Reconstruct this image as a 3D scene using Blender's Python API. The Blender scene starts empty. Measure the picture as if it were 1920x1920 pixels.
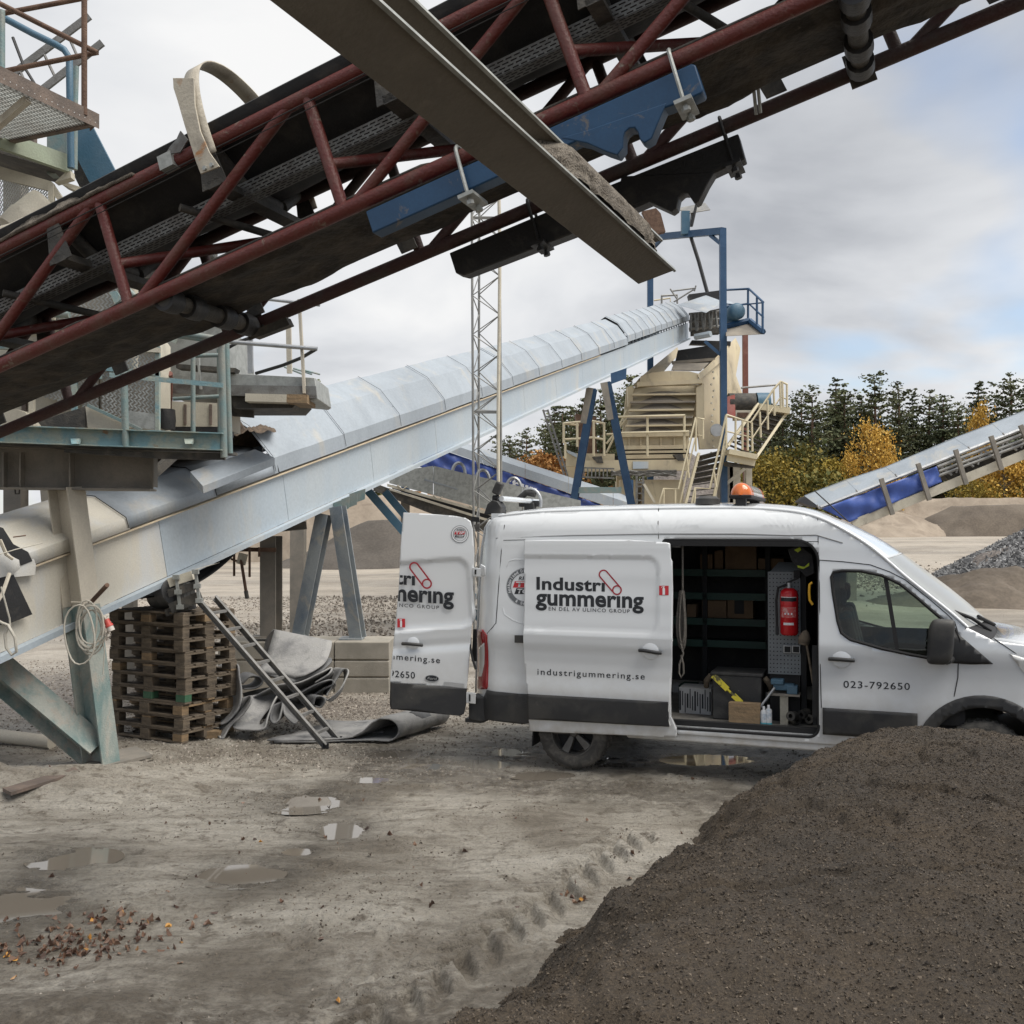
import bpy, bmesh, math, random
import numpy as np
from mathutils import Vector, Matrix
R = math.radians
rnd = random.Random(7)
npr = np.random.RandomState(11)
scene = bpy.context.scene
col = scene.collection
# ---------------------------------------------------------------- camera
F = 1923.0; HZ = 995.0; CAMH = 2.38
PITCH = math.atan((HZ - 960) / F)
cam = bpy.data.cameras.new('camera'); camo = bpy.data.objects.new('camera', cam); col.objects.link(camo)
cam.sensor_width = 36.0; cam.lens = 36.0 * F / 1920.0
cam.clip_start = 0.05; cam.clip_end = 2000
camo.location = (0, 0, CAMH); camo.rotation_euler = (R(90) + PITCH, 0, 0)
scene.camera = camo
# ---------------------------------------------------------------- world: overcast sky over a Nishita sky
SUN_EL, SUN_AZ = R(60), R(112)
w = bpy.data.worlds.new('World'); scene.world = w; w.use_nodes = True
nt = w.node_tree; nt.nodes.clear()
def N(t, k, **p):
    n = t.nodes.new(k)
    for a, b in p.items(): setattr(n, a, b)
    return n
out = N(nt, 'ShaderNodeOutputWorld'); bg = N(nt, 'ShaderNodeBackground'); bg.inputs[1].default_value = 0.1
sky = N(nt, 'ShaderNodeTexSky', sky_type='NISHITA', sun_disc=False, sun_elevation=SUN_EL, sun_rotation=SUN_AZ)
tc = N(nt, 'ShaderNodeTexCoord'); sep = N(nt, 'ShaderNodeSeparateXYZ')
nt.links.new(tc.outputs['Generated'], sep.inputs[0])
den = N(nt, 'ShaderNodeMath', operation='ADD'); den.inputs[1].default_value = 0.22
ab = N(nt, 'ShaderNodeMath', operation='MAXIMUM'); ab.inputs[1].default_value = 0.0
nt.links.new(sep.outputs[2], ab.inputs[0]); nt.links.new(ab.outputs[0], den.inputs[0])
dx = N(nt, 'ShaderNodeMath', operation='DIVIDE'); dy = N(nt, 'ShaderNodeMath', operation='DIVIDE')
nt.links.new(sep.outputs[0], dx.inputs[0]); nt.links.new(den.outputs[0], dx.inputs[1])
nt.links.new(sep.outputs[1], dy.inputs[0]); nt.links.new(den.outputs[0], dy.inputs[1])
cmb = N(nt, 'ShaderNodeCombineXYZ'); nt.links.new(dx.outputs[0], cmb.inputs[0]); nt.links.new(dy.outputs[0], cmb.inputs[1])
def wnoise(scale, detail, rough, off):
    mp = N(nt, 'ShaderNodeMapping'); mp.inputs['Location'].default_value = off
    nt.links.new(cmb.outputs[0], mp.inputs[0])
    n = N(nt, 'ShaderNodeTexNoise'); n.inputs['Scale'].default_value = scale; n.inputs['Detail'].default_value = detail
    n.inputs['Roughness'].default_value = rough; n.inputs['Distortion'].default_value = 0.3
    nt.links.new(mp.outputs[0], n.inputs['Vector']); return n
def ramp(t, src, stops):
    r = N(t, 'ShaderNodeValToRGB'); cr = r.color_ramp
    while len(cr.elements) < len(stops): cr.elements.new(0.5)
    for e, (p, c) in zip(cr.elements, stops):
        e.position = p; e.color = (*c, 1) if len(c) == 3 else c
    t.links.new(src, r.inputs[0]); return r
n1 = wnoise(1.25, 7, 0.50, (2.2, 9.9, 0)); n2 = wnoise(0.62, 5, 0.55, (9.2, 7.7, 0))
cl = ramp(nt, n1.outputs[0], [(0.30, (.48, .50, .54)), (0.41, (.66, .68, .715)), (0.53, (.83, .845, .87)), (0.66, (.985, .985, .985))])
mul = N(nt, 'ShaderNodeVectorMath', operation='SCALE'); mul.inputs['Scale'].default_value = 7.0
nt.links.new(cl.outputs[0], mul.inputs[0])
hole = ramp(nt, n2.outputs[0], [(0.36, (0.25, 0.25, 0.25)), (0.45, (1, 1, 1))])
mx = N(nt, 'ShaderNodeMix', data_type='RGBA'); nt.links.new(hole.outputs[0], mx.inputs[0])
skys = N(nt, 'ShaderNodeVectorMath', operation='SCALE'); skys.inputs['Scale'].default_value = 1.3
nt.links.new(sky.outputs[0], skys.inputs[0])
nt.links.new(skys.outputs[0], mx.inputs[6]); nt.links.new(mul.outputs[0], mx.inputs[7])
nt.links.new(mx.outputs[2], bg.inputs[0]); nt.links.new(bg.outputs[0], out.inputs[0])
# ---------------------------------------------------------------- sun behind cloud
sl = bpy.data.lights.new('sun', 'SUN'); sl.energy = 3.0; sl.angle = R(45); sl.color = (1, .955, .89)
so = bpy.data.objects.new('sun', sl); col.objects.link(so)
sd = Vector((math.sin(SUN_AZ) * math.cos(SUN_EL), math.cos(SUN_AZ) * math.cos(SUN_EL), math.sin(SUN_EL)))
so.rotation_euler = sd.to_track_quat('Z', 'Y').to_euler(); so.location = sd * 30
scene.view_settings.view_transform = 'Standard'; scene.view_settings.look = 'None'
scene.view_settings.exposure = 0.45; scene.view_settings.gamma = 1
try: scene.view_settings.use_curve_mapping = False
except Exception: pass
scene.render.engine = 'CYCLES'
scene.cycles.max_bounces = 6; scene.cycles.diffuse_bounces = 3; scene.cycles.transparent_max_bounces = 12
scene.cycles.caustics_reflective = False; scene.cycles.caustics_refractive = False
scene.cycles.use_denoising = True

# ---------------------------------------------------------------- measuring helpers: a sight line of the photo to a point in the place
_cp, _sp = math.cos(PITCH), math.sin(PITCH)
def P(u, v, Y):
    a = (u - 960) / F; b = -(v - 960) / F
    d = (a, _cp - b * _sp, _sp + b * _cp); k = Y / d[1]
    return Vector((d[0] * k, Y, CAMH + d[2] * k))
def G(u, v, z=0.0):
    a = (u - 960) / F; b = -(v - 960) / F
    d = (a, _cp - b * _sp, _sp + b * _cp); k = (z - CAMH) / d[2]
    return Vector((d[0] * k, d[1] * k, z))
def PL(u, v, o, n):
    """sight line through (u, v) met with the plane through o with normal n"""
    a = (u - 960) / F; b = -(v - 960) / F
    d = Vector((a, _cp - b * _sp, _sp + b * _cp)); c = Vector((0, 0, CAMH))
    return c + d * ((o - c).dot(n) / d.dot(n))
V = Vector
# ---------------------------------------------------------------- mesh building
def tag(o, label=None, cat=None, group=None, kind=None):
    if label: o['label'] = label
    if cat: o['category'] = cat
    if group: o['group'] = group
    if kind: o['kind'] = kind
    return o
def thing(name, label, cat, loc=(0, 0, 0), rz=0, group=None):
    o = bpy.data.objects.new(name, None); o.empty_display_size = 0.2; col.objects.link(o)
    o.location = loc; o.rotation_euler = (0, 0, rz); o['W'] = 1
    o.matrix_basis = Matrix.Translation(Vector(loc)) @ Matrix.Rotation(rz, 4, 'Z')
    del o['W']
    return tag(o, label, cat, group)
def rootm(p):
    while p.parent: p = p.parent
    return p.matrix_basis
class MB:
    def __init__(s): s.v = []; s.f = []; s.m = []; s.k = 0
    def add(s, vs, fs):
        b = len(s.v); s.v += [tuple(x) for x in vs]
        for f in fs: s.f.append(tuple(b + i for i in f)); s.m.append(s.k)
        return s
    def box(s, c, sz, ax=None):
        c = V(c); ax = ax or (V((1, 0, 0)), V((0, 1, 0)), V((0, 0, 1)))
        vs = [c + ax[0] * (sz[0] / 2 * i) + ax[1] * (sz[1] / 2 * j) + ax[2] * (sz[2] / 2 * k) for i in (-1, 1) for j in (-1, 1) for k in (-1, 1)]
        return s.add(vs, [(0, 1, 3, 2), (4, 6, 7, 5), (0, 4, 5, 1), (2, 3, 7, 6), (0, 2, 6, 4), (1, 5, 7, 3)])
    def frame(s, a, b, up):
        d = (V(b) - V(a)); d.normalize(); up = V(up); sd = d.cross(up)
        if sd.length < 1e-4: sd = d.cross(V((1, 0, 0)))
        sd.normalize(); u = sd.cross(d); return d, sd, u
    def beam(s, a, b, wd, h, up=(0, 0, 1)):
        a = V(a); b = V(b); d, sd, u = s.frame(a, b, up)
        return s.box((a + b) / 2, ((b - a).length, wd, h), (d, sd, u))
    def prof(s, a, b, poly, up=(0, 0, 1), b2=None):
        """extrude a closed 2D outline (side, up) from a to b"""
        a = V(a); b = V(b); d, sd, u = s.frame(a, b, up); n = len(poly)
        p2 = b2 or poly
        vs = [a + sd * x + u * y for x, y in poly] + [b + sd * x + u * y for x, y in p2]
        fs = [tuple((i, (i + 1) % n, n + (i + 1) % n, n + i)) for i in range(n)] + [tuple(range(n))[::-1], tuple(range(n, 2 * n))]
        return s.add(vs, fs)
    def tube(s, pts, r, n=8, cap=True, closed=False):
        pts = [V(p) for p in pts]; m = len(pts); rs = r if isinstance(r, (list, tuple)) else [r] * m
        vs = []; up = None
        for i, p in enumerate(pts):
            if closed: t = pts[(i + 1) % m] - pts[i - 1]
            else: t = pts[min(i + 1, m - 1)] - pts[max(i - 1, 0)]
            t.normalize()
            if up is None:
                up = t.cross(V((0, 0, 1)))
                if up.length < 1e-3: up = t.cross(V((1, 0, 0)))
            up = up - t * up.dot(t); up.normalize(); q = t.cross(up)
            for k in range(n):
                an = 2 * math.pi * k / n; vs.append(p + (up * math.cos(an) + q * math.sin(an)) * rs[i])
        fs = []
        for i in range(m if closed else m - 1):
            j = (i + 1) % m
            for k in range(n): fs.append((i * n + k, i * n + (k + 1) % n, j * n + (k + 1) % n, j * n + k))
        if cap and not closed: fs += [tuple(range(n))[::-1], tuple(range((m - 1) * n, m * n))]
        return s.add(vs, fs)
    def lathe(s, prof, o, ax, n=24, arc=None):
        """prof = (radius, along) pairs"""
        o = V(o); ax = V(ax).normalized(); u = ax.orthogonal().normalized(); q = ax.cross(u); m = len(prof)
        vs = []
        for k in range(n):
            an = 2 * math.pi * k / n
            for r_, h in prof: vs.append(o + ax * h + (u * math.cos(an) + q * math.sin(an)) * r_)
        fs = []
        for k in range(n):
            k2 = (k + 1) % n
            for i in range(m - 1): fs.append((k * m + i, k * m + i + 1, k2 * m + i + 1, k2 * m + i))
        return s.add(vs, fs)
    def plate(s, pts, th):
        pts = [V(p) for p in pts]; th = V(th); n = len(pts)
        vs = pts + [p + th for p in pts]
        fs = [tuple(range(n))[::-1], tuple(range(n, 2 * n))] + [(i, (i + 1) % n, n + (i + 1) % n, n + i) for i in range(n)]
        return s.add(vs, fs)
    def grid(s, pts):
        """pts: rows of points"""
        m = len(pts[0]); vs = [p for r_ in pts for p in r_]
        fs = [(i * m + j, i * m + j + 1, (i + 1) * m + j + 1, (i + 1) * m + j) for i in range(len(pts) - 1) for j in range(m - 1)]
        return s.add(vs, fs)
    def build(s, name, mats, parent=None, local=False, smooth=True, angle=52, thick=0, bevel=0, label=None, cat=None, group=None, kind=None):
        me = bpy.data.meshes.new(name)
        vs = s.v
        if parent is not None and not local:
            mi = rootm(parent).inverted(); vs = [tuple(mi @ V(x)) for x in vs]
        me.from_pydata(vs, [], s.f)
        mats = mats if isinstance(mats, (list, tuple)) else [mats]
        for m_ in mats: me.materials.append(m_)
        if len(mats) > 1: me.polygons.foreach_set('material_index', s.m)
        bm = bmesh.new(); bm.from_mesh(me); bmesh.ops.recalc_face_normals(bm, faces=bm.faces); bm.to_mesh(me); bm.free()
        if smooth:
            me.shade_smooth(); me.set_sharp_from_angle(angle=R(angle))
        o = bpy.data.objects.new(name, me); col.objects.link(o)
        if parent is not None: o.parent = parent
        if thick:
            md = o.modifiers.new('solid', 'SOLIDIFY'); md.thickness = thick; md.offset = 0
        if bevel:
            md = o.modifiers.new('bevel', 'BEVEL'); md.width = bevel; md.segments = 2; md.limit_method = 'ANGLE'; md.angle_limit = R(40)
        return tag(o, label, cat, group, kind)
def tube(name, m, par, pts, r, n=8, **k): return MB().tube(pts, r, n).build(name, m, par, **k)
def beam(name, m, par, a, b, wd, h, up=(0, 0, 1), **k): return MB().beam(a, b, wd, h, up).build(name, m, par, **k)
def box(name, m, par, c, sz, ax=None, **k): return MB().box(c, sz, ax).build(name, m, par, **k)
def plate(name, m, par, pts, th, **k): return MB().plate(pts, th).build(name, m, par, **k)
def prof(name, m, par, a, b, poly, up=(0, 0, 1), **k): return MB().prof(a, b, poly, up).build(name, m, par, **k)
def ibeam(wd, h, t=.012, tw=.01):
    a, b = wd / 2, h / 2
    return [(-a, -b), (a, -b), (a, -b + t), (tw / 2, -b + t), (tw / 2, b - t), (a, b - t), (a, b), (-a, b), (-a, b - t), (-tw / 2, b - t), (-tw / 2, -b + t), (-a, -b + t)]
def cchan(wd, h, t=.01):
    return [(0, -h / 2), (wd, -h / 2), (wd, -h / 2 + t), (t, -h / 2 + t), (t, h / 2 - t), (wd, h / 2 - t), (wd, h / 2), (0, h / 2)]
def angle(a, b, t=.008): return [(0, 0), (a, 0), (a, t), (t, t), (t, b), (0, b)]
def big_mesh(name, verts, faces, m, parent=None, smooth=True, attrs=None, **k):
    """verts (n,3) and faces (m,3|4) arrays"""
    me = bpy.data.meshes.new(name); verts = np.asarray(verts, np.float32); faces = np.asarray(faces, np.int32); c = faces.shape[1]
    me.vertices.add(len(verts)); me.vertices.foreach_set('co', verts.ravel())
    me.loops.add(faces.size); me.loops.foreach_set('vertex_index', faces.ravel())
    me.polygons.add(len(faces)); me.polygons.foreach_set('loop_start', np.arange(0, faces.size, c, dtype=np.int32))
    me.update(calc_edges=True); me.validate()
    me.materials.append(m)
    if smooth: me.shade_smooth()
    else: me.shade_flat()
    for an, av in (attrs or {}).items():
        at = me.attributes.new(an, 'FLOAT', 'POINT'); at.data.foreach_set('value', np.asarray(av, np.float32).ravel())
    o = bpy.data.objects.new(name, me); col.objects.link(o)
    if parent is not None: o.parent = parent
    return tag(o, **k)
def copy_tree(o, parent=None, **k):
    c = o.copy(); col.objects.link(c)
    if parent is not None: c.parent = parent; c.matrix_parent_inverse = o.matrix_parent_inverse.copy()
    for ch in [x for x in o.children]: copy_tree(ch, c)
    return tag(c, **k)
# ---------------------------------------------------------------- noise for terrain
def vnoise(x, y, seed=0):
    xi = np.floor(x).astype(np.int64); yi = np.floor(y).astype(np.int64); fx = x - xi; fy = y - yi
    fx = fx * fx * fx * (fx * (fx * 6 - 15) + 10); fy = fy * fy * fy * (fy * (fy * 6 - 15) + 10)
    def h(a, b):
        n = (a * 374761393 + b * 668265263 + seed * 1442695041) & 0xffffffff
        n = ((n ^ (n >> 13)) * 1274126177) & 0xffffffff; n = n ^ (n >> 16)
        return (n & 0xffff) / 65535.0
    return (h(xi, yi) * (1 - fx) + h(xi + 1, yi) * fx) * (1 - fy) + (h(xi, yi + 1) * (1 - fx) + h(xi + 1, yi + 1) * fx) * fy
def fbm(x, y, oct=4, seed=0, gain=.5):
    s = 0; a = 1; t = 0
    for i in range(oct):
        s = s + a * (vnoise(x * 2 ** i + i * 17.3, y * 2 ** i + i * 5.1, seed + i) - .5); t += a; a *= gain
    return s / t * 2
def smin(a, b, k): h = np.clip(.5 + .5 * (b - a) / k, 0, 1); return b * (1 - h) + a * h - k * h * (1 - h)
# ---------------------------------------------------------------- materials
def newmat(name):
    m = bpy.data.materials.new(name); m.use_nodes = True; t = m.node_tree; b = t.nodes['Principled BSDF']; return m, t, b
def tnoise(t, vec, scale, detail=4, rough=.55, dist=0):
    n = N(t, 'ShaderNodeTexNoise'); n.inputs['Scale'].default_value = scale; n.inputs['Detail'].default_value = detail
    n.inputs['Roughness'].default_value = rough; n.inputs['Distortion'].default_value = dist
    t.links.new(vec, n.inputs['Vector']); return n
def mixc(t, fac, a, b, mode='MIX'):
    m = N(t, 'ShaderNodeMix', data_type='RGBA', blend_type=mode)
    for i, x in ((0, fac), (6, a), (7, b)):
        if hasattr(x, 'is_output'): t.links.new(x, m.inputs[i])
        elif i == 0: m.inputs[0].default_value = x
        else: m.inputs[i].default_value = (*x, 1) if len(x) == 3 else x
    return m.outputs[2]
def wmat(name, c, d=None, amt=(.45, .65), scale=3, rough=.6, metal=0, bump=.15, bs=60, streak=1, d2=None, amt2=(.55, .7), scale2=8, var=.12, spec=.5):
    """worn surface: base colour, stain d by large noise, second stain d2, fine grain"""
    m, t, b = newmat(name); tc = N(t, 'ShaderNodeTexCoord'); vec = tc.outputs['Object']
    if streak != 1:
        mp = N(t, 'ShaderNodeMapping'); mp.inputs['Scale'].default_value = (1, 1, streak); t.links.new(vec, mp.inputs[0]); sv = mp.outputs[0]
    else: sv = vec
    c0 = tuple(c); fine = tnoise(t, vec, bs, 3)
    fr = ramp(t, fine.outputs[0], [(.3, (1 - var,) * 3), (.7, (1 + 0 * var,) * 3)])
    cc = c0
    if d is not None:
        n = tnoise(t, sv, scale, 6, .62, .4); r_ = ramp(t, n.outputs[0], [(amt[0], (0, 0, 0)), (amt[1], (1, 1, 1))])
        cc = mixc(t, r_.outputs[0], c0, d)
    if d2 is not None:
        n = tnoise(t, sv, scale2, 6, .65, .6); r2 = ramp(t, n.outputs[0], [(amt2[0], (0, 0, 0)), (amt2[1], (1, 1, 1))])
        cc = mixc(t, r2.outputs[0], cc, d2)
    cc = mixc(t, 1.0, cc, fr.outputs[0], 'MULTIPLY')
    t.links.new(cc, b.inputs['Base Color'])
    b.inputs['Roughness'].default_value = rough; b.inputs['Metallic'].default_value = metal
    b.inputs['Specular IOR Level'].default_value = spec
    if bump:
        bp = N(t, 'ShaderNodeBump'); bp.inputs['Strength'].default_value = bump; bp.inputs['Distance'].default_value = .02
        t.links.new(fine.outputs[0], bp.inputs['Height']); t.links.new(bp.outputs[0], b.inputs['Normal'])
    return m
class M: pass
DUST = (.42, .37, .28)
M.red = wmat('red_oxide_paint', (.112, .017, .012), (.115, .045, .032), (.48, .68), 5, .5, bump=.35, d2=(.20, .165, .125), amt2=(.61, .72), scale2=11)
M.redfar = wmat('grimy_shaded_red', (.050, .018, .015), (.05, .04, .034), (.45, .68), 5, .7, bump=.4, d2=(.09, .075, .06), amt2=(.62, .78), scale2=14)  # far truss side: caked grime, with its shade also put into the colour
M.belt = wmat('black_rubber', (.022, .022, .023), (.06, .055, .05), (.5, .7), 4, .75, bump=.2)
M.beltdirt = wmat('mud_caked_rubber', (.028, .025, .022), (.075, .062, .048), (.42, .68), 5, .9, bump=.9, bs=22, d2=(.11, .095, .075), amt2=(.64, .78), scale2=9)
M.blk = wmat('black_painted_steel', (.018, .018, .019), (.06, .055, .048), (.55, .75), 6, .55, bump=.2)
M.dark = wmat('dark_grimy_steel', (.05, .047, .042), (.11, .098, .08), (.45, .65), 6, .7, bump=.35)
M.blue = wmat('blue_paint', (.007, .048, .115), (.010, .06, .14), (.4, .65), 4, .5, bump=.04, d2=(.15, .125, .10), amt2=(.60, .70), scale2=6)
M.bluedark = wmat('deep_blue_paint', (.022, .07, .15), (.035, .09, .18), (.4, .65), 3, .45, bump=.1)
M.tray = wmat('galvanised_tray', (.20, .20, .19), (.12, .11, .10), (.45, .65), 7, .5, .3, bump=.2)
M.chan = wmat('grey_brown_steel', (.185, .168, .14), (.145, .13, .108), (.4, .7), 3, .62, bump=.12, streak=.4, d2=(.24, .215, .18), amt2=(.60, .74), scale2=7)
M.hoop = wmat('cream_paint_rusty', (.50, .45, .36), (.34, .30, .24), (.45, .65), 5, .55, bump=.2, d2=(.36, .17, .06), amt2=(.60, .70), scale2=6)
M.sand = wmat('damp_sand', (.30, .26, .21), (.17, .145, .115), (.4, .6), 16, .95, bump=1, bs=120, var=.45)
M.galv = wmat('galvanised_sheet', (.345, .385, .425), (.29, .325, .36), (.4, .65), 1.3, .55, .0, bump=.06, bs=25, streak=.35, d2=(.46, .43, .37), amt2=(.54, .78), scale2=1.6)
M.galvpanel = wmat('painted_side_panel', (.43, .495, .55), (.49, .53, .55), (.42, .74), .9, .5, .1, bump=.05, bs=25, streak=.25, d2=(.60, .55, .46), amt2=(.60, .80), scale2=.8)
M.galvdust = wmat('dust_coated_panel', (.60, .565, .485), (.55, .575, .60), (.45, .7), 1.5, .8, 0, bump=.1, streak=.4)
M.tandust = wmat('tan_dust', (.56, .47, .34), (.48, .40, .29), (.4, .6), 4, .95, bump=.4)
M.creamleg = wmat('dusty_cream_steel', (.56, .51, .42), (.46, .42, .35), (.4, .7), 3, .7, bump=.15, streak=.5)
M.greenleg = wmat('worn_green_paint', (.17, .245, .235), (.36, .37, .33), (.38, .58), 4, .65, bump=.3, d2=(.40, .33, .27), amt2=(.52, .68), scale2=5, streak=.5)
M.webgrey = wmat('grey_steel_web', (.20, .185, .16), (.28, .25, .21), (.4, .65), 3, .7, bump=.2)
M.teal = wmat('worn_teal_paint', (.20, .33, .36), (.34, .38, .33), (.42, .55), 4.5, .6, bump=.25, d2=(.30, .19, .11), amt2=(.62, .70), scale2=5)
M.tealtube = wmat('teal_grey_tube', (.17, .25, .25), (.26, .27, .24), (.4, .65), 5, .55, .1, bump=.2)
M.rust = wmat('rusted_steel', (.10, .055, .035), (.17, .10, .065), (.42, .65), 6, .8, bump=.4)
M.rustgrey = wmat('rusty_grey_steel', (.12, .095, .08), (.20, .15, .12), (.42, .65), 5, .75, bump=.3)
M.grat = wmat('pale_grating', (.62, .65, .64), (.5, .5, .48), (.4, .65), 4, .6, .2, bump=.2)
M.beige = wmat('beige_machine_paint', (.58, .50, .34), (.50, .42, .29), (.42, .65), 1.2, .6, bump=.15, d2=(.28, .24, .19), amt2=(.58, .76), scale2=1.6, streak=.6)
M.beigeclean = wmat('beige_rail_paint', (.66, .58, .40), (.55, .48, .33), (.45, .7), 1.5, .55, bump=.1)
M.grime = wmat('grey_grime', (.22, .195, .165), (.30, .265, .215), (.4, .65), 1.5, .95, bump=.4)
M.creamhouse = wmat('cream_housing', (.58, .54, .44), (.46, .42, .34), (.42, .65), 2.2, .65, bump=.15, d2=(.27, .24, .2), amt2=(.6, .75), scale2=3)
M.brownred = wmat('red_brown_paint', (.20, .07, .05), (.26, .12, .09), (.45, .65), 3, .6, bump=.2)
M.pinkred = wmat('faded_red_paint', (.55, .16, .13), (.6, .3, .25), (.45, .65), 1.5, .6)
M.zinc = wmat('bright_zinc', (.46, .47, .48), (.36, .37, .38), (.45, .65), 4, .42, .6, bump=.1)
M.zincdull = wmat('dull_spangled_zinc', (.40, .41, .39), (.30, .31, .29), (.42, .6), 9, .5, .3, bump=.1)
M.alu = wmat('weathered_aluminium', (.235, .23, .22), (.15, .145, .135), (.4, .65), 9, .6, .1, bump=.2)
M.steelwire = wmat('dark_wire', (.04, .04, .04), None, rough=.5, metal=.5, bump=0)
M.mast = wmat('mast_steel', (.24, .24, .235), (.34, .33, .30), (.45, .65), 4, .55, .3)
M.whitepipe = wmat('offwhite_cable', (.62, .57, .46), (.5, .45, .36), (.45, .65), 3, .6)
M.tarp = wmat('blue_tarpaulin', (.035, .075, .30), (.025, .05, .20), (.4, .65), 1.6, .45, bump=.3, bs=8, d2=(.22, .22, .30), amt2=(.62, .8), scale2=1.2)
M.tarpbright = wmat('bright_blue_tarpaulin', (.06, .12, .42), (.045, .085, .30), (.4, .65), 1.5, .5, bump=.4, bs=6, d2=(.3, .32, .42), amt2=(.6, .8), scale2=1)
M.conc = wmat('concrete', (.35, .32, .27), (.27, .25, .21), (.4, .65), 3, .9, bump=.35, bs=90, d2=(.20, .18, .15), amt2=(.62, .78), scale2=4)
M.wood = wmat('weathered_pallet_wood', (.185, .145, .102), (.10, .08, .06), (.38, .66), 5, .85, bump=.5, bs=30, streak=6)
M.woodlight = wmat('newer_pallet_wood', (.30, .205, .115), (.21, .15, .09), (.4, .65), 6, .8, bump=.4, bs=30, streak=6)
M.woodgreen = wmat('green_painted_block', (.035, .12, .06), (.06, .14, .08), (.4, .6), 6, .7, bump=.3)
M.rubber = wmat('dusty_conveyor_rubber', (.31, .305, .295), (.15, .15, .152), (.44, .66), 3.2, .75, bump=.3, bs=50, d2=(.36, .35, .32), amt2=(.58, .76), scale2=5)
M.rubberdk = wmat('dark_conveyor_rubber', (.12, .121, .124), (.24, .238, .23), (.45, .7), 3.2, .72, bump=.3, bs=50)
M.sandbrown = wmat('brown_spilled_grit', (.20, .145, .10), (.12, .09, .066), (.4, .6), 12, .95, bump=1, bs=90, var=.45)
M.legfade = wmat('dusty_blue_grey_leg', (.30, .325, .335), (.10, .14, .19), (.50, .70), 1.1, .6, bump=.2, d2=(.40, .37, .31), amt2=(.55, .7), scale2=3)
M.bluefade = wmat('blue_leg_dusty', (.016, .05, .115), (.03, .075, .15), (.4, .6), 2, .45, d2=(.30, .28, .25), amt2=(.62, .72), scale2=.6)
M.bluestrut = wmat('steel_blue_paint', (.045, .12, .185), (.08, .15, .21), (.4, .65), 3, .5, bump=.15)
M.greenedge = wmat('pale_green_paint', (.36, .41, .30), (.30, .33, .25), (.4, .65), 3, .6, bump=.15, d2=(.3, .22, .15), amt2=(.66, .75))
M.cable = wmat('grey_cable', (.52, .49, .42), (.40, .37, .31), (.45, .7), 9, .6, bump=.1)
M.plug = wmat('red_plug', (.52, .06, .045), (.4, .09, .07), (.5, .7), 12, .5, bump=0)
M.plugwhite = wmat('pale_plug', (.62, .56, .5), None, rough=.5, bump=0)
M.bark = wmat('pine_bark', (.13, .085, .06), (.20, .12, .075), (.4, .6), 3, .9, bump=.4)
M.barkb = wmat('pale_bark', (.22, .2, .17), (.1, .09, .08), (.45, .6), 5, .9, bump=.3)
def leafmat(name, a, b, c):
    m, t, bs = newmat(name); gi = N(t, 'ShaderNodeNewGeometry'); oi = N(t, 'ShaderNodeObjectInfo')
    r_ = ramp(t, gi.outputs['Random Per Island'], [(0, a), (.5, b), (1, c)])
    hs = N(t, 'ShaderNodeHueSaturation'); mr = N(t, 'ShaderNodeMapRange'); mr.inputs[3].default_value = .75; mr.inputs[4].default_value = 1.25
    t.links.new(oi.outputs['Random'], mr.inputs[0]); t.links.new(mr.outputs[0], hs.inputs['Value']); t.links.new(r_.outputs[0], hs.inputs['Color'])
    t.links.new(hs.outputs[0], bs.inputs['Base Color']); bs.inputs['Roughness'].default_value = .7; bs.inputs['Specular IOR Level'].default_value = .2
    return m
M.needle = leafmat('pine_needles', (.066, .078, .038), (.100, .112, .056), (.14, .148, .078))
M.spruce = leafmat('spruce_needles', (.056, .072, .040), (.080, .096, .052), (.11, .124, .070))
M.birch = leafmat('orange_birch_leaves', (.36, .20, .03), (.53, .32, .06), (.70, .47, .13))
M.willow = leafmat('yellow_green_leaves', (.17, .14, .025), (.28, .21, .04), (.38, .27, .05))
M.olive = leafmat('olive_leaves', (.07, .085, .025), (.13, .12, .03), (.22, .17, .04))
M.beech = leafmat('brown_orange_leaves', (.26, .12, .04), (.38, .19, .06), (.46, .27, .10))

# ---------------------------------------------------------------- ground
def axis(lo, hi, st, a, b, g=1.13):
    m = list(np.arange(lo, hi, st)); x = m[-1]; s = st
    while x < b: s *= g; x += s; m.append(x)
    x = m[0]; s = st; pre = []
    while x > a: s *= g; x -= s; pre.append(x)
    return np.array(pre[::-1] + m)
PUD = []   # (x, y, rx, ry, rot, depth)
for u, v, ru, rv, d in [(575, 1500, 62, 15, .035), (640, 1548, 40, 12, .03), (455, 1640, 55, 16, .035), (30, 1685, 80, 30, .03), (790, 1432, 60, 8, .03), (955, 1408, 45, 11, .035), (1210, 1422, 95, 7, .03), (560, 1592, 22, 6, .025), (1340, 1425, 70, 7, .03), (880, 1455, 40, 6, .022), (735, 1412, 50, 6, .025), (1010, 1448, 46, 6, .028), (905, 1428, 34, 6, .028), (690, 1465, 40, 6, .02), (140, 1610, 60, 14, .02)]:
    c = G(u, v); e = G(u + ru, v); f_ = G(u, v - rv)
    PUD.append((c.x, c.y, abs(e.x - c.x), abs(f_.y - c.y), d))
LUG0, LUG1 = G(700, 1905), G(1190, 1562)
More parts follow.
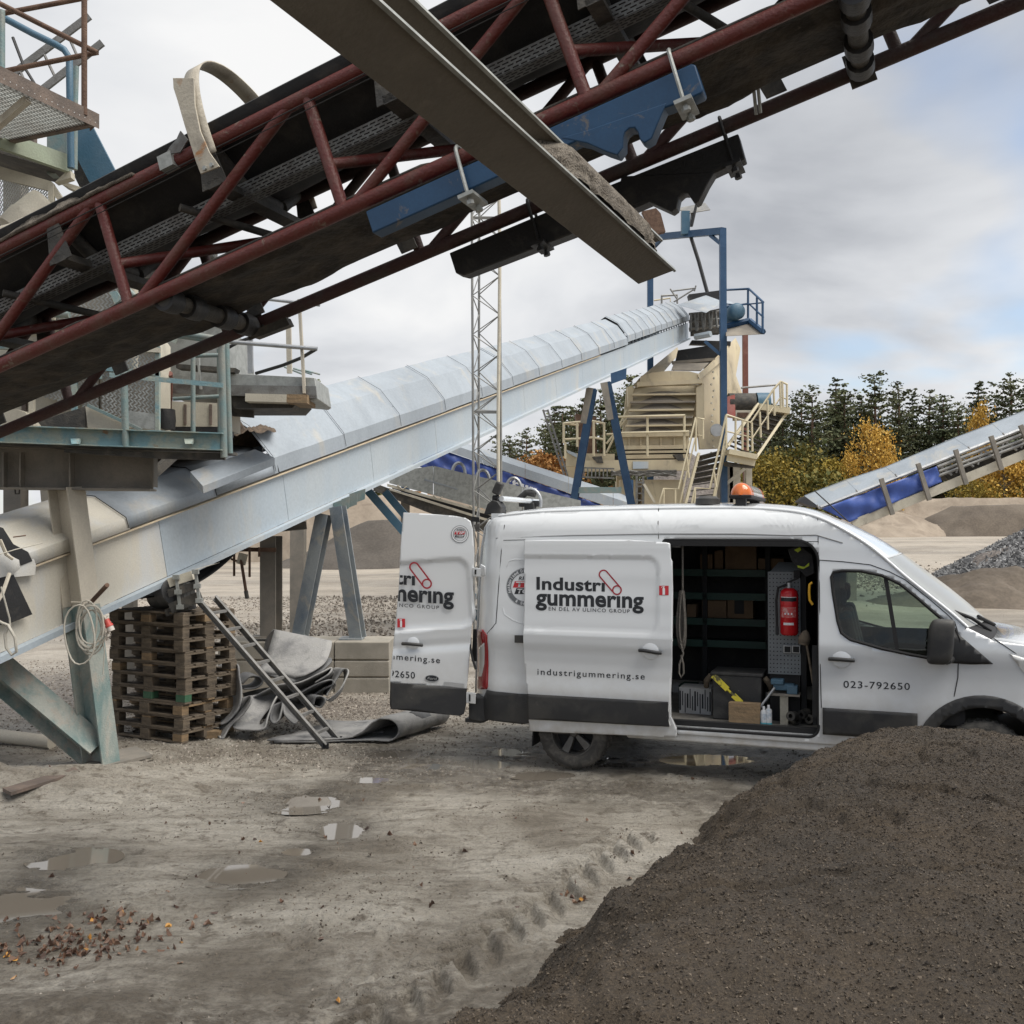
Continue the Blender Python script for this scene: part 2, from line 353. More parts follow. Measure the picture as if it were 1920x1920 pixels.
def ground_h(x, y, pud=True):
    near = np.clip(1 - (np.hypot(x, y - 8) - 7) / 8, 0, 1)
    z = .05 * fbm(x * .45, y * .45, 3, 1) + .030 * fbm(x * 1.6, y * 1.6, 4, 5) * near
    cl_ = fbm(x * 5.5, y * 5.5, 4, 9, .6); z += near * .014 * cl_
    patch = np.clip(fbm(x * .9, y * .9, 3, 31) * 2.2, 0, 1)
    z += near * patch * .045 * np.abs(fbm(x * 13, y * 13, 3, 23))
    # wheel ruts running from the lower left towards the van
    rx, ry = .80, .60
    q = (x * ry - y * rx); z += near * .016 * np.sin(q * 4.2 + 1.2 * fbm(x * .6, y * .6, 2, 3)) * np.clip(fbm(x * .35 + 4, y * .35, 2, 77) + .45, 0, 1)
    if pud:
        for px, py, ax_, ay_, d in PUD:
            rr = np.hypot((x - px) / (ax_ * 1.15), (y - py) / (ay_ * 1.25)) * (1 + .75 * fbm(x * 2.6 + px, y * 6, 4, 71, .6)); h0 = float(ground_h(np.array([px]), np.array([py]), False)[0])
            w_ = np.exp(-(rr / 2.3) ** 6); z = z * (1 - w_) + w_ * (h0 + .22 * (z - h0)); z -= d * 1.25 * np.exp(-rr ** 2 * 1.1)
    # tractor tyre lugs
    D = (LUG1 - LUG0).to_2d(); Ln = D.length; D.normalize()
    s = (x - LUG0.x) * D.x + (y - LUG0.y) * D.y; t = -(x - LUG0.x) * D.y + (y - LUG0.y) * D.x
    for sgn in (1, -1):
        a = ((s + sgn * t * .9) / .27 + (.5 if sgn < 0 else 0)); k = np.abs(a - np.floor(a) - .5)
        msk = (s > -.2) & (s < Ln) & (sgn * t > 0.01) & (np.abs(t) < .22)
        z += np.where(msk & (near > 0), np.clip((.5 - k) * 13 - 3.4, -1, 1) * -.034 * np.clip((.22 - np.abs(t)) * 20, 0, 1), 0)
    # spill bank at the foot of the steel leg
    lx, ly = G(130, 1470).x, G(130, 1470).y
    rr = np.hypot((x - lx + .9) / 2.2, (y - ly + .15) / .62); z += .20 * np.exp(-rr ** 2) * (1 + .5 * fbm(x * 3, y * 3, 3, 41))
    # heap at the very lower left corner
    c0 = G(70, 1945); rr = np.hypot((x - c0.x) / .75, (y - c0.y) / .35); z += .13 * np.exp(-rr ** 2)
    return z
def make_ground():
    gx = axis(-6.6, 6.0, .03, -420, 420); gy = axis(4.3, 13.6, .03, -60, 700)
    gx = np.concatenate([gx[gx < -1.4], np.arange(-1.4, 1.3, .016), gx[gx >= 1.3]]); gy = np.concatenate([gy[gy < 5.0], np.arange(5.0, 8.8, .016), gy[gy >= 8.8]])
    X, Y = np.meshgrid(gx, gy); Z = ground_h(X, Y)
    far = np.clip((np.hypot(X, Y) - 20) / 30, 0, 1); Z = Z * (1 - far * .3) + .12 * fbm(X * .12, Y * .12, 3, 8) * far
    wet = np.zeros_like(X)
    for px, py, ax_, ay_, d in PUD: wet = np.maximum(wet, np.exp(-((X - px) / (ax_ * 2.2)) ** 2 - ((Y - py) / (ay_ * 2.4)) ** 2))
    wet = np.maximum(wet, np.exp(-((Y - 9.6 + .36 * (X - .6)) / .75) ** 2) * ((X > -1.6) & (X < 5)) * .95)   # damp strip along the van
    gl = G(110, 1290); grav = np.exp(-(((X - gl.x) / 3.4) ** 2 + ((Y - 15) / 3.2) ** 2))
    g2 = G(640, 1330); grav = np.maximum(grav, np.exp(-(((X - g2.x) / 1.9) ** 2 + ((Y - g2.y) / 1.1) ** 2)))
    nx, ny = len(gx), len(gy); idx = np.arange(nx * ny).reshape(ny, nx)
    fc = np.stack([idx[:-1, :-1], idx[:-1, 1:], idx[1:, 1:], idx[1:, :-1]], -1).reshape(-1, 4)
    return big_mesh('ground', np.stack([X, Y, Z], -1).reshape(-1, 3), fc, M.mud, attrs={'wet': wet, 'grav': grav}, kind='structure')
def mudmat():
    m, t, b = newmat('mud'); tc = N(t, 'ShaderNodeTexCoord'); vec = tc.outputs['Object']
    mp = N(t, 'ShaderNodeMapping'); mp.inputs['Rotation'].default_value = (0, 0, R(-40)); mp.inputs['Scale'].default_value = (.55, 1.7, 1); t.links.new(vec, mp.inputs[0])
    a = tnoise(t, mp.outputs[0], .9, 8, .62, .5); ra = ramp(t, a.outputs[0], [(.42, (0, 0, 0)), (.62, (1, 1, 1))])
    c1 = mixc(t, ra.outputs[0], (.585, .543, .472), (.43, .388, .325))
    n2_ = tnoise(t, vec, 7, 8, .7, .3); rb = ramp(t, n2_.outputs[0], [(.53, (0, 0, 0)), (.66, (1, 1, 1))])
    mp3 = N(t, 'ShaderNodeMapping'); mp3.inputs['Rotation'].default_value = (0, 0, R(-38)); mp3.inputs['Scale'].default_value = (.8, 5, 1); t.links.new(vec, mp3.inputs[0])
    nst = tnoise(t, mp3.outputs[0], 2.2, 7, .68, .3); rst = ramp(t, nst.outputs[0], [(.46, (1, 1, 1)), (.60, (.78, .77, .75)), (.68, (.58, .565, .54))])
    c1 = mixc(t, 1.0, c1, rst.outputs[0], 'MULTIPLY'); nd = tnoise(t, vec, .55, 5, .6, .6); rd = ramp(t, nd.outputs[0], [(.47, (1, 1, 1)), (.62, (.50, .475, .44))]); c1 = mixc(t, 1.0, c1, rd.outputs[0], 'MULTIPLY')
    spn = N(t, 'ShaderNodeSeparateXYZ'); t.links.new(vec, spn.inputs[0]); mrn = N(t, 'ShaderNodeMapRange'); mrn.inputs[1].default_value = 6.4; mrn.inputs[2].default_value = 4.9; t.links.new(spn.outputs[1], mrn.inputs[0])
    mul_ = N(t, 'ShaderNodeMath', operation='MULTIPLY', use_clamp=True); t.links.new(mrn.outputs[0], mul_.inputs[0]); rg0 = ramp(t, n2_.outputs[0], [(.36, (.1,) * 3), (.56, (1,) * 3)]) ; t.links.new(rg0.outputs[0], mul_.inputs[1])
    c1 = mixc(t, mul_.outputs[0], c1, (.13, .108, .082)); c2 = mixc(t, rb.outputs[0], c1, (.19, .16, .122))
    n3_ = tnoise(t, vec, 34, 6, .75); rc = ramp(t, n3_.outputs[0], [(.30, (.42, .41, .40)), (.46, (.92, .92, .92)), (.68, (1.12, 1.11, 1.09))]); c3 = mixc(t, 1.0, c2, rc.outputs[0], 'MULTIPLY')
    # far yard: paler sandy strips
    sp_ = N(t, 'ShaderNodeSeparateXYZ'); t.links.new(vec, sp_.inputs[0])
    mr = N(t, 'ShaderNodeMapRange'); mr.inputs[1].default_value = 13; mr.inputs[2].default_value = 24; t.links.new(sp_.outputs[1], mr.inputs[0])
    mp2 = N(t, 'ShaderNodeMapping'); mp2.inputs['Scale'].default_value = (.05, .22, 1); t.links.new(vec, mp2.inputs[0])
    nf = tnoise(t, mp2.outputs[0], 1.6, 6, .6, .4); rf = ramp(t, nf.outputs[0], [(.40, (.26, .225, .185)), (.5, (.40, .345, .28)), (.62, (.50, .435, .355))])
    cf = mixc(t, .35, rf.outputs[0], c3)
    c4 = mixc(t, mr.outputs[0], c3, cf)
    ag = N(t, 'ShaderNodeAttribute', attribute_name='grav'); vo = N(t, 'ShaderNodeTexVoronoi'); vo.inputs['Scale'].default_value = 26; t.links.new(vec, vo.inputs['Vector'])
    rg = ramp(t, vo.outputs['Color'], [(0, (.12, .10, .085)), (.5, (.24, .205, .17)), (1, (.38, .34, .29))])
    gn = N(t, 'ShaderNodeMath', operation='MULTIPLY_ADD'); t.links.new(n2_.outputs[0], gn.inputs[0]); gn.inputs[1].default_value = 1.4; gn.inputs[2].default_value = -.7
    ga = N(t, 'ShaderNodeMath', operation='ADD', use_clamp=True); t.links.new(ag.outputs['Fac'], ga.inputs[0]); t.links.new(gn.outputs[0], ga.inputs[1])
    gm = N(t, 'ShaderNodeMath', operation='MULTIPLY', use_clamp=True); t.links.new(ga.outputs[0], gm.inputs[0]); t.links.new(ag.outputs['Fac'], gm.inputs[1])
    gm2 = N(t, 'ShaderNodeMath', operation='MULTIPLY', use_clamp=True); t.links.new(gm.outputs[0], gm2.inputs[0]); gm2.inputs[1].default_value = 1.5
    c5 = mixc(t, gm2.outputs[0], c4, rg.outputs[0])
    aw = N(t, 'ShaderNodeAttribute', attribute_name='wet')
    wn = N(t, 'ShaderNodeMath', operation='MULTIPLY_ADD', use_clamp=True); t.links.new(n2_.outputs[0], wn.inputs[0]); wn.inputs[1].default_value = 3.5; wn.inputs[2].default_value = -.75
    wm = N(t, 'ShaderNodeMath', operation='MULTIPLY', use_clamp=True); t.links.new(aw.outputs['Fac'], wm.inputs[0]); t.links.new(wn.outputs[0], wm.inputs[1])
    c6 = mixc(t, wm.outputs[0], c5, mixc(t, 1.0, c5, (.42, .41, .40), 'MULTIPLY'))
    t.links.new(c6, b.inputs['Base Color'])
    rr = N(t, 'ShaderNodeMapRange'); rr.inputs[3].default_value = .55; rr.inputs[4].default_value = .13; t.links.new(wm.outputs[0], rr.inputs[0]); t.links.new(rr.outputs[0], b.inputs['Roughness'])
    bp = N(t, 'ShaderNodeBump'); bp.inputs['Strength'].default_value = 1; bp.inputs['Distance'].default_value = .05
    hh = N(t, 'ShaderNodeMath', operation='ADD'); t.links.new(n3_.outputs[0], hh.inputs[0]); t.links.new(n2_.outputs[0], hh.inputs[1])
    t.links.new(hh.outputs[0], bp.inputs['Height']); t.links.new(bp.outputs[0], b.inputs['Normal'])
    return m
M.mud = mudmat()
make_ground()
mw, tw_, bw = newmat('puddle_water'); bw.inputs['Base Color'].default_value = (.16, .14, .115, 1); bw.inputs['Roughness'].default_value = .03; bw.inputs['IOR'].default_value = 1.9
tcw = N(tw_, 'ShaderNodeTexCoord'); nw = tnoise(tw_, tcw.outputs['Object'], 9, 2); bpw = N(tw_, 'ShaderNodeBump'); bpw.inputs['Strength'].default_value = .02
tw_.links.new(nw.outputs[0], bpw.inputs['Height']); tw_.links.new(bpw.outputs[0], bw.inputs['Normal']); M.water = mw
for px, py, ax_, ay_, d in PUD:
    h0 = float(ground_h(np.array([px]), np.array([py]), False)[0]); lvl = h0 - d * .42
    pts = [V((px + math.cos(a * math.pi / 14) * ax_ * 1.5, py + math.sin(a * math.pi / 14) * ay_ * 1.6, lvl)) for a in range(28)]
    mb = MB(); mb.add(pts + [V((px, py, lvl))], [(i, (i + 1) % 28, 28) for i in range(28)]); mb.build('puddle', M.water, kind='structure')

# ---------------------------------------------------------------- stones and heaps
def stones_mesh(name, pos, size, m, seed=1, **k):
    """many small angular stones as one piece of stuff: pos (n,3), size (n,)"""
    rs = np.random.RandomState(seed); n = len(pos)
    base = np.array([(1, 0, 0), (-1, 0, 0), (0, 1, 0), (0, -1, 0), (0, 0, 1), (0, 0, -1)], float)
    tri = np.array([(0, 2, 4), (2, 1, 4), (1, 3, 4), (3, 0, 4), (2, 0, 5), (1, 2, 5), (3, 1, 5), (0, 3, 5)])
    v = base[None] * rs.uniform(.55, 1.25, (n, 6, 1)) * size[:, None, None] * rs.uniform(.6, 1.2, (n, 1, 3)) * np.array([1, 1, .7])
    q = rs.normal(size=(n, 4)); q /= np.linalg.norm(q, axis=1, keepdims=True); a, b_, c, d = q.T
    Rm = np.stack([1 - 2 * (c * c + d * d), 2 * (b_ * c - a * d), 2 * (b_ * d + a * c), 2 * (b_ * c + a * d), 1 - 2 * (b_ * b_ + d * d), 2 * (c * d - a * b_), 2 * (b_ * d - a * c), 2 * (c * d + a * b_), 1 - 2 * (b_ * b_ + c * c)], -1).reshape(n, 3, 3)
    v = np.einsum('nij,nkj->nki', Rm, v) + pos[:, None]
    f = tri[None] + np.arange(n)[:, None, None] * 6
    return big_mesh(name, v.reshape(-1, 3), f.reshape(-1, 3), m, smooth=False, kind='stuff', **k)
def grainmat(name, a, b_, c, spark=None, rough=.9):
    m, t, bs = newmat(name); gi = N(t, 'ShaderNodeNewGeometry'); st = [(0, a), (.5, b_), (.93, c)] + ([(.975, spark)] if spark else [])
    r_ = ramp(t, gi.outputs['Random Per Island'], st); t.links.new(r_.outputs[0], bs.inputs['Base Color']); bs.inputs['Roughness'].default_value = rough; return m
M.grain = grainmat('dark_wet_grit', (.018, .0135, .0095), (.064, .048, .033), (.112, .087, .060), (.145, .115, .085), .75)
M.pebble = grainmat('pebbles', (.10, .085, .07), (.21, .18, .15), (.38, .34, .29))
M.crush = grainmat('grey_crushed_rock', (.09, .09, .092), (.16, .16, .162), (.30, .30, .30))
M.pebpink = grainmat('pinkish_gravel', (.17, .145, .13), (.27, .235, .215), (.40, .36, .33))
def heapmat():
    m, t, b = newmat('dark_gritty_sand'); tc = N(t, 'ShaderNodeTexCoord'); vec = tc.outputs['Object']
    a = tnoise(t, vec, 90, 5, .8); ra = ramp(t, a.outputs[0], [(.33, (.017, .012, .008)), (.49, (.067, .050, .033)), (.60, (.103, .079, .053)), (.74, (.14, .11, .078))])
    n = tnoise(t, vec, 1.3, 4); rn = ramp(t, n.outputs[0], [(.35, (.75, .76, .78)), (.65, (1.2, 1.15, 1.08))])
    t.links.new(mixc(t, 1.0, ra.outputs[0], rn.outputs[0], 'MULTIPLY'), b.inputs['Base Color']); b.inputs['Roughness'].default_value = .8
    bp = N(t, 'ShaderNodeBump'); bp.inputs['Strength'].default_value = 1; bp.inputs['Distance'].default_value = .02; t.links.new(a.outputs[0], bp.inputs['Height']); t.links.new(bp.outputs[0], b.inputs['Normal'])
    return m
M.heap = heapmat()
def heap_h(x, y):
    jag = .20 * fbm(x * 1.3, y * 1.3, 3, 61) + .13 * fbm(x * 4.5, y * 4.5, 3, 62, .6)
    s = ((x + .23) * 3.15 - (y - 4.95) * 1.79) / 3.62 + jag
    a = .80 * s + .14 * np.clip(s, 0, 1.2) ** 2
    cap = 1.04 + .05 * (x - 2.4) - .16 * np.clip(x - 2.9, 0, 9) - .02 * (y - 6) + .05 * fbm(x * .8, y * .8, 3, 63)
    back = (8.75 - .10 * (x - 2) - y) * .70
    z = smin(smin(a, cap, .35), back, .25)
    rdg = np.abs(fbm(x * 1.1 + 3, y * .9, 3, 64)); z -= .05 * np.clip(1 - rdg * 16, 0, 1) * np.clip(z * 3, 0, 1)   # small slips and cracks
    z += .03 * fbm(x * 2.6, y * 2.6, 4, 66) + .028 * fbm(x * 14, y * 14, 4, 67, .6)
    return z
def make_heap():
    gx = np.arange(-1.0, 6.4, .022); gy = np.arange(1.2, 9.2, .022); X, Y = np.meshgrid(gx, gy); Z = heap_h(X, Y)
    nx, ny = len(gx), len(gy); idx = np.arange(nx * ny).reshape(ny, nx)
    keep = (np.maximum(np.maximum(Z[:-1, :-1], Z[1:, 1:]), np.maximum(Z[:-1, 1:], Z[1:, :-1])) > -.06)
    fc = np.stack([idx[:-1, :-1], idx[:-1, 1:], idx[1:, 1:], idx[1:, :-1]], -1)[keep]
    used = np.unique(fc); mp = np.full(nx * ny, -1); mp[used] = np.arange(len(used))
    big_mesh('grit_pile', np.stack([X, Y, Z], -1).reshape(-1, 3)[used], mp[fc], M.heap, label='large heap of dark damp grit in front of the van', cat='pile')
    n = 230000; x = npr.uniform(-.9, 4.6, n); y = 1.6 + 7 * npr.beta(1.3, 1.1, n); z = heap_h(x, y); k = (z > .01) & (x < .56 * y + .3)
    pos = np.stack([x, y, z], -1)[k]; stones_mesh('loose_grit', pos, npr.uniform(.003, .0078, k.sum()) * np.where(npr.rand(k.sum()) < .02, 1.6, 1), M.grain, 3)
make_heap()
def scatter(n, fx, fy, s0, s1, m, seed, name):
    x = fx; y = fy; z = ground_h(x, y); stones_mesh(name, np.stack([x, y, z], -1), npr.uniform(s0, s1, len(x)), m, seed)
gl = G(110, 1290)
x = npr.normal(gl.x, 2.4, 9000); y = npr.uniform(10.9, 19, 9000); scatter(0, x, y, .008, .026, M.pebble, 4, 'gravel')
g2 = G(650, 1335); x = npr.normal(g2.x, 1.5, 9000); y = npr.normal(g2.y + .2, 1.3, 9000); k = y > 10.3; scatter(0, x[k], y[k], .008, .024, M.pebble, 5, 'gravel')
g3 = G(480, 1420); x = npr.normal(g3.x, 1.1, 2600); y = npr.normal(g3.y, .35, 2600); scatter(0, x, y, .005, .017, M.pebble, 6, 'gravel')
x = npr.uniform(-5, 4, 2600); y = npr.uniform(4.8, 10.5, 2600); k = vnoise(x * 1.3, y * 1.3, 91) > .5; scatter(0, x[k], y[k], .003, .011, M.pebble, 7, 'gravel')
# dark clods of mud
M.clod = grainmat('mud_clods', (.06, .05, .038), (.12, .10, .078), (.2, .17, .135))
x = npr.uniform(-5, 4, 12000); y = npr.uniform(4.8, 11.5, 12000); k = (vnoise(x * .9, y * .9, 93) * .6 + vnoise(x * 3.5, y * 3.5, 94) * .4 > .56); scatter(0, x[k], y[k], .004, .015, M.clod, 8, 'dirt')
def leaves(n, cx, cy, sx, sy, name, seed):
    rs = np.random.RandomState(seed); x = rs.normal(cx, sx, n); y = rs.normal(cy, sy, n); z = ground_h(x, y) + .008
    an = rs.uniform(0, 6.28, n); s = rs.uniform(.010, .027, n); out_ = []; fc = []
    for i in range(n):
        c, d = math.cos(an[i]), math.sin(an[i]); t1, t2, t3 = rs.uniform(-.016, .03, 3)
        loc = [(-1, 0, 0), (-.2, -.55, t1), (.6, -.4, t2), (1, 0, 0), (.5, .45, t3), (-.3, .5, t1)]
        b0 = len(out_); out_ += [(x[i] + s[i] * (a * c - b_ * d), y[i] + s[i] * (a * d + b_ * c), z[i] + e) for a, b_, e in loc]
        fc += [(b0, b0 + 1, b0 + 2), (b0, b0 + 2, b0 + 3), (b0, b0 + 3, b0 + 4), (b0, b0 + 4, b0 + 5)]
    return big_mesh(name, out_, fc, M.leaf, smooth=False, kind='stuff')
M.leaf = grainmat('fallen_leaves', (.05, .028, .02), (.13, .07, .045), (.24, .15, .10), (.50, .25, .05), .5)
l0 = G(120, 1775); l1 = G(240, 1725)
leaves(190, l0.x, l0.y, .30, .15, 'fallen_leaves', 1); leaves(55, l1.x, l1.y, .22, .09, 'fallen_leaves', 2)
leaves(70, -.8, 7.2, 1.9, 1.4, 'fallen_leaves', 3); l2 = G(1085, 1682); leaves(10, l2.x, l2.y, .07, .04, 'fallen_leaves', 4)

# ================================================================ far ground level and pixel shorthands
def sstep(a, b, x): t = np.clip((x - a) / (b - a), 0, 1); return t * t * (3 - 2 * t)
def terr(x, y): return float(2.0 * sstep(18, 70, y) * (.35 + .65 * sstep(-10, 15, x)))
def pt(name, m, par, pts, r, n=8, **k): return tube(name, m, par, [P(*q) for q in pts], r, n, **k)
def pp(name, m, par, pts, th=.012, **k):
    t = V((0, th, 0)) if not hasattr(th, '__len__') else V(th)
    return plate(name, m, par, [P(*q) for q in pts], t, **k)
def pbm(name, m, par, a, b, wd, h, up=(0, 0, 1), **k): return beam(name, m, par, P(*a), P(*b), wd, h, up, **k)
def ubolt(par, c, d, wdir, updir, r, drop, m):
    """hoop over a tube at c: legs run down along -updir"""
    n_ = 9; pts = [c - wdir * r - updir * drop] + [c + wdir * (-r * math.cos(math.pi * i / (n_ - 1))) + updir * (r * math.sin(math.pi * i / (n_ - 1))) for i in range(n_)] + [c + wdir * r - updir * drop]
    u = tube('u_bolt', m, par, pts, .011, 6)
    box('clamp_plate', m, u, c - updir * (drop - .02), (.09, r * 2 + .09, .02), (d, wdir, updir))
    for sg in (-1, 1): MB().lathe([(0, 0), (.022, 0), (.022, .022), (0, .022)], c + wdir * r * sg - updir * (drop + .004), -updir, 6).build('nut', m, u, smooth=False)
    return u
# ================================================================ red truss conveyor overhead
cO = P(480, 469.1, 6.0); cd = V((.89903567, -.33955585, .27647188)); cn = V((.35332785, .93549956, 0)); cw = V((-.25863932, .09768521, .96102201))
CW, CH = 1.0024, .7323
def Q(s, a, h): return cO + cd * s + cn * a + cw * h
def qs(u, v, a=0.0):
    p = PL(u, v, cO + cn * a, cn) - cO; return p.dot(cd), p.dot(cw)
S0, S1 = -5.2, 7.5
T = thing('truss_conveyor', 'red tubular truss belt conveyor crossing overhead with black rubber belt', 'conveyor', Q(S0, .5, 0))
for a in (0, CW):
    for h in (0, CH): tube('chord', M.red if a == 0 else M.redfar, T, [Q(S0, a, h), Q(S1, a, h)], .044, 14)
near = [((187, 383), (257, 568)), ((578, 190), (643, 388)), ((1028, -5), (1092, 190)), ((547, 200), (283, 555)), ((187, 388), (0, 655)), ((972, 0), (665, 383)), ((1287, 0), (1112, 182))]
br = []
for p_, q_ in near:
    s1, h1 = qs(*p_); s2, h2 = qs(*q_); h1, h2 = (min(max(h, 0), CH) if -.12 < h < CH + .12 else h for h in (h1, h2)); br.append((s1, h1, s2, h2))
sv = [b[0] for b in br[:3]]; per = (sv[2] - sv[0]) / 2; lean = br[1][2] - br[1][0]
done_ = []
for k in range(-3, 6):
    s = sv[1] + per * (k - 0); near_s = min(sv, key=lambda q: abs(q - s)); s = near_s if abs(near_s - s) < .35 else s
    if s < S0 or s > S1 - .3: continue
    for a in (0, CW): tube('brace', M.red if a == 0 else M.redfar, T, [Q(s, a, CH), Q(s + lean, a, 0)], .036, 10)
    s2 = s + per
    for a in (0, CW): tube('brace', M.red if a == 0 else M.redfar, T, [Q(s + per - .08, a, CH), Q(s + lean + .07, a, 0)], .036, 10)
    tube('cross_tube', M.red, T, [Q(s + lean * .5, 0, CH * .4), Q(s + per * .55, CW, CH * .62)], .034, 8)
    tube('cross_tube', M.dark, T, [Q(s + .5, .1, CH - .22), Q(s + 1.0, CW, .25)], .026, 8)
# carrying belt in a trough
def trough(a):
    if a < .32: return CH + .12 - (a + .02) / .34 * .24
    if a > .70: return CH - .12 + (a - .70) / .34 * .24
    return CH - .12
av = [-.02, .06, .15, .24, .32, .36, .42, .51, .60, .66, .70, .78, .87, .96, 1.04]
mb = MB(); rows = []
for i in range(0, 64):
    s = S0 - .1 + (S1 - S0 + .2) * i / 63; rows.append([Q(s, a, trough(a) - .02 * math.sin(i * 1.05) * math.exp(-((a - .5) / .3) ** 2)) for a in av])
mb.grid(rows); mb.build('carrying_belt', M.belt, T, thick=.014)
# return belt caked with mud
aa = np.linspace(.0, .77, 16); ss = np.linspace(S0, S1, 300); rows = []
for s in ss:
    z = fbm(np.full(16, s * 2.2), aa * 9, 4, 51); rows.append([Q(s, a, .055 - .02 * a + .055 * min(0, float(z_))) for a, z_ in zip(aa, z)])
MB().grid(rows).build('return_belt', M.beltdirt, T, thick=.016)
# perforated guard strip under the trough: an upright strip and a flat strip with slots
def slotted(par, p0, du, dv, length, height, m):
    mb = MB(); rows_ = 4; ph = height / rows_; t = .002
    for r_ in range(rows_ + 1): mb.add([p0 + dv * (r_ * ph - .0065), p0 + dv * (r_ * ph + .0065), p0 + dv * (r_ * ph + .0065) + du * length, p0 + dv * (r_ * ph - .0065) + du * length], [(0, 1, 2, 3)])
    stp = .052
    for r_ in range(rows_):
        x = (r_ % 2) * stp / 2
        while x < length - .02:
            a = p0 + dv * (r_ * ph + .0065) + du * x; mb.add([a, a + dv * (ph - .013), a + dv * (ph - .013) + du * .015, a + du * .015], [(0, 1, 2, 3)]); x += stp
    return mb.build('perforated_strip', m, par, smooth=False)
tS = slotted(T, Q(S0, .20, CH - .285), cd, cw, S1 - S0, .085, M.tray); slotted(T, Q(S0, .20, CH - .287), cd, cn, S1 - S0, .10, M.tray)
# idler stations
for k in range(-4, 7):
    s = qs(393, 290)[0] + 1.22 * k
    if s < S0 + .2 or s > S1 - .3: continue
    f_ = beam('idler_frame', M.dark, T, Q(s, -.03, CH - .25), Q(s, CW + .03, CH - .25), .09, .05, cw)
    for a0, h0, a1, h1 in ((.0, CH + .07, .31, CH - .145), (.35, CH - .155, .67, CH - .155), (.71, CH - .145, 1.02, CH + .07)):
        tube('idler_roll', M.dark, f_, [Q(s, a0, h0 - .03), Q(s, a1, h1 - .03)], .045, 12)
    for a in (-.03, CW + .03):
        plate('bracket', M.dark, f_, [Q(s - .09, a, CH - .27), Q(s + .09, a, CH - .27), Q(s + .04, a, CH + .03), Q(s - .04, a, CH + .03)], cn * .01)
    plate('hanger', M.dark, T, [Q(s + .55, .93, CH - .2), Q(s + .70, .93, CH - .2), Q(s + .78, .93, .03), Q(s + .66, .93, .03)], cn * .012)
for u, v in ((300, 548), (1600, -28)):
    s, _ = qs(u, v); r_ = tube('return_roll', M.dark, T, [Q(s, .02, -.03), Q(s, CW - .02, -.03)], .052, 14)
    for q in (.08, .30, .62, .86): MB().lathe([(.05, -.06), (.075, -.06), (.078, 0), (.075, .06), (.05, .06)], Q(s, q, -.03), cn, 14).build('rubber_ring', M.blk, r_)
    plate('roll_bracket', M.dark, T, [Q(s - .07, CW - .03, -.1), Q(s + .07, CW - .03, -.1), Q(s + .07, CW - .03, .1), Q(s - .07, CW - .03, .1)], cn * .012)
# pull wires along the near top chord
tube('pull_wire', M.steelwire, T, [Q(S0, -.06, CH - .075), Q(S1, -.06, CH - .07)], .004, 5)
tube('pull_wire', M.steelwire, T, [Q(S0, -.05, CH - .11), Q(S1, -.05, CH - .105)], .003, 5)
# drop of spilled mud on the lower left chord
mb = MB(); rows = []
for i in range(60):
    s = qs(0, 480)[0] + i * .02; rows.append([Q(s, -.05 + .16 * j / 9, CH + .03 + .075 * math.sin(math.pi * j / 9) * math.sin(math.pi * i / 59) ** .7 * (.7 + 1.1 * float(fbm(np.array([s * 9]), np.array([j * .7]), 3, 5)[0]))) for j in range(10)])
MB().grid(rows).build('spilled_mud', M.sand, T, thick=.02)
# flat strap stop welded under the far chord
s_, h_ = qs(500, 630, CW)
plate('stop_plate', M.dark, T, [PL(470, 628, Q(0, CW - .03, 0), cn), PL(545, 598, Q(0, CW - .03, 0), cn), PL(552, 612, Q(0, CW - .03, 0), cn), PL(487, 637, Q(0, CW - .03, 0), cn)], cn * -.06)
tube('hanging_link', M.zincdull, T, [PL(1412, 155, Q(0, CW * .72, 0), cn), PL(1418, 215, Q(0, CW * .8, 0), cn)], .010, 6)
tube('hanging_link', M.zincdull, T, [PL(1420, 152, Q(0, CW * .72, 0), cn), PL(1426, 212, Q(0, CW * .8, 0), cn)], .010, 6)
for s in (S0 + .35, S1 - .5):
    for a in (0, CW):
        b = Q(s, a, 0); beam('support_leg', M.red, T, b, V((b.x, b.y, -.05)), .12, .12, (1, 0, 0))
    c = Q(s, .5, .36); MB().lathe([(0, -.5), (.22, -.5), (.22, .5), (0, .5)], c, cn, 24).build('pulley', M.blk, T)
# blue clamped beam under the near chord, black one under the far chord
o_ = cO - cn * .035
B1 = thing('clamped_beam', 'bright blue steel beam clamped with U bolts under the near red chord', 'steel beam', PL(1000, 270, o_, cn))
def onp(pts, o): return [PL(u, v, o, cn) for u, v in pts]
plate('beam_bar', M.blue, B1, onp([(685, 396), (1296, 119), (1304, 121), (1319, 168), (1316, 174), (1290, 186), (1100, 256), (698, 437)], o_), cn * .11, bevel=.008)
plate('saddle_plate', M.blue, B1, onp([(1050, 258), (1100, 244), (1250, 192), (1240, 215), (1222, 259), (1208, 268), (1200, 262), (1196, 247), (1190, 239), (1180, 240), (1172, 247), (1168, 258), (1168, 276), (1157, 291), (1136, 284), (1100, 268)], o_ - cn * .004), cn * .10, bevel=.006)
for u, v in ((849, 300), (1242, 118)):
    s, h = qs(u, v); ubolt(B1, Q(s + .05, 0.0, 0.0), cd, cn, cw, .062, .27, M.zincdull)
o2 = cO + cn * (CW - .04)
B2 = thing('clamped_beam', 'black steel beam with notched saddle clamped under the far dark chord', 'steel beam', PL(1100, 400, o2, cn))
plate('beam_bar', M.blk, B2, onp([(842, 474), (1150, 344), (1384, 250), (1397, 297), (1340, 324), (1150, 408), (870, 516), (854, 512)], o2), cn * .11, bevel=.008)
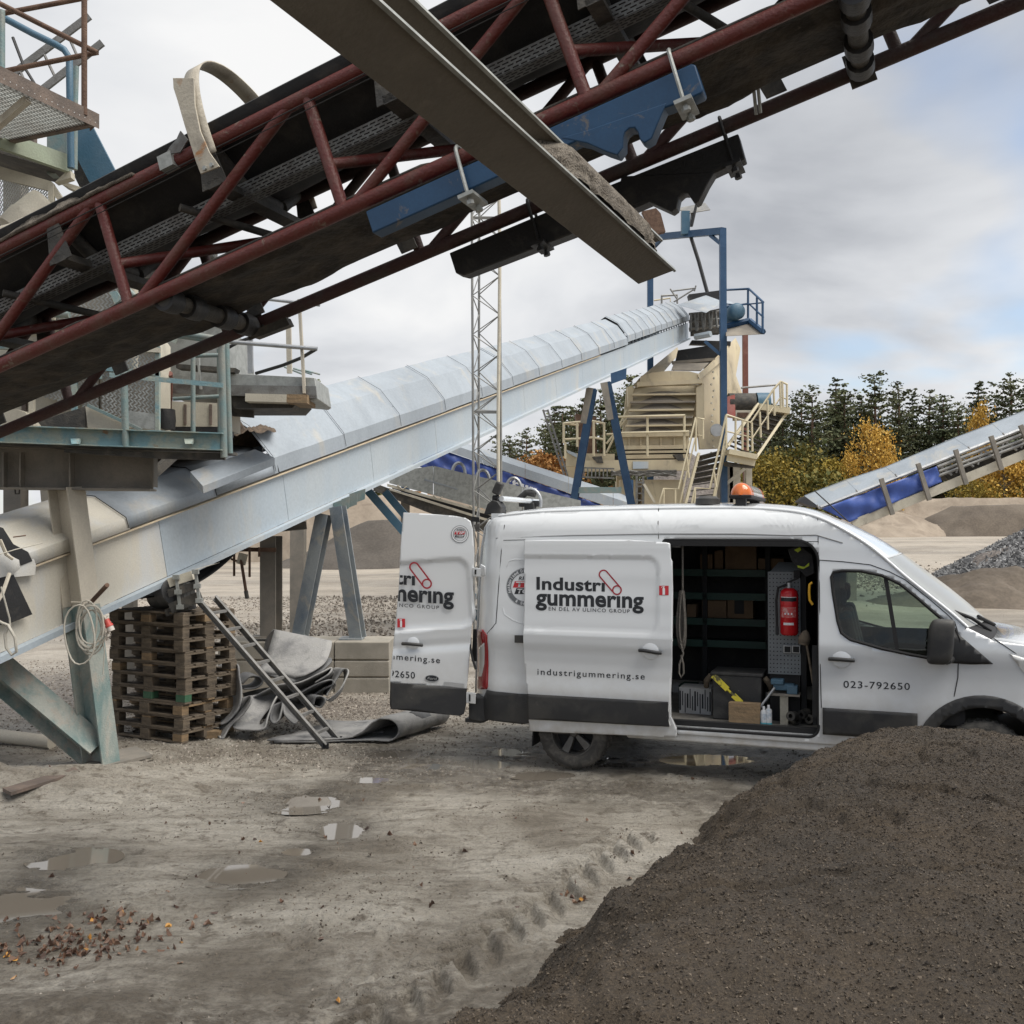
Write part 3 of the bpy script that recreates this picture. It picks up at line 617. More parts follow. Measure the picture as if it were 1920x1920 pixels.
plate('saddle_plate', M.blk, B2, onp([(1150, 395), (1165, 330), (1340, 322), (1326, 345), (1310, 377), (1303, 381), (1295, 371), (1291, 362), (1281, 362), (1272, 370), (1268, 390), (1259, 397), (1213, 376), (1193, 383)], o2 - cn * .004), cn * .10, bevel=.006)
for u, v in ((985, 392), (1342, 242)):
    s, h = qs(u, v, CW); ubolt(B2, Q(s + .04, CW, 0), cd, cn, cw, .062, .28, M.blk)
# cream hoop standing over the belt
s, _ = qs(400, 275)
Hp = thing('guard_hoop', 'cream rusty flat-bar hoop arching over the black belt of the red conveyor', 'belt guard', Q(s, .5, CH))
path = [(-.07, -.10), (-.10, .12), (-.085, .32), (-.02, .47), (.10, .565), (.27, .61), (.45, .60), (.63, .54), (.80, .41), (.93, .24), (1.03, 0), (1.05, -.12)]
rows = []
for i in range(len(path) - 1):
    p_ = [path[max(0, min(len(path) - 1, q))] for q in (i - 1, i, i + 1, i + 2)]
    for j in range(5):
        t = j / 5; a, h = (.5 * (2 * p_[1][c] + (p_[2][c] - p_[0][c]) * t + (2 * p_[0][c] - 5 * p_[1][c] + 4 * p_[2][c] - p_[3][c]) * t * t + (3 * p_[1][c] - p_[0][c] - 3 * p_[2][c] + p_[3][c]) * t ** 3) for c in (0, 1)); rows.append([Q(s - .055, a, CH + h), Q(s + .055, a, CH + h)])
MB().grid(rows).build('hoop_band', M.hoop, Hp, thick=.008, angle=60)
pl_ = [PL(u, v, cO - cn * .14, cn) for u, v in [(324, 146), (363, 146), (365, 196), (375, 245), (392, 285), (411, 312), (376, 326), (366, 300), (345, 232), (333, 190), (325, 165)]]
b_ = MB().plate(pl_, cn * .012).build('outer_strap', M.hoop, Hp, bevel=.002)
for u, v in ((385, 316), (398, 310)): MB().lathe([(0, 0), (.014, 0), (.014, .014), (0, .014)], PL(u, v, cO - cn * .14, cn), -cn, 6).build('bolt', M.zincdull, b_)
plate('foot_plate', M.tray, Hp, [PL(u, v, cO - cn * .06, cn) for u, v in [(338, 245), (352, 262), (338, 285), (310, 290), (318, 275), (330, 262)]], cn * .01)
box('clamp', M.zincdull, Hp, Q(qs(322, 306)[0], -.03, CH), (.10, .07, .09), (cd, cn, cw))
# ================================================================ grey steel channel slanting down in front
e0, e1 = P(707, 0, 2.05), P(1265, 507, 4.1); ce = (e1 - e0); L_ = ce.length; ce.normalize()
fw_ = P(1197, 533, 4.1) - e1; fw_ = fw_ - ce * fw_.dot(ce); wid = fw_.length; fw_.normalize()
cnrm = ce.cross(fw_); cnrm = cnrm if cnrm.z > 0 else -cnrm
# depth of the channel so that its far lip ends where the photo shows it
best = min((abs((PL(1247, 447, e1 + cnrm * d_, cnrm) - (e1 + cnrm * d_)).length), d_) for d_ in [x * .005 for x in range(8, 80)])
dep = best[1]
sh = ce * (PL(1247, 447, e1 + cnrm * dep, cnrm) - e1).dot(ce)
CHN = thing('steel_channel', 'long grey brown steel channel with wet sand in it, slanting down overhead', 'steel channel', e1)
top = e0 - ce * 2.2; bl = P(1197, 533, 4.1)
def cpl(a, b): return [a, b]
t_ = .008
plate('flange', M.chan, CHN, [top, e1, bl, top + fw_ * wid], cnrm * t_, bevel=.002)
f2 = cnrm * dep; plate('flange', M.chan, CHN, [top + f2, e1 + f2 + sh, bl + f2 + sh, top + f2 + fw_ * wid], cnrm * t_, bevel=.002)
plate('web', M.chan, CHN, [top + fw_ * (wid - t_) + cnrm * t_, bl - fw_ * t_ + cnrm * t_, bl - fw_ * t_ + cnrm * dep, top + fw_ * (wid - t_) + cnrm * dep], fw_ * t_)
for a_ in (e1, e1 + f2 + sh): beam('lip_edge', M.zincdull, CHN, a_ - ce * 6, a_, .012, .010, fw_)
rows = []
for i in range(70):
    t = i / 69; q = e1 - ce * (.04 + 1.55 * (1 - t)); rise = .25 + 1.0 * sstep(.10, .38, t) * (1 - .55 * sstep(.80, 1.0, t))
    rows.append([])
    for j in range(18):
        x = j / 17; nz = float(fbm(np.array([t * 16.0]), np.array([x * 4.0]), 4, 15)[0])
        rows[-1].append(q + cnrm * (t_ + .001 + (dep - t_ - .002) * x) + fw_ * (wid * (1 - min(rise + .20 * nz, 1.22) * (.86 + .14 * math.sin(math.pi * (.1 + .8 * x))))))
MB().grid(rows).build('sand_fill', M.sand, CHN, angle=180)

# ================================================================ long covered galvanised conveyor climbing to the screening plant
ge = V((.346, 1, .268)).normalized()
gs_ = V((ge.y, -ge.x, 0)).normalized()          # to the side that faces the yard (away from camera is -gs_)
gO = P(620, 856, 15.5)                          # on the top edge of the near side panel
gw = gs_.cross(ge); gw = gw if gw.z > 0 else -gw
def gp(u, v): p = PL(u, v, gO, gs_) - gO; return p.dot(ge), p.dot(gw)
def GQ(s, a, h): return gO + ge * s - gs_ * a + gw * h
GS0, GS1 = gp(-60, 1112)[0], gp(1290, 603)[0]
PH = abs(gp(620, 941)[1] - gp(620, 856)[1])
GC = thing('covered_conveyor', 'long pale grey covered conveyor rising from the left steel leg to the beige screen', 'conveyor', GQ(GS0, .7, -PH))
WID = 1.35
n_pan = 15; edges = [GS0 + (GS1 - GS0) * (i / n_pan) for i in range(n_pan + 1)]
for i in range(n_pan):
    a, b = edges[i] + .004, edges[i + 1] - .004
    pn = MB().prof(GQ(a, .03, -PH / 2), GQ(b, .03, -PH / 2), [(-.03, -PH / 2), (-.018, -PH / 2 + .05), (-.018, PH / 2 - .09), (-.05, PH / 2 - .03), (-.05, PH / 2), (.02, PH / 2), (.02, -PH / 2)] if True else [], gw)
    pn.build('side_panel', M.galvdust if i < 1 else M.galvpanel, GC)
prof('lower_flange', M.galvpanel, GC, GQ(GS0, -.02, -PH - .035), GQ(GS1, -.02, -PH - .035), [(-.07, -.03), (.06, -.03), (.06, .03), (-.03, .03)], gw)
plate('dust_ledge', M.tandust, GC, [GQ(GS0, -.055, .012), GQ(GS1 - 17, -.055, .012), GQ(GS1 - 17, .10, .05), GQ(GS0, .10, .05)], gw * .012)
beam('far_side_panel', M.galvpanel, GC, GQ(GS0, WID, -PH / 2), GQ(GS1, WID, -PH / 2), .04, PH, gw)
beam('floor_pan', M.dark, GC, GQ(GS0, WID / 2, -PH + .02), GQ(GS1, WID / 2, -PH + .02), WID - .1, .03, gw)
# belt and idler struts seen in the slit under the cover
beam('belt', M.belt, GC, GQ(GS0, WID / 2, .02), GQ(GS1 + 2.5, WID / 2, .02), .8, .03, gw)
for i in range(24): beam('cover_strut', M.galvpanel, GC, GQ(GS1 - 14.2 + i * .6, .05, .0), GQ(GS1 - 14.1 + i * .6, .08, .2), .05, .03, ge)
# cover: folded sheets, each laid over the next
prof_c = [(-.05, .04), (-.04, .25), (.27, .68), (.68, .93), (1.09, .68), (WID + .04, .25), (WID + .05, .02)]
cs = [gp(300, 900)[0], gp(420, 862)[0], gp(545, 860)[0]]
c_start = gp(507, 872)[0]
cov = [c_start]
while cov[-1] < GS1: cov.append(cov[-1] + (2.05 if cov[-1] < GS1 - 15 else 1.25))
for i in range(len(cov) - 1):
    a, b = cov[i], min(cov[i + 1] + .05, GS1 + .1); lift = .09 if a > GS1 - 15 else 0.02
    rows = []; rs = random.Random(i)
    dz = [rs.uniform(-.005, .005) for _ in prof_c]; dz2 = [rs.uniform(-.012, .012) if a > GS1 - 15 else rs.uniform(-.005, .005) for _ in prof_c]
    for k in range(5):
        t = k / 4; rows.append([GQ(a + (b - a) * t, x, y + lift + .006 * (i % 2) + dz[j] * (1 - t) + dz2[j] * t + (.008 * math.sin(t * 3.1) * rs.uniform(-1, 1) if 0 < j < 6 else 0)) for j, (x, y) in enumerate(prof_c)])
    sh_ = MB().grid(rows).build('cover_sheet', M.galv, GC, thick=.006, smooth=False)
    wire = [GQ(a + .02 + .01 * math.sin(q * 5), x - .012, y + lift + .02 + .01) for q, (x, y) in enumerate(prof_c[:4])]
    tube('tie_wire', M.steelwire, sh_, wire, .0035 if a < GS1 - 20 else .005, 5)
    c = GQ(a + .03, .10, .36 + lift); tube('wire_loop', M.steelwire, sh_, [c + ge * .07 * math.cos(q) - gs_ * .0 + gw * .05 * math.sin(q) + gs_ * .03 for q in [z * .8 for z in range(8)]], .005, 4)
# lower covers near the steel leg: one lying sheet, one shifted plate, spilled grit
low = [(-.05, .04), (-.03, .16), (.34, .40), (.70, .44)]
s_a = [GS0, gp(235, 985)[0], gp(400, 925)[0], c_start + .12]
for i in range(3):
    rows = [[GQ(s_a[i] + (s_a[i + 1] - s_a[i]) * t + .004, x, y + .008 * i) for x, y in low] for t in (0, .5, 1)]
    sh_ = MB().grid(rows).build('cover_sheet', M.galvdust if i == 0 else M.galv, GC, thick=.006, angle=20)
    tube('tie_wire', M.steelwire, sh_, [GQ(s_a[i + 1] - .02, x - .012, y + .018) for x, y in low], .006, 5)
pl1 = [P(356, 884, 11.9), P(478, 842, 12.6), P(515, 858, 12.45), P(380, 911, 11.6)]
plate('loose_cover_plate', M.galv, GC, pl1, (0, .02, -.09), bevel=.004)
rows = []; g0_, g1_ = P(262, 898, 12.3), P(512, 826, 14.6)
for i in range(60):
    t = i / 59; rows.append([])
    for j in range(20):
        x = j / 19; nz = float(fbm(np.array([t * 9.0]), np.array([x * 4.0]), 5, 19, .6)[0])
        rows[-1].append(g0_.lerp(g1_, t) + V((-.3, .95, 0)) * (1.3 * x - .55) + V((0, 0, .02 + (.34 + .22 * nz) * math.sin(math.pi * min(1, .12 + x * 1.1)) ** .7 * math.sin(math.pi * (.06 + .88 * t)) ** .5)))
MB().grid(rows).build('spilled_grit', M.sandbrown, GC, angle=180)
# return belt sagging under the conveyor near the pallets
rows = []
s0, s1 = gp(255, 1115)[0], gp(470, 1000)[0]
for i in range(16):
    t = i / 15; sag = -.30 * math.sin(math.pi * t) ** .8
    rows.append([GQ(s0 + (s1 - s0) * t, .12 + 1.05 * j / 7, -PH - .06 + sag * (.75 + .25 * math.sin(math.pi * j / 7))) for j in range(8)])
MB().grid(rows).build('sagging_return_belt', M.belt, GC, thick=.014)
# supports
def footed(par, top_, foot, m, wd, dp, name='support_leg'):
    l_ = prof(name, m, par, top_, foot, cchan(wd, dp, .014), (.3, .95, 0)); box('base_plate', m, l_, foot + V((0, 0, .012)), (.34, .34, .024)); return l_
ft = P(1, 1, 1)
def up_at(u, v, Y): return P(u, v, Y)
for (ua, va, ub, vb, Y) in ((597, 962, 551, 1193, 15.4), (622, 952, 660, 1198, 15.35)):
    footed(GC, P(ua, va, Y), P(ub, vb, Y), M.legfade if hasattr(M, 'legfade') else M.galvpanel, .20, .17)
footed(GC, P(494, 1005, 15.2), P(494, 1195, 15.2), M.webgrey, .26, .20)
prof('tie_beam', M.webgrey, GC, P(520, 990, 15.3), P(575, 985, 15.3), cchan(.12, .12), (0, 0, 1))
for (ua, va, ub, vb, Y) in ((690, 920, 760, 1000, 18.2), (722, 922, 775, 985, 19.4)):
    beam('support_strut', M.bluestrut if hasattr(M, 'bluestrut') else M.tealtube, GC, P(ua, va, Y), P(ub, vb, Y) + (P(ub, vb, Y) - P(ua, va, Y)) * 2.2, .12, .14)
for (ua, va, ub, vb) in ((1106, 728, 1062, 985), (1132, 718, 1185, 985)):
    Y = 30.5; a, b = P(ua, va, Y), P(ub, vb, Y); k = (b.z - terr(b.x, Y)) / (a.z - b.z); footed(GC, a, b + (b - a) * k, M.bluefade, .21, .18); beam('dusty_leg_top', M.webgrey, GC, a + V((0, -.11, 0)), a.lerp(b, .26) + V((0, -.10, 0)), .23, .03, (0, -1, 0))
beam('cross_tie', M.tealtube, GC, P(1078, 919, 30.5), P(1165, 919, 30.5), .12, .18)
for u0, v0, Y in ((1160, 712, 31.5), (655, 948, 15.6), (670, 938, 15.9), (640, 955, 15.4)):
    plate('gusset', M.tealtube if v0 > 900 else M.bluedark, GC, [P(u0 - 15, v0 - 12, Y), P(u0 + 15, v0 - 22, Y), P(u0 + 14, v0 - 2, Y), P(u0 - 14, v0 + 8, Y)], (0, .02, 0))
# tail end of the conveyor with its guard opening at the left edge
def YG(u, d=.22): return 8.1 / (.346 + (960 - u) / F) - d
pp('tail_guard', M.galvdust, GC, [(u, v, YG(u, .07)) for u, v in [(-70, 1060), (62, 1048), (66, 1060), (64, 1078), (30, 1082), (-70, 1090)]], .02)
for pts in ([(-40, 975), (5, 990), (24, 1020), (52, 1035), (60, 1052), (40, 1060), (14, 1035), (-40, 1010)], [(-40, 1080), (22, 1072), (40, 1110), (60, 1152), (20, 1168), (-40, 1180)]):
    pp('guard_opening', M.blk, GC, [(u, v, YG(u, .08)) for u, v in pts], .01)
pp('guard_cover', M.galvdust, GC, [(u, v, YG(u, .16)) for u, v in [(-40, 1015), (2, 1012), (14, 1040), (34, 1050), (36, 1066), (22, 1078), (-40, 1092)]], .02)
pt('guard_bar', M.creamleg, GC, [(0, 1012, 9.2), (12, 1040, 9.25), (24, 1048, 9.3)], .016, 6); pt('guard_bar', M.creamleg, GC, [(18, 1075, 9.3), (4, 1115, 9.2), (-20, 1150, 9.1)], .018, 6)
pt('pull_cord', M.cable, GC, [(-10, 1042, 9.1), (30, 1030, 9.35), (80, 1018, 9.7)], .005, 5); pt('drain_pipe', M.rust, GC, [(25, 1007, 9.35), (48, 1004, 9.5)], .006, 5)
# spare air cable hanging at the left edge
Cq = thing('hanging_cable', 'short loop of dusty pale cable hanging at the conveyor tail by the left edge', 'cable', P(10, 1180, 9.0))
pt('cable_run', M.cable, Cq, [(-20, 1155, 9.0), (4, 1168, 9.0), (15, 1172, 9.0), (28, 1195, 9.0), (31, 1222, 9.0), (22, 1228, 9.0), (12, 1215, 9.0), (9, 1190, 9.0), (16, 1172, 9.02)], .013, 7)
pt('cable_run', M.cable, Cq, [(2, 1100, 9.0), (10, 1130, 9.0), (18, 1160, 9.02), (19, 1175, 9.02)], .008, 6)
# ================================================================ steel frame of the feed station at the left
FR = thing('support_frame', 'dusty cream and worn green steel leg with diagonal brace under a heavy beam', 'steel frame', G(195, 1440))
wdv = V((-.9, .44, 0)).normalized()
prof('leg', M.creamleg, FR, P(124, 916, 10.35), P(152, 1135, 10.37), ibeam(.22, .29, .018, .014), wdv)
lg = prof('leg', M.greenleg, FR, P(152, 1136, 10.37), P(192, 1436, 10.4) - V((0, 0, .06)), ibeam(.22, .29, .018, .014), wdv, label='lower part of the leg in worn green paint')
a, b = P(-160, 1128, 10.15), P(176, 1408, 10.38)
prof('diagonal_brace', M.greenleg, FR, a, b, ibeam(.26, .26, .016, .016), (.25, -.55, .8))
fp = P(232, 1425, 10.5); plate('base_plate', M.webgrey, FR, [G(175, 1447, .02), G(285, 1420, .02), G(255, 1404, .02), G(150, 1425, .02)], (0, 0, .03)); plate('base_edge', M.rustgrey, FR, [G(178, 1452, -.04), G(287, 1424, -.04), G(287, 1424, .02), G(178, 1452, .02)], (.004, .01, 0))
hb = prof('main_beam', M.webgrey, FR, P(-160, 876, 10.25), P(288, 881, 10.4), ibeam(.24, .43, .02, .014), (0, 0, 1))
for u in (4, 36, 129, 286): plate('stiffener', M.webgrey, hb, [P(u, 848, 10.22), P(u, 913, 10.22), P(u, 913, 10.22) + V((0, .11, 0)), P(u, 848, 10.22) + V((0, .11, 0))], (.014, 0, 0))
prof('main_beam', M.webgrey, FR, P(-160, 878, 12.2), P(270, 884, 12.2), ibeam(.24, .43, .02, .014), (0, 0, 1))
for a, b in (((42, 905, 10.6), (118, 845, 10.6)), ((262, 912, 10.6), (330, 850, 11.0))): beam('knee_brace', M.dark, FR, P(*a), P(*b), .07, .09)
beam('hanger_column', M.creamleg, FR, P(98, 915, 12.1), P(118, 1150, 12.1), .2, .2)
pt('hook', M.dark, FR, [(28, 915, 10.3), (29, 926, 10.3), (36, 926, 10.3), (37, 915, 10.3)], .008, 6)
# coiled cable on the leg
cc = thing('cable_coil', 'grey extension cable coiled on a rod at the steel leg', 'cable', P(165, 1150, 10.0))
rs = random.Random(5)
for k in range(7):
    cx, cy, rx, ry = 168 + rs.uniform(-6, 6), 1175 + rs.uniform(-6, 10), rs.uniform(18, 28), rs.uniform(34, 48); Y = 9.98 - .02 * k
    if k == 6: cx, cy, rx, ry = 149, 1190, 29, 56
    MB().tube([P(cx + rx * math.cos(q) * (1 + .12 * math.sin(q * 2 + k)), cy + ry * math.sin(q), Y) for q in [z * math.pi / 10 for z in range(20)]], .0085, 6, closed=True).build('cable_loop', M.cable, cc)
pt('cable_tail', M.cable, cc, [(185, 1140, 9.95), (196, 1160, 9.95), (200, 1168, 9.95)], .008, 6); pt('cable_tail', M.cable, cc, [(190, 1190, 9.95), (196, 1220, 9.98), (193, 1265, 10.0)], .005, 6)
MB().lathe([(0, -.05), (.028, -.05), (.03, .0), (.038, .01), (.038, .03), (0, .03)], P(203, 1170, 9.93), V((.45, 0, -.9)), 14).build('plug_body', M.plug, cc)
MB().lathe([(0, .031), (.034, .031), (.034, .075), (0, .075)], P(203, 1170, 9.93), V((.45, 0, -.9)), 14).build('plug_collar', M.plugwhite, cc)
hk = tube('hook_rod', M.rust, FR, [P(168, 1132, 10.25), P(201, 1097, 9.75)], .022, 8)
pt('hook_pin', M.creamleg, FR, [(134, 1129, 10.1), (158, 1130, 10.0)], .010, 6)
# low pipe and loose plank at the leg foot
tube('fallen_pipe', M.creamleg, None, [G(-60, 1372, .12), G(98, 1392, .08)], .075, 12, label='pale pipe half buried in the mud behind the green brace', cat='pipe')
pl_ = plate('steel_plank', M.rustgrey, None, [G(20, 1492, .10), G(150, 1452, .12), G(140, 1444, .12), G(5, 1484, .10)], (0, 0, .03), label='muddy flat steel bar lying in the dirt left of the base plate', cat='steel bar')
# ================================================================ feed station: platform, guards, housing, rails
ST = thing('feed_station', 'dusty pale feed station with teal platform, mesh guards and handrails', 'machine', P(200, 840, 11))
def lattice(par, quad, nu, nv, m, wd=.006):
    """expanded metal: strands zigzag between the four corners"""
    a, b, c, d = [P(*q) for q in quad]; mb = MB()      # a top-left b top-right c bottom-right d bottom-left
    def pos(x, y): return (a * (1 - x) + b * x) * (1 - y) + (d * (1 - x) + c * x) * y
    nrm = (b - a).cross(d - a).normalized()
    for i in range(nu):
        pts = [pos((i + .5 + (.46 if (j % 2) else -.46)) / nu, j / nv) for j in range(nv + 1)]
        for j in range(nv):
            p, q = pts[j], pts[j + 1]; sd = (q - p).cross(nrm).normalized() * wd; mb.add([p - sd, p + sd, q + sd, q - sd], [(0, 1, 2, 3)])
    return mb.build('expanded_mesh', m, par, smooth=False)
# platform edge
pb_ = prof('platform_edge', M.teal, ST, P(-60, 812, 9.95), P(420, 829, 9.95), cchan(.08, .17, .01), (0, 0, 1))
for i, u in enumerate((132, 345)): pp('cleat', M.teal, pb_, [(u, 822, 9.9), (u + 18, 822, 9.9), (u + 14, 832, 9.82), (u + 2, 832, 9.82)], .05)
plate('platform_deck', M.dark, ST, [P(-60, 833, 9.98), P(420, 848, 9.98), P(420, 848, 9.98) + V((0, .5, 0)), P(-60, 833, 9.98) + V((0, .5, 0))], (0, 0, .03))
plate('deck_rim', M.dark, ST, [P(120, 842, 9.97), P(420, 850, 9.97), P(421, 862, 9.97), P(300, 860, 9.97), P(120, 848, 9.97)], (0, .05, 0))
for u0, v0, u1, v1, Y, r in ((236, 838, 232, 690, 9.9, .034), (362, 812, 362, 668, 11.2, .026), (420, 858, 415, 640, 9.95, .034), (431, 850, 424, 640, 10.1, .03), (413, 812, 411, 655, 11.5, .028)):
    pt('rail_post', M.tealtube, ST, [(u0, v0, Y), (u1, v1, Y)], r, 10)
pp('mid_rail', M.teal, ST, [(205, 698, 9.88), (418, 718, 9.88), (418, 727, 9.88), (205, 707, 9.88)], .012)
pt('hand_rail', M.tealtube, ST, [(318, 622, 9.9), (420, 637, 9.9)], .03, 10); pt('hand_rail', M.tealtube, ST, [(318, 628, 11.4), (412, 641, 11.4)], .026, 10)
pt('hand_rail', M.tealtube, ST, [(330, 668, 11.3), (412, 666, 11.3)], .024, 8); pt('hand_rail', M.tealtube, ST, [(325, 748, 11.3), (412, 743, 11.3)], .022, 8)
for u in (308, 318): pt('rust_post', M.brownred, ST, [(u, 812, 11.6 + .1 * (u - 308)), (u, 700, 11.6)], .034, 10)
# mesh guards
lattice(ST, ((190, 640, 10.7), (296, 660, 10.7), (296, 808, 10.7), (190, 770, 10.7)), 14, 26, M.zincdull, .007); lattice(ST, ((60, 640, 10.72), (185, 640, 10.72), (185, 770, 10.72), (60, 740, 10.72)), 16, 20, M.zincdull, .007)
pbm('guard_frame', M.teal, ST, (296, 650, 10.68), (296, 810, 10.68), .05, .04); pbm('guard_frame', M.teal, ST, (180, 690, 10.68), (300, 702, 10.68), .05, .04)
lattice(ST, ((20, 505, 10.6), (230, 530, 10.6), (225, 612, 10.6), (20, 612, 10.6)), 26, 15, M.zincdull, .007)
pbm('guard_frame', M.creamhouse, ST, (101, 520, 10.58), (99, 600, 10.58), .03, .05); pp('guard_frame', M.teal, ST, [(205, 548, 10.55), (218, 545, 10.55), (228, 560, 10.55), (215, 570, 10.55)], .03)
pp('machine_interior', M.webgrey, ST, [(190, 645, 11.1), (294, 662, 11.1), (294, 806, 11.1), (190, 768, 11.1)], .05); pp('machine_interior', M.webgrey, ST, [(60, 645, 11.1), (184, 645, 11.1), (184, 766, 11.1), (60, 738, 11.1)], .05); pp('machine_interior', M.webgrey, ST, [(20, 510, 11.1), (226, 534, 11.1), (222, 610, 11.1), (20, 610, 11.1)], .05)
# housing behind the guards
pp('housing', M.creamhouse, ST, [(-80, 520, 11.3), (240, 560, 11.3), (300, 640, 11.3), (300, 812, 11.3), (-80, 800, 11.3)], .35)
pp('flywheel_guard', M.creamhouse, ST, [(20 + 42 * math.cos(q * .45), 798 - 32 * math.sin(q * .45), 10.5) for q in range(8)], .25)
pp('sloping_plate', M.creamhouse, ST, [(160, 762, 10.4), (172, 764, 10.4), (250, 800, 10.4), (236, 808, 10.4), (165, 806, 10.4)], .05)
pp('dark_side', M.dark, ST, [(70, 790, 10.42), (160, 762, 10.42), (160, 804, 10.42), (78, 800, 10.42)], .05)
pbm('sloping_rail', M.tealtube, ST, (165, 760, 10.35), (265, 806, 10.35), .05, .03)
for u, v, r_ in ((205, 745, .14), (120, 590, .10)): MB().lathe([(0, 0), (r_ * .3, -.05), (r_, -.05), (r_, .05), (0, .05)], P(u, v, 11.2), (0, -1, 0), 24).build('shaft_cover', M.creamhouse, ST)
pp('skirt_plate', M.zincdull, ST, [(240, 770, 10.66), (292, 776, 10.66), (292, 806, 10.66), (240, 800, 10.66)], .01)
for q, r_ in (([(-20, 600, 10.5), (60, 610, 10.5), (120, 640, 10.5)], .05), ([(-20, 585, 10.45), (130, 590, 10.45)], .035), ([(-20, 628, 10.4), (90, 622, 10.4), (150, 600, 10.4)], .04), ([(250, 440, 10.8), (250, 700, 10.8)], .05), ([(330, 500, 10.9), (345, 620, 10.9)], .045), ([(215, 520, 10.6), (300, 600, 10.6)], .03)): pt('pipe', M.tealtube if r_ < .04 else M.creamhouse, ST, q, r_, 10)
for u0, v0, u1, v1 in ((-20, 650, 200, 655), (-20, 700, 190, 706), (140, 640, 140, 800), (60, 640, 60, 790), (230, 600, 330, 640), (255, 655, 300, 657)): pbm('frame_bar', M.teal if u0 % 3 else M.creamhouse, ST, (u0, v0, 10.64), (u1, v1, 10.64), .05, .05, (0, -1, .01))
for u, v in ((80, 668), (160, 720), (40, 740), (205, 690)): pp('stiffener', M.rustgrey, ST, [(u, v, 11.25), (u + 8, v, 11.25), (u + 8, v + 60, 11.25), (u, v + 60, 11.25)], .04)
# galvanised chute to the right
pp('chute_body', M.zincdull, ST, [(300, 590, 12.4), (425, 615, 12.4), (432, 690, 12.4), (432, 745, 12.4), (300, 735, 12.4)], 1.2)
pp('chute_side', M.zincdull, ST, [(427, 700, 12.0), (590, 708, 12.0), (596, 748, 12.0), (590, 752, 12.0), (427, 738, 12.0)], .9, bevel=.006)
pp('chute_flange', M.tray, ST, [(310, 720, 11.95), (592, 724, 11.95), (594, 747, 11.95), (310, 737, 11.95)], .03)
pp('chute_lip', M.dark, ST, [(330, 682, 11.9), (442, 690, 11.9), (438, 698, 11.9), (330, 690, 11.9)], .2)
pp('chute_floor', M.dark, ST, [(427, 741, 12.05), (560, 752, 12.05), (548, 765, 12.05), (440, 765, 12.05)], .8)
pbm('timber_end', M.woodlight, ST, (546, 752, 12.1), (584, 753, 12.1), .5, .10)
pbm('timber', M.creamhouse, ST, (470, 750, 12.1), (546, 752, 12.1), .5, .09)
for u0, v0, u1, v1, Y, m in ((470, 700, 469, 632, 12.3, M.zinc), (543, 700, 541, 605, 12.8, M.creamleg)): pbm('post', m, ST, (u0, v0, Y), (u1, v1, Y), .05, .06)
pbm('strap_post', M.creamleg, ST, (571, 738, 11.95), (561, 562, 11.95), .03, .065, (0, -1, 0)); pbm('strap_post', M.zincdull, ST, (377, 730, 11.9), (372, 670, 11.9), .02, .06, (0, -1, 0))
pt('hand_rail', M.zinc, ST, [(430, 641, 11.9), (595, 654, 11.9)], .025, 10); pt('hand_rail', M.zinc, ST, [(475, 558, 11.9), (600, 572, 11.9)], .02, 8)
pt('rubber_hose', M.blk, ST, [(592, 655, 11.9), (565, 671, 12.1), (530, 685, 12.3), (480, 700, 12.5)], .022, 8); pt('rubber_hose', M.blk, ST, [(428, 652, 12.1), (450, 640, 12.1), (470, 633, 12.1)], .02, 8)
pp('side_box', M.creamhouse, ST, [(322, 752, 11.8), (412, 756, 11.8), (412, 800, 11.8), (322, 800, 11.8)], .9)
for u in (344, 392): pp('side_box_rib', M.rustgrey, ST, [(u, 758, 11.78), (u + 5, 758, 11.78), (u + 5, 796, 11.78), (u, 796, 11.78)], .02)
pp('dark_gap', M.blk, ST, [(322, 801, 11.8), (412, 801, 11.8), (412, 812, 11.8), (322, 812, 11.8)], .6)
MB().lathe([(0, -.4), (.24, -.4), (.3, -.2), (.3, .3), (0, .3)], P(455, 792, 15.2), V((1, .1, .15)), 28).build('white_tank', M.creamhouse, ST)
pp('hatch', M.dark, ST, [(432, 752, 12.3), (475, 757, 12.3), (475, 783, 12.3), (436, 780, 12.3)], .05)
MB().lathe([(0, -.1), (.11, -.1), (.12, .0), (.11, .12), (0, .12)], P(309, 788, 11.4), (0, 0, 1), 16).build('motor', M.blk, ST)
for a, b in (((300, 812, 12.6), (300, 560, 12.6)), ((420, 812, 13), (420, 720, 13))): pbm('column', M.creamhouse, ST, a, b, .15, .15)
for u, Y in ((-60, 12), (300, 14.9), (245, 15.6)):
    p = P(u, 860, Y); beam('column', M.webgrey, ST, V((p.x, p.y, 0)), p, .18, .18, (0, 1, 0))
# white conveyor end far behind the chute
WC = thing('white_conveyor', 'white cased conveyor end with blue railing behind the galvanised chute', 'conveyor', P(520, 800, 22))
pp('casing', M.creamhouse, WC, [(478, 762, 22), (540, 778, 22), (560, 800, 22), (505, 815, 22), (470, 790, 22)], 1.2)
for i in range(6): pt('rail', M.bluestrut if hasattr(M, 'bluestrut') else M.tealtube, WC, [(490 + i * 16, 745 + i * 3, 22), (492 + i * 16, 790 + i * 2, 22)], .03, 6)
for v in (752, 768, 784): pt('rail', M.tealtube, WC, [(485, v - 4, 22), (600, v + 12, 22)], .03, 6)
for u in (558, 575, 590): pt('rail', M.tealtube, WC, [(u - 25, 688 + (u - 558) * .15, 22), (u + 10, 702, 22)], .02, 5)
p = P(560, 815, 22.5); beam('stand', M.webgrey, WC, V((p.x, p.y, 0)), p, .3, .3, (0, 1, 0))
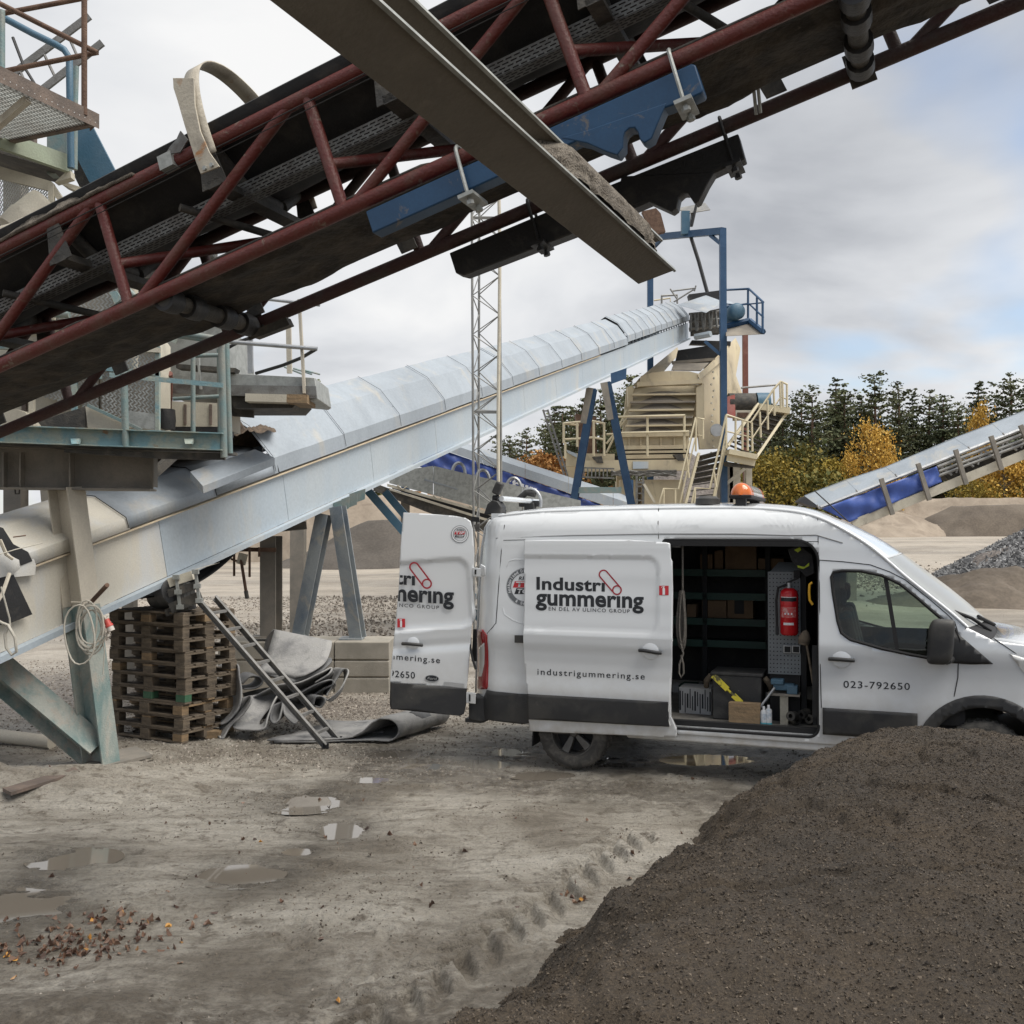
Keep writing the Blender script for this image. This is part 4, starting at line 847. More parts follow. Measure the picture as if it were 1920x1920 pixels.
# ================================================================ upper platform at the top left
UP = thing('rusty_platform', 'rusty brown platform with pale grating and scaffold rails high at the left', 'platform', P(178, 225, 9.5))
zc = P(178, 238, 9.5).z
def pz(u, v, z): return G(u, v, z)
c0, c1, c2 = pz(178, 238, zc), pz(-120, 98, zc), pz(-120, 300, zc)
hh = V((0, 0, .14))
plate('edge_channel', M.rustgrey, UP, [c1, c0, c0 + hh, c1 + hh], (.02, .05, 0)); plate('edge_angle', M.rustgrey, UP, [c0, c2, c2 + hh * .5, c0 + hh * .5], (-.02, -.05, 0))
plate('end_plate', M.rust, UP, [c0, pz(170, 245, zc), pz(170, 245, zc) + hh, c0 + hh], (-.01, 0, 0))
gm = MB(); u_ = (c1 - c0); v_ = (c2 - c0)
for i in range(2, 60):
    a = c0 + v_ * (i / 60) + V((0, 0, .03)); b = c1 + (c2 - c0) * (i / 60) * 0 + (c2 - c1) * (i / 60) + V((0, 0, .03)); gm.beam(a, b, .012, .03)
for i in range(26): gm.beam(c0 + u_ * (i / 26) + V((0, 0, .045)), c2 + (c1 - c2) * (i / 26) * 1.0 + V((0, 0, .045)), .02, .006)
gm.build('grating', M.grat, UP)
pbm('cross_bearer', M.hoop, UP, (-10, 240, 9.0), (52, 186, 8.9), .06, .06)
for q in (((158, 216, 9.4), (158, -60, 9.4)), ((3, 132, 9.2), (3, 20, 9.2))): pt('scaffold_tube', M.rust if q[0][0] > 100 else M.tealtube, UP, q, .026 if q[0][0] > 100 else .03, 10)
for q in (((-30, -8, 9.35), (183, 99, 9.42)), ((-30, 32, 9.5), (165, -5, 9.6)), ((-20, 139, 9.5), (184, 98, 9.6))): pt('scaffold_tube', M.rust, UP, q, .024, 10)
pt('bent_rail', M.bluestrut if hasattr(M, 'bluestrut') else M.tealtube, UP, [(4, 32, 10.2), (60, 62, 10.2), (105, 84, 10.2), (120, 93, 10.2), (130, 108, 10.2), (131, 190, 10.2), (133, 315, 10.2)], .034, 10)
pt('bent_rail', M.tealtube, UP, [(143, 125, 10.5), (141, 190, 10.5), (140, 318, 10.5)], .03, 8)
pt('reinforcing_bar', M.steelwire, UP, [(24, 70, 10), (45, 125, 10), (68, 162, 10)], .015, 6)
LD = thing('old_ladder', 'short grey ladder leaning crossways behind the rusty rails at the top left', 'ladder', P(100, 160, 10.8))
pbm('stile', M.alu, LD, (20, 142, 10.8), (168, 30, 10.8), .03, .075); pbm('stile', M.alu, LD, (75, 172, 10.8), (192, 80, 10.8), .03, .075)
for a, b in (((36, 130), (46, 152)), ((80, 96), (104, 146)), ((125, 60), (146, 108))): pt('rung', M.alu, LD, [(a[0], a[1], 10.8), (b[0], b[1], 10.8)], .016, 6)
LP = thing('lower_platform', 'pale green walkway beam with grating, column and mesh guard behind the rusty platform', 'platform', P(60, 320, 10.6))
pbm('edge_beam', M.greenedge if hasattr(M, 'greenedge') else M.tealtube, LP, (-40, 248, 9.7), (129, 308, 10.3), .06, .17)
plate('walkway_floor', M.dark, LP, [P(-60, 270, 10.0), P(124, 322, 10.35), P(104, 342, 10.9), P(-60, 300, 10.9)], (0, 0, .04))
pbm('column', M.tealtube, LP, (112, 235, 10.6), (112, 330, 10.6), .20, .15, (0, 1, 0)); pbm('column', M.rustgrey, LP, (58, 245, 11), (58, 290, 11), .1, .08, (0, 1, 0))
pp('end_bracket', M.creamhouse, LP, [(124, 322, 10.3), (132, 320, 10.3), (133, 333, 10.3), (102, 342, 10.3)], .1)
pbm('teal_stringer', M.bluestrut if hasattr(M, 'bluestrut') else M.teal, LP, (145, 238, 10.9), (200, 345, 10.9), .30, .05, (0, -1, 0))
pp('dark_plate', M.dark, LP, [(139, 250, 11), (186, 345, 11), (150, 352, 11), (139, 330, 11)], .03)
pp('pale_plate', M.creamhouse, LP, [(118, 340, 10.5), (162, 354, 10.5), (155, 364, 10.5), (112, 343, 10.5)], .2)
pp('guard_top', M.creamhouse, LP, [(-40, 300, 10.3), (96, 340, 10.3), (120, 375, 10.3), (112, 380, 10.3), (94, 358, 10.3), (-40, 325, 10.3)], .05)
lattice(LP, ((-20, 322, 10.32), (94, 358, 10.32), (94, 420, 10.32), (-20, 420, 10.32)), 24, 20, M.zincdull)
pbm('guard_frame', M.creamhouse, LP, (97, 345, 10.3), (97, 420, 10.3), .05, .05)
for q in range(1): MB().lathe([(0, -.02), (.13, -.02), (.14, .04), (.14, .22), (.15, .24), (.13, .42), (.05, .44), (.05, .62), (0, .62)], P(78, 380, 9.9), V((-.45, -.35, -.62)), 22).build('drive_shaft', M.creamhouse, LP)
pt('pipe', M.creamhouse, LP, [(48, 416, 9.3), (25, 428, 9.2), (-20, 440, 9.2)], .05, 10)
pp('rear_casing', M.dark, LP, [(-60, 420, 11.2), (260, 420, 11.2), (300, 520, 11.2), (-60, 540, 11.2)], .6)
pbm('brace_rail', M.galvpanel, LP, (250, 420, 11.5), (400, 480, 11.5), .08, .08); pt('brace_tube', M.tray, LP, [(245, 440, 11.3), (405, 482, 11.3)], .05, 10)
for u in (-70, 30): pbm('column', M.webgrey, LP, (u, 300, 12), (u, 1100, 12), .2, .2, (0, 1, 0))
pbm('column', M.webgrey, UP, (-90, 200, 9.6), (-90, 1400, 9.6), .2, .2, (0, 1, 0))

# ================================================================ lattice mast
MS = thing('lattice_mast', 'slim grey triangular lattice mast with pale cable standing behind the van', 'mast', G(912, 1250))
my = 18.0; mz = terr(-.4, my)
lg_ = [P(884, 500, my), P(897, 500, my + .42), P(936, 500, my)]
xt = [(884, 888), (899, 897), (936, 940)]
ml = []
for (ut, ub), dy_ in zip(xt, (0, .42, 0)):
    t_ = P(ut, 300, my + dy_); b_ = P(ub, 965, my + dy_); b_ = t_ + (b_ - t_) * ((t_.z - mz) / (t_.z - b_.z)); ml.append((t_, b_)); tube('mast_leg', M.mast, MS, [t_, b_], .022, 8)
nb = 26
for i in range(nb):
    t0, t1 = i / nb, (i + 1) / nb
    for a, b in ((0, 1), (1, 2), (0, 2)):
        pa = ml[a][0].lerp(ml[a][1], t0 if i % 2 else t1); pb2 = ml[b][0].lerp(ml[b][1], t1 if i % 2 else t0); tube('mast_brace', M.mast, MS, [pa, pb2], .010, 5)
for k in (3, 13, 23): MB().add([ml[j][0].lerp(ml[j][1], k / nb) for j in range(3)], [(0, 1, 2)]).build('mast_plate', M.mast, MS, thick=.05, smooth=False)
tube('mast_cable', M.whitepipe, MS, [ml[2][0].lerp(ml[2][1], t) + V((.02 * math.sin(t * 9) - .02 - .09 * max(0, t - .45), -.05, 0)) for t in [q / 16 for q in range(17)]], .030, 8)
# ================================================================ beige screening plant far back
def Z7(x, y, Y): return P(1000 + x / 3.428, 400 + y / 3.428, Y)
SP = thing('screening_plant', 'large beige screening machine with louvred front, stairs and rails below the conveyor head', 'machine', V((7.5, 44, terr(7.5, 44))))
def zp(name, m, pts, Y, th=.05, par=None, **k): return plate(name, m, par or SP, [Z7(*(q if len(q) == 3 else (*q, Y))) for q in pts], V((0, th, 0)), **k)
def zb(name, m, a, b, wd, h, up=(0, 0, 1), par=None): return beam(name, m, par or SP, Z7(*a), Z7(*b), wd, h, up)
def zt(name, m, pts, r, par=None, n=6): return tube(name, m, par or SP, [Z7(*q) for q in pts], r, n)
# body
zp('side_wall', M.beige, [(1060, 1040, 43), (1300, 800, 47.5), (1332, 870, 47.5), (1302, 1040, 47), (1345, 1165, 46.5), (1290, 1190, 45.5), (1240, 1290, 44.5), (1215, 1510, 43), (1095, 1515, 42.8), (1085, 1090, 42.8)], 43, .25)
zp('side_wall', M.beige, [(640, 1110, 43), (680, 1060, 43), (925, 860, 48.5), (940, 900, 48.5), (760, 1110, 43.3)], 44, .2)
zp('back_wall', M.beige, [(600, 1120), (1090, 1100), (1090, 1440), (570, 1440)], 45.4, .2)
zp('screen_mouth', M.blk, [(930, 880), (1250, 830), (1190, 990), (900, 1010)], 46.2, .1)
zp('screen_mesh', M.grime, [(905, 965, 44.6), (1130, 960, 44.6), (1080, 1010, 43.6), (890, 1006, 43.6)], 44, .2)
zp('cross_bar', M.grime, [(890, 950), (1170, 928), (1165, 945), (895, 970)], 44.8, .15); zp('dark_lip', M.blk, [(1020, 815), (1270, 822), (1268, 850), (1005, 842)], 46.5, .3)
zp('side_flange', M.beige, [(1055, 1035, 42.7), (1240, 880, 45.5), (1245, 920, 45.5), (1070, 1070, 42.7)], 42, .12)
zp('apron', M.beige, [(692, 1045), (760, 1025), (870, 1012), (1000, 1015), (1060, 1030), (1060, 1068), (690, 1085)], 42.75, .2)
zp('top_ledge', M.beige, [(672, 1085), (1085, 1066), (1088, 1092), (675, 1112)], 42.5, .35)
zp('corner_post', M.beige, [(606, 1115), (642, 1110), (640, 1220), (610, 1240)], 42.8, .3)
zp('corner_post', M.beige, [(1048, 1120), (1098, 1090), (1100, 1515), (1070, 1515), (1048, 1300)], 42.6, .25)
nl = 6
for i in range(nl):
    t0, t1 = i / nl, (i + 1) / nl; y0, y1 = 1112 + 300 * t0, 1112 + 300 * t1
    lx0, lx1 = 650 - 62 * t0, 650 - 62 * t1; rx0, rx1 = 1060 - 40 * t0, 1050 - 40 * t1
    l_ = plate('louvre', M.beige, SP, [Z7(lx0 + 4, y0 + 6, 43.25), Z7(rx0, y0, 43.25), Z7(rx1, y1, 42.7), Z7(lx1, y1 + 6, 42.7)], V((0, .06, .03)))
    plate('louvre_edge', M.grime if i % 2 else M.beige, l_, [Z7(lx1 - 3, y1 - 2, 42.62), Z7(rx1 + 3, y1 - 7, 42.62), Z7(rx1 + 3, y1 + 3, 42.62), Z7(lx1 - 3, y1 + 9, 42.62)], V((0, .3, 0)))
    cx = 850 - 14 * i; mb = MB(); rr = []
    for a in range(15):
        x = -1 + a / 7; h = max(0, math.cos(x * 1.57)) ** .8 * (38 if i else 22); rr.append([Z7(cx + x * (140 + 10 * i), y1 - 1, 42.66), Z7(cx + x * (140 + 10 * i), y1 - 1 - h * .6, 42.84), Z7(cx + x * (138 + 10 * i), y1 - 1 - h - 1, 43.0 + .004 * h)])
    mb.grid(rr).build('grit_heap', M.grime, l_, thick=.02)
zp('inspection_panel', M.beige, [(572, 1428), (1002, 1418), (1000, 1500), (570, 1510)], 42.6, .3)
for x in (615, 690, 735, 820, 905): zb('panel_rib', M.beige, (x, 1430, 42.55), (x, 1500, 42.55), .06, .08, (0, 1, 0))
for y in (1420, 1510, 1535, 1560): zb('frame_beam', M.beige, (565, y + 2, 42.5), (1000, y - 4, 42.5), .2, .22)
zp('dark_recess', M.blk, [(520, 1562), (960, 1552), (960, 1600), (520, 1606)], 43.2, .3)
zb('chassis_beam', M.beige, (210, 1585, 42.6), (520, 1590, 42.6), .3, .55); zb('chassis_beam', M.beige, (290, 1625, 42.2), (1000, 1618, 42.2), .3, .45)
zp('chassis_plate', M.galvpanel, [(640, 1595), (740, 1595), (740, 1640), (640, 1642)], 42.0, .05)
for x, y in ((385, 1585), (905, 1570)): zp('gusset', M.dark, [(x - 5, y - 20), (x + 55, y - 25), (x + 65, y + 20), (x + 25, y + 20)], 42.0, .3)
for i in range(9):
    rs = random.Random(i + 40); zt('hydraulic_hose', M.dark if i % 3 else M.tray, [(500 + 60 * k, 1672 + rs.uniform(-18, 18), 41.9) for k in range(8)], .05)
zp('lower_casing', M.beige, [(700, 1712), (965, 1712), (965, 1960), (700, 1960)], 42.4, 2.2); zp('lower_casing', M.beige, [(560, 1712), (660, 1712), (660, 1960), (560, 1960)], 42.6, 2.2)
for x in range(300, 500, 25): zb('ladder_rung', M.tray, (x, 1636, 41.8), (x, 1692, 41.8), .05, .05, (0, 1, 0))
for y in (1634, 1694): zb('ladder_rail', M.tray, (290, y, 41.8), (520, y + 8, 41.8), .06, .06)
for x in (664, 706): zb('cable_rack', M.tray, (x, 1690, 41.9), (x, 1960, 41.9), .09, .09, (0, 1, 0))
for y in (1730, 1755, 1800, 1845): zb('cable_rack', M.tray, (664, y, 41.9), (706, y, 41.9), .06, .06)
zb('strut', M.creamhouse, (710, 1740, 41.8), (780, 1860, 41.8), .12, .1)
for x, wd in ((1232, .6), (1290, .45), (1380, .25)):
    a = Z7(x, 1610, 43.5); beam('column', M.creamhouse if x > 1240 else M.webgrey, SP, a, V((a.x, a.y, terr(a.x, a.y) - .05)), wd, .4, (0, 1, 0))
zb('strut', M.creamhouse, (1240, 1740, 42.8), (1360, 1640, 42.8), .12, .12)
for x in (240, 560): a = Z7(x, 1600, 43.5); beam('column', M.beige, SP, a, V((a.x, a.y, terr(a.x, a.y) - .05)), .35, .35, (0, 1, 0))
# left platform and rusty tank plate
zp('tank_plate', M.rust, [(272, 1288, 43.4), (405, 1310, 43.4), (400, 1400, 43.4), (412, 1560, 43.4), (300, 1560, 43.4)], 43, .9)
for pts in ([(195, 1350, 42), (275, 1342, 42), (385, 1335, 42), (462, 1352, 42)], [(205, 1452, 42), (290, 1448, 42), (385, 1440, 42), (462, 1455, 42)], [(195, 1350, 42), (288, 1362, 43.4)], [(540, 1308, 41.9), (975, 1298, 41.9)], [(535, 1412, 41.9), (1000, 1402, 41.9)]): zt('hand_rail', M.beigeclean, pts, .05)
for x, y0, y1 in ((195, 1345, 1475), (282, 1345, 1500), (388, 1335, 1560), (455, 1350, 1560), (733, 1305, 1560), (970, 1300, 1530), (205, 1470, 1575)): zt('rail_post', M.beigeclean, [(x, y0, 42), (x, y1, 42)], .055)
zp('tank_plate', M.galvpanel, [(215, 1520), (280, 1545), (280, 1570), (225, 1540)], 42.3, .3)
for k in range(3): zt('diagonal_rod', M.beigeclean, [(470, 1480 - 60 * k + 60, 43), (600, 1265 + 55 * k + 40 * (k > 1), 43)], .05)
# leaning conveyor ladder at the left
for dx_ in (0, 30): zb('access_ladder', M.tray, (62 + dx_, 1262, 40), (200 + dx_ * .7, 1690, 40), .07, .08, (0, -1, 0))
for k in range(12): t = k / 12; zb('access_ladder_rung', M.tray, (62 + 138 * t, 1262 + 428 * t + 8, 40), (92 + 129 * t, 1262 + 428 * t + 8, 40), .05, .05)
# stairs
def stairs(a0, a1, b0, b1, n, Y, name='tread', yy=.0):
    """stringers a0-a1 and b0-b1 in zoom pixels, treads between them"""
    zb('stringer', M.beigeclean, (*a0, Y), (*a1, Y + yy), .10, .26, (0, -1, 0)); zb('stringer', M.beigeclean, (*b0, Y), (*b1, Y + yy), .10, .26, (0, -1, 0))
    for i in range(n):
        t = (i + .5) / n; p = [a0[k] + (a1[k] - a0[k]) * t for k in (0, 1)]; q = [b0[k] + (b1[k] - b0[k]) * t for k in (0, 1)]
        zb(name, M.dark, (p[0], p[1], Y + yy * t), (q[0], q[1], Y + yy * t), .26, .045)
        if i > n // 2: zb('riser_plate', M.grime, (p[0] + 6, p[1] + 14, Y + .15 + yy * t), (q[0] - 6, q[1] + 14, Y + .15 + yy * t), .02, .18)
stairs((945, 1990), (1062, 1545), (1125, 1990), (1232, 1500), 12, 41.2, yy=.8)
def railing(pts, posts, low, Y):
    zt('hand_rail', M.beigeclean, [(*q, Y) for q in pts], .045, n=8); zt('mid_rail', M.beigeclean, [(*q, Y) for q in low], .035)
    for a, b in posts: zt('rail_post', M.beigeclean, [(*a, Y), (*b, Y)], .045)
railing([(800, 1900), (838, 1770), (935, 1772), (1045, 1312), (1098, 1325)], [((838, 1770), (836, 1900)), ((912, 1775), (912, 1900)), ((1045, 1312), (1045, 1530)), ((1090, 1325), (1090, 1450)), ((985, 1560), (1000, 1700))], [(938, 1880), (965, 1760), (1045, 1425), (1095, 1430)], 41.0)
railing([(1010, 1900), (1040, 1765), (1135, 1770), (1240, 1295)], [((1040, 1765), (1035, 1900)), ((1240, 1295), (1240, 1510)), ((1160, 1660), (1175, 1760))], [(1150, 1860), (1240, 1400)], 40.8)
railing([(1240, 1295), (1398, 1345), (1545, 1130), (1590, 1080), (1633, 1100)], [((1300, 1315), (1300, 1520)), ((1344, 1330), (1344, 1520)), ((1378, 1338), (1378, 1525)), ((1404, 1345), (1408, 1530)), ((1455, 1275), (1462, 1440)), ((1505, 1200), (1508, 1390)), ((1545, 1130), (1550, 1300)), ((1585, 1085), (1590, 1250)), ((1630, 1100), (1630, 1250)), ((1600, 1080), (1605, 1240))], [(1240, 1400), (1410, 1442), (1590, 1180), (1632, 1195)], 41.0)
zb('landing', M.beigeclean, (1245, 1535, 41.2), (1425, 1570, 41.2), .9, .2); zb('landing_edge', M.beigeclean, (1245, 1565, 41.0), (1425, 1600, 41.0), .1, .32)
zp('landing_under', M.dark, [(1240, 1595), (1420, 1625), (1420, 1635), (1245, 1620)], 41.2, .6)
stairs((1425, 1575), (1632, 1270), (1245, 1500), (1440, 1230), 11, 41.1, yy=1.2)
zb('top_landing', M.beigeclean, (1440, 1250, 42.3), (1632, 1275, 42.3), .9, .25)
zt('far_rail', M.mast, [(1335, 1122, 45), (1560, 1103, 45)], .05)
# drive
zp('belt_guard', M.pinkred, [(1240, 1180), (1295, 1165), (1300, 1310), (1242, 1300)], 42.6, .5)
MB().lathe([(0, -.6), (.42, -.6), (.42, .5), (.3, .55), (0, .55)], Z7(1345, 1220, 43), V((1, 0, 0)), 18).build('electric_motor', M.dark, SP)
MB().lathe([(0, .56), (.44, .56), (.44, 1.1), (0, 1.1)], Z7(1345, 1220, 43), V((1, 0, 0)), 18).build('motor_cowl', M.bluestrut, SP)
zp('motor_stand', M.creamhouse, [(1300, 1265), (1415, 1265), (1418, 1320), (1300, 1325)], 42.6, .6); zp('stand_opening', M.rust, [(1312, 1280), (1385, 1280), (1385, 1312), (1312, 1312)], 42.55, .04)
MB().lathe([(0, 0), (.26, 0), (.26, .15), (0, .15)], Z7(1175, 1395, 42.2), V((0, -1, 0)), 20).build('round_guard', M.zinc, SP)
for y in range(930, 1500, 40):
    x = 1150 + 10 * math.sin(y); MB().lathe([(0, 0), (.05, 0), (.05, .05), (0, .05)], Z7(x, y + 90, 42.3), V((1, -1, 0)), 6).build('bolt_head', M.creamhouse, SP, smooth=False)
# ================================================================ conveyor head house: portal, platform
PT = thing('blue_portal', 'tall blue steel portal standing over the conveyor head', 'steel frame', V((8.4, 43, terr(8.4, 43))))
for u, v0, Y in ((1219, 443, 47.0), (1355, 430, 42.4)):
    a = P(u, v0, Y); b = V((P(u + (2 if u > 1300 else 0), 830, Y).x, Y, terr(a.x, Y) - .05)); beam('post', M.bluedark, PT, a, b, .26, .26, (0, 1, 0))
beam('cross_beam', M.bluedark, PT, P(1216, 446, 47.0), P(1357, 433, 42.4), .24, .28)
for a, b in (((1222, 468, 46.9), (1240, 449, 46.2)), ((1353, 458, 42.5), (1332, 441, 43.2)), ((1322, 640, 42.6), (1352, 666, 42.4))): beam('knee_brace', M.bluedark, PT, P(*a), P(*b), .13, .13)
beam('red_post', M.brownred, PT, P(1397, 628, 46), V((P(1398, 745, 46).x, 46, terr(10, 46))), .22, .22, (0, 1, 0))
pp('deck_plate', M.mast, PT, [(1272, 390, 44.6), (1322, 380, 44.6), (1332, 393, 44.0), (1296, 399, 44.2), (1280, 397, 44.4)], .1); pbm('bracket', M.bluestrut, PT, (1285, 397, 44.4), (1285, 440, 44.4), .35, .3, (0, 1, 0)); pbm('bracket', M.mast, PT, (1298, 397, 44.4), (1296, 425, 44.4), .12, .1, (0, 1, 0))
pp('rusty_cover', M.rust, PT, [(1204, 396, 44), (1230, 390, 44), (1239, 400, 44), (1248, 434, 44), (1225, 440, 44)], .3)
tube('lift_boom', M.blk, PT, [P(1294, 440, 44.4), P(1310, 490, 44.3), P(1326, 548, 44.2)], .08, 8); tube('pneumatic_ram', M.blk, PT, [P(1306, 382, 44.2), P(1300, 410, 44.2), P(1297, 423, 44.2)], .06, 8)
HP_ = thing('head_platform', 'blue service platform with handrail and motor at the conveyor head', 'platform', P(1395, 620, 44))
zp('floor', M.grime, [(1240, 742, 43), (1390, 706, 43), (1476, 775, 41.4), (1240, 788, 41.4)], 43, .08)
for o in [x for x in SP.children if x.name.startswith('floor')]: o.parent = HP_; o.data.transform(HP_.matrix_basis.inverted() @ SP.matrix_basis)
def zh(name, m, pts, r): return tube(name, m, HP_, [Z7(*q) for q in pts], r, 6)
zh('toe_board', M.bluedark, [(1240, 725, 43), (1390, 690, 43)], .14); zh('toe_board', M.bluedark, [(1390, 690, 43), (1478, 762, 41.4)], .12)
zh('hand_rail', M.bluedark, [(1235, 492, 43), (1385, 485, 43), (1478, 572, 41.4)], .05); zh('mid_rail', M.bluedark, [(1240, 600, 43), (1385, 580, 43), (1478, 668, 41.4)], .04); zh('mid_rail', M.bluedark, [(1240, 582, 43), (1320, 590, 43), (1470, 575, 42)], .03)
for x, y0, y1, Y in ((1380, 485, 700, 43), (1437, 540, 735, 42.1), (1474, 570, 770, 41.4)): zh('rail_post', M.bluedark, [(x, y0, Y), (x, y1, Y)], .05)
MB().lathe([(0, -.4), (.35, -.4), (.35, .35), (.25, .45), (0, .45)], Z7(1290, 640, 43), V((.2, -1, 0)), 18).build('drive_motor', M.bluestrut, HP_)
plate('motor_box', M.bluestrut, HP_, [Z7(1245, 590, 43), Z7(1315, 585, 43), Z7(1315, 690, 43), Z7(1245, 700, 43)], V((0, .5, 0)))
zh('rail_post', M.mast, [(825, 535, 48), (825, 590, 48)], .05); zh('hand_rail', M.mast, [(820, 530, 48), (925, 525, 48), (925, 580, 48)], .05); zh('hand_rail', M.beigeclean, [(775, 560, 49), (880, 545, 49), (880, 590, 49)], .04); zh('hand_rail', M.mast, [(890, 500, 47), (1045, 480, 47)], .04); zh('diagonal_rod', M.mast, [(880, 485, 47), (930, 560, 47)], .04); zh('diagonal_rod', M.mast, [(1045, 465, 47), (1035, 500, 47)], .04); zh('diagonal_rod', M.mast, [(870, 590, 47), (1030, 490, 47)], .04)
plate('head_box', M.blk, HP_, [Z7(1000, 520, 46), Z7(1195, 495, 46), Z7(1195, 560, 46), Z7(1010, 560, 46)], V((0, .5, 0)))
plate('loose_sheet', M.galv, HP_, [Z7(930, 590, 44.6), Z7(1110, 530, 46), Z7(1220, 570, 45), Z7(1110, 640, 43.4)], V((0, .02, .03)))
plate('loose_sheet', M.galv, HP_, [Z7(1240, 560, 44.2), Z7(1280, 575, 44.2), Z7(1285, 600, 43.8), Z7(1240, 600, 43.8)], V((0, .02, .03)))
for i in range(8):
    x = 1015 + i * 22; zh('head_truss', M.tray, [(x, 640 - i * 2, 45), (x + (14 if i % 2 else -6), 760 - i * 3, 45)], .06)
for y in (640, 690, 735): zh('head_truss', M.mast, [(1000, y + 8, 45.2), (1195, y - 10, 45.2)], .06)
plate('head_casing', M.dark, HP_, [Z7(1015, 650, 45.8), Z7(1200, 610, 45.8), Z7(1200, 770, 45.8), Z7(1020, 780, 45.8)], V((0, .4, 0)))
zh('discharge_chute', M.galvpanel, [(1040, 795, 44.5), (1140, 775, 44)], .14)
# ================================================================ conveyor with blue tarpaulin behind the mast
KC = thing('tarp_conveyor', 'pale covered conveyor with dark blue tarpaulin side sloping down to the right behind the mast', 'conveyor', P(1000, 900, 34))
def kY(u): return 33.0 + (u - 860) * .006
def kp(name, m, pts, th=.05, dy=0, **k): return plate(name, m, KC, [P(u, v, kY(u) + dy) for u, v in pts], V((0, th, 0)), **k)
ed = [700, 800, 905, 985, 1066, 1150, 1190]
tops = lambda u: 786 + (u - 700) * .33; bots = lambda u: 797 + (u - 700) * .345; rid = lambda u: 776 + (u - 700) * .325
for i in range(len(ed) - 1):
    a, b = ed[i], ed[i + 1] - .6; kp('cover_sheet', M.galv, [(a, tops(a)), (b, tops(b)), (b, bots(b) + 1), (a, bots(a) + 1)], .02)
    plate('cover_top', M.galv, KC, [P(a, tops(a), kY(a)), P(b, tops(b), kY(b)), P(b, rid(b), kY(b) + .6), P(a, rid(a), kY(a) + .6)], V((0, 0, .02)))
rows = []
for i in range(60):
    u = 700 + 500 * i / 59; rows.append([P(u, bots(u) + (2 + 46 * j / 9) - 10 * max(0, (u - 1050) / 150) * j / 9, kY(u) + .05 + .05 * math.sin(u * .21 + j * .5) + .04 * math.sin(u * .09 - j)) for j in range(10)])
MB().grid(rows).build('tarpaulin', M.tarp, KC, thick=.01, angle=80)
kp('frame', M.tray, [(700, 832), (1200, 1000), (1200, 1012), (700, 845)], .4, .2)
for u in (760, 1180): p = P(u, 900, kY(u) + .6); beam('support_leg', M.bluedark, KC, p, V((p.x, p.y, terr(p.x, p.y) - .05)), .25, .25, (0, 1, 0))
def text(name, body, m, par, mat, size, sp=1.0, off=0, shear=0, align='LEFT', ext=.0):
    cu = bpy.data.curves.new('t', 'FONT'); cu.body = body; cu.size = size; cu.space_character = sp; cu.offset = off; cu.shear = shear; cu.align_x = align; cu.extrude = ext; cu.resolution_u = 4
    o = bpy.data.objects.new('t', cu); col.objects.link(o); dg = bpy.context.evaluated_depsgraph_get(); me = bpy.data.meshes.new_from_object(o.evaluated_get(dg)); me.name = name
    bpy.data.objects.remove(o); bpy.data.curves.remove(cu)
    pm = rootm(par).inverted() if par else Matrix(); me.transform(pm @ mat); me.materials.clear(); me.materials.append(m)
    q = bpy.data.objects.new(name, me); col.objects.link(q); q.parent = par; return q
def planemat(o, xd, up):
    xd = V(xd).normalized(); up = V(up); n = xd.cross(up).normalized(); up = n.cross(xd); return Matrix(((xd.x, up.x, n.x, o.x), (xd.y, up.y, n.y, o.y), (xd.z, up.z, n.z, o.z), (0, 0, 0, 1)))
M.white = wmat('white_print', (.72, .73, .75), None, rough=.5, bump=0, var=0)
a, b = P(957, 914, kY(957) - .12), P(1010, 931, kY(1010) - .12)
text('lettering', 'Kerve', M.white, KC, planemat(a, b - a, (0, 0, 1)), .40, 1.05, .006, .1)
for k in range(7): a, b = P(953 + k * 8, 900 + k * 2.7, kY(957) - .12), P(958.5 + k * 8, 902 + k * 2.7, kY(957) - .12); beam('print_mark', M.white, KC, a, b, .01, .07)
# ================================================================ galvanised trough conveyor in front of it
TC = thing('trough_conveyor', 'dull galvanised trough conveyor with hoops below the long covered conveyor', 'conveyor', P(850, 930, 25))
ty = 25.0
def tp(name, m, pts, th=.05, dy=0, **k): return plate(name, m, TC, [P(u, v, ty + dy) for u, v in pts], V((0, th, 0)), **k)
rows = []
for i in range(8):
    a = math.pi * i / 7 * .62; rows.append([P(795 + 2 * i, 876 + 2 - 0 * i, ty + .0) + V((0, .55 * (1 - math.cos(a)), .36 * math.sin(a) - .30)), P(858, 880 + 16, ty) + V((0, .55 * (1 - math.cos(a)), .36 * math.sin(a) - .30))])
MB().grid(rows).build('end_hood', M.galv, TC, thick=.02)
for i, (a, b) in enumerate(((730, 813), (813, 888), (888, 980), (980, 1090))):
    f = lambda u: 868 + (u - 790) * .235; g = lambda u: 906 + (u - 730) * .268
    tp('side_plate', M.zincdull, [(a, max(f(a), 886 - (a - 730) * .1) if a < 790 else f(a)), (b - 1, f(b)), (b - 1, g(b)), (a, g(a))], .03)
tp('edge_rail', M.creamhouse, [(726, 907), (1000, 984), (1000, 989), (726, 912)], .05, -.05); tp('edge_rail', M.creamhouse, [(730, 915), (1000, 1000), (1000, 1005), (730, 919)], .05, -.04)
tp('dark_side', M.blk, [(735, 909), (1000, 985), (1000, 1000), (735, 916)], .1, .2); tp('belt_under', M.dark, [(700, 905), (735, 918), (1000, 1004), (1000, 1030), (800, 960), (700, 920)], .8, .1)
for u in (755, 822, 890): v = 915 + (u - 755) * .28; pt('lattice', M.creamhouse, TC, [(u - 10, v - 5, ty - .06), (u, v + 3, ty - .06), (u + 8, v - 3, ty - .06)], .02, 5)
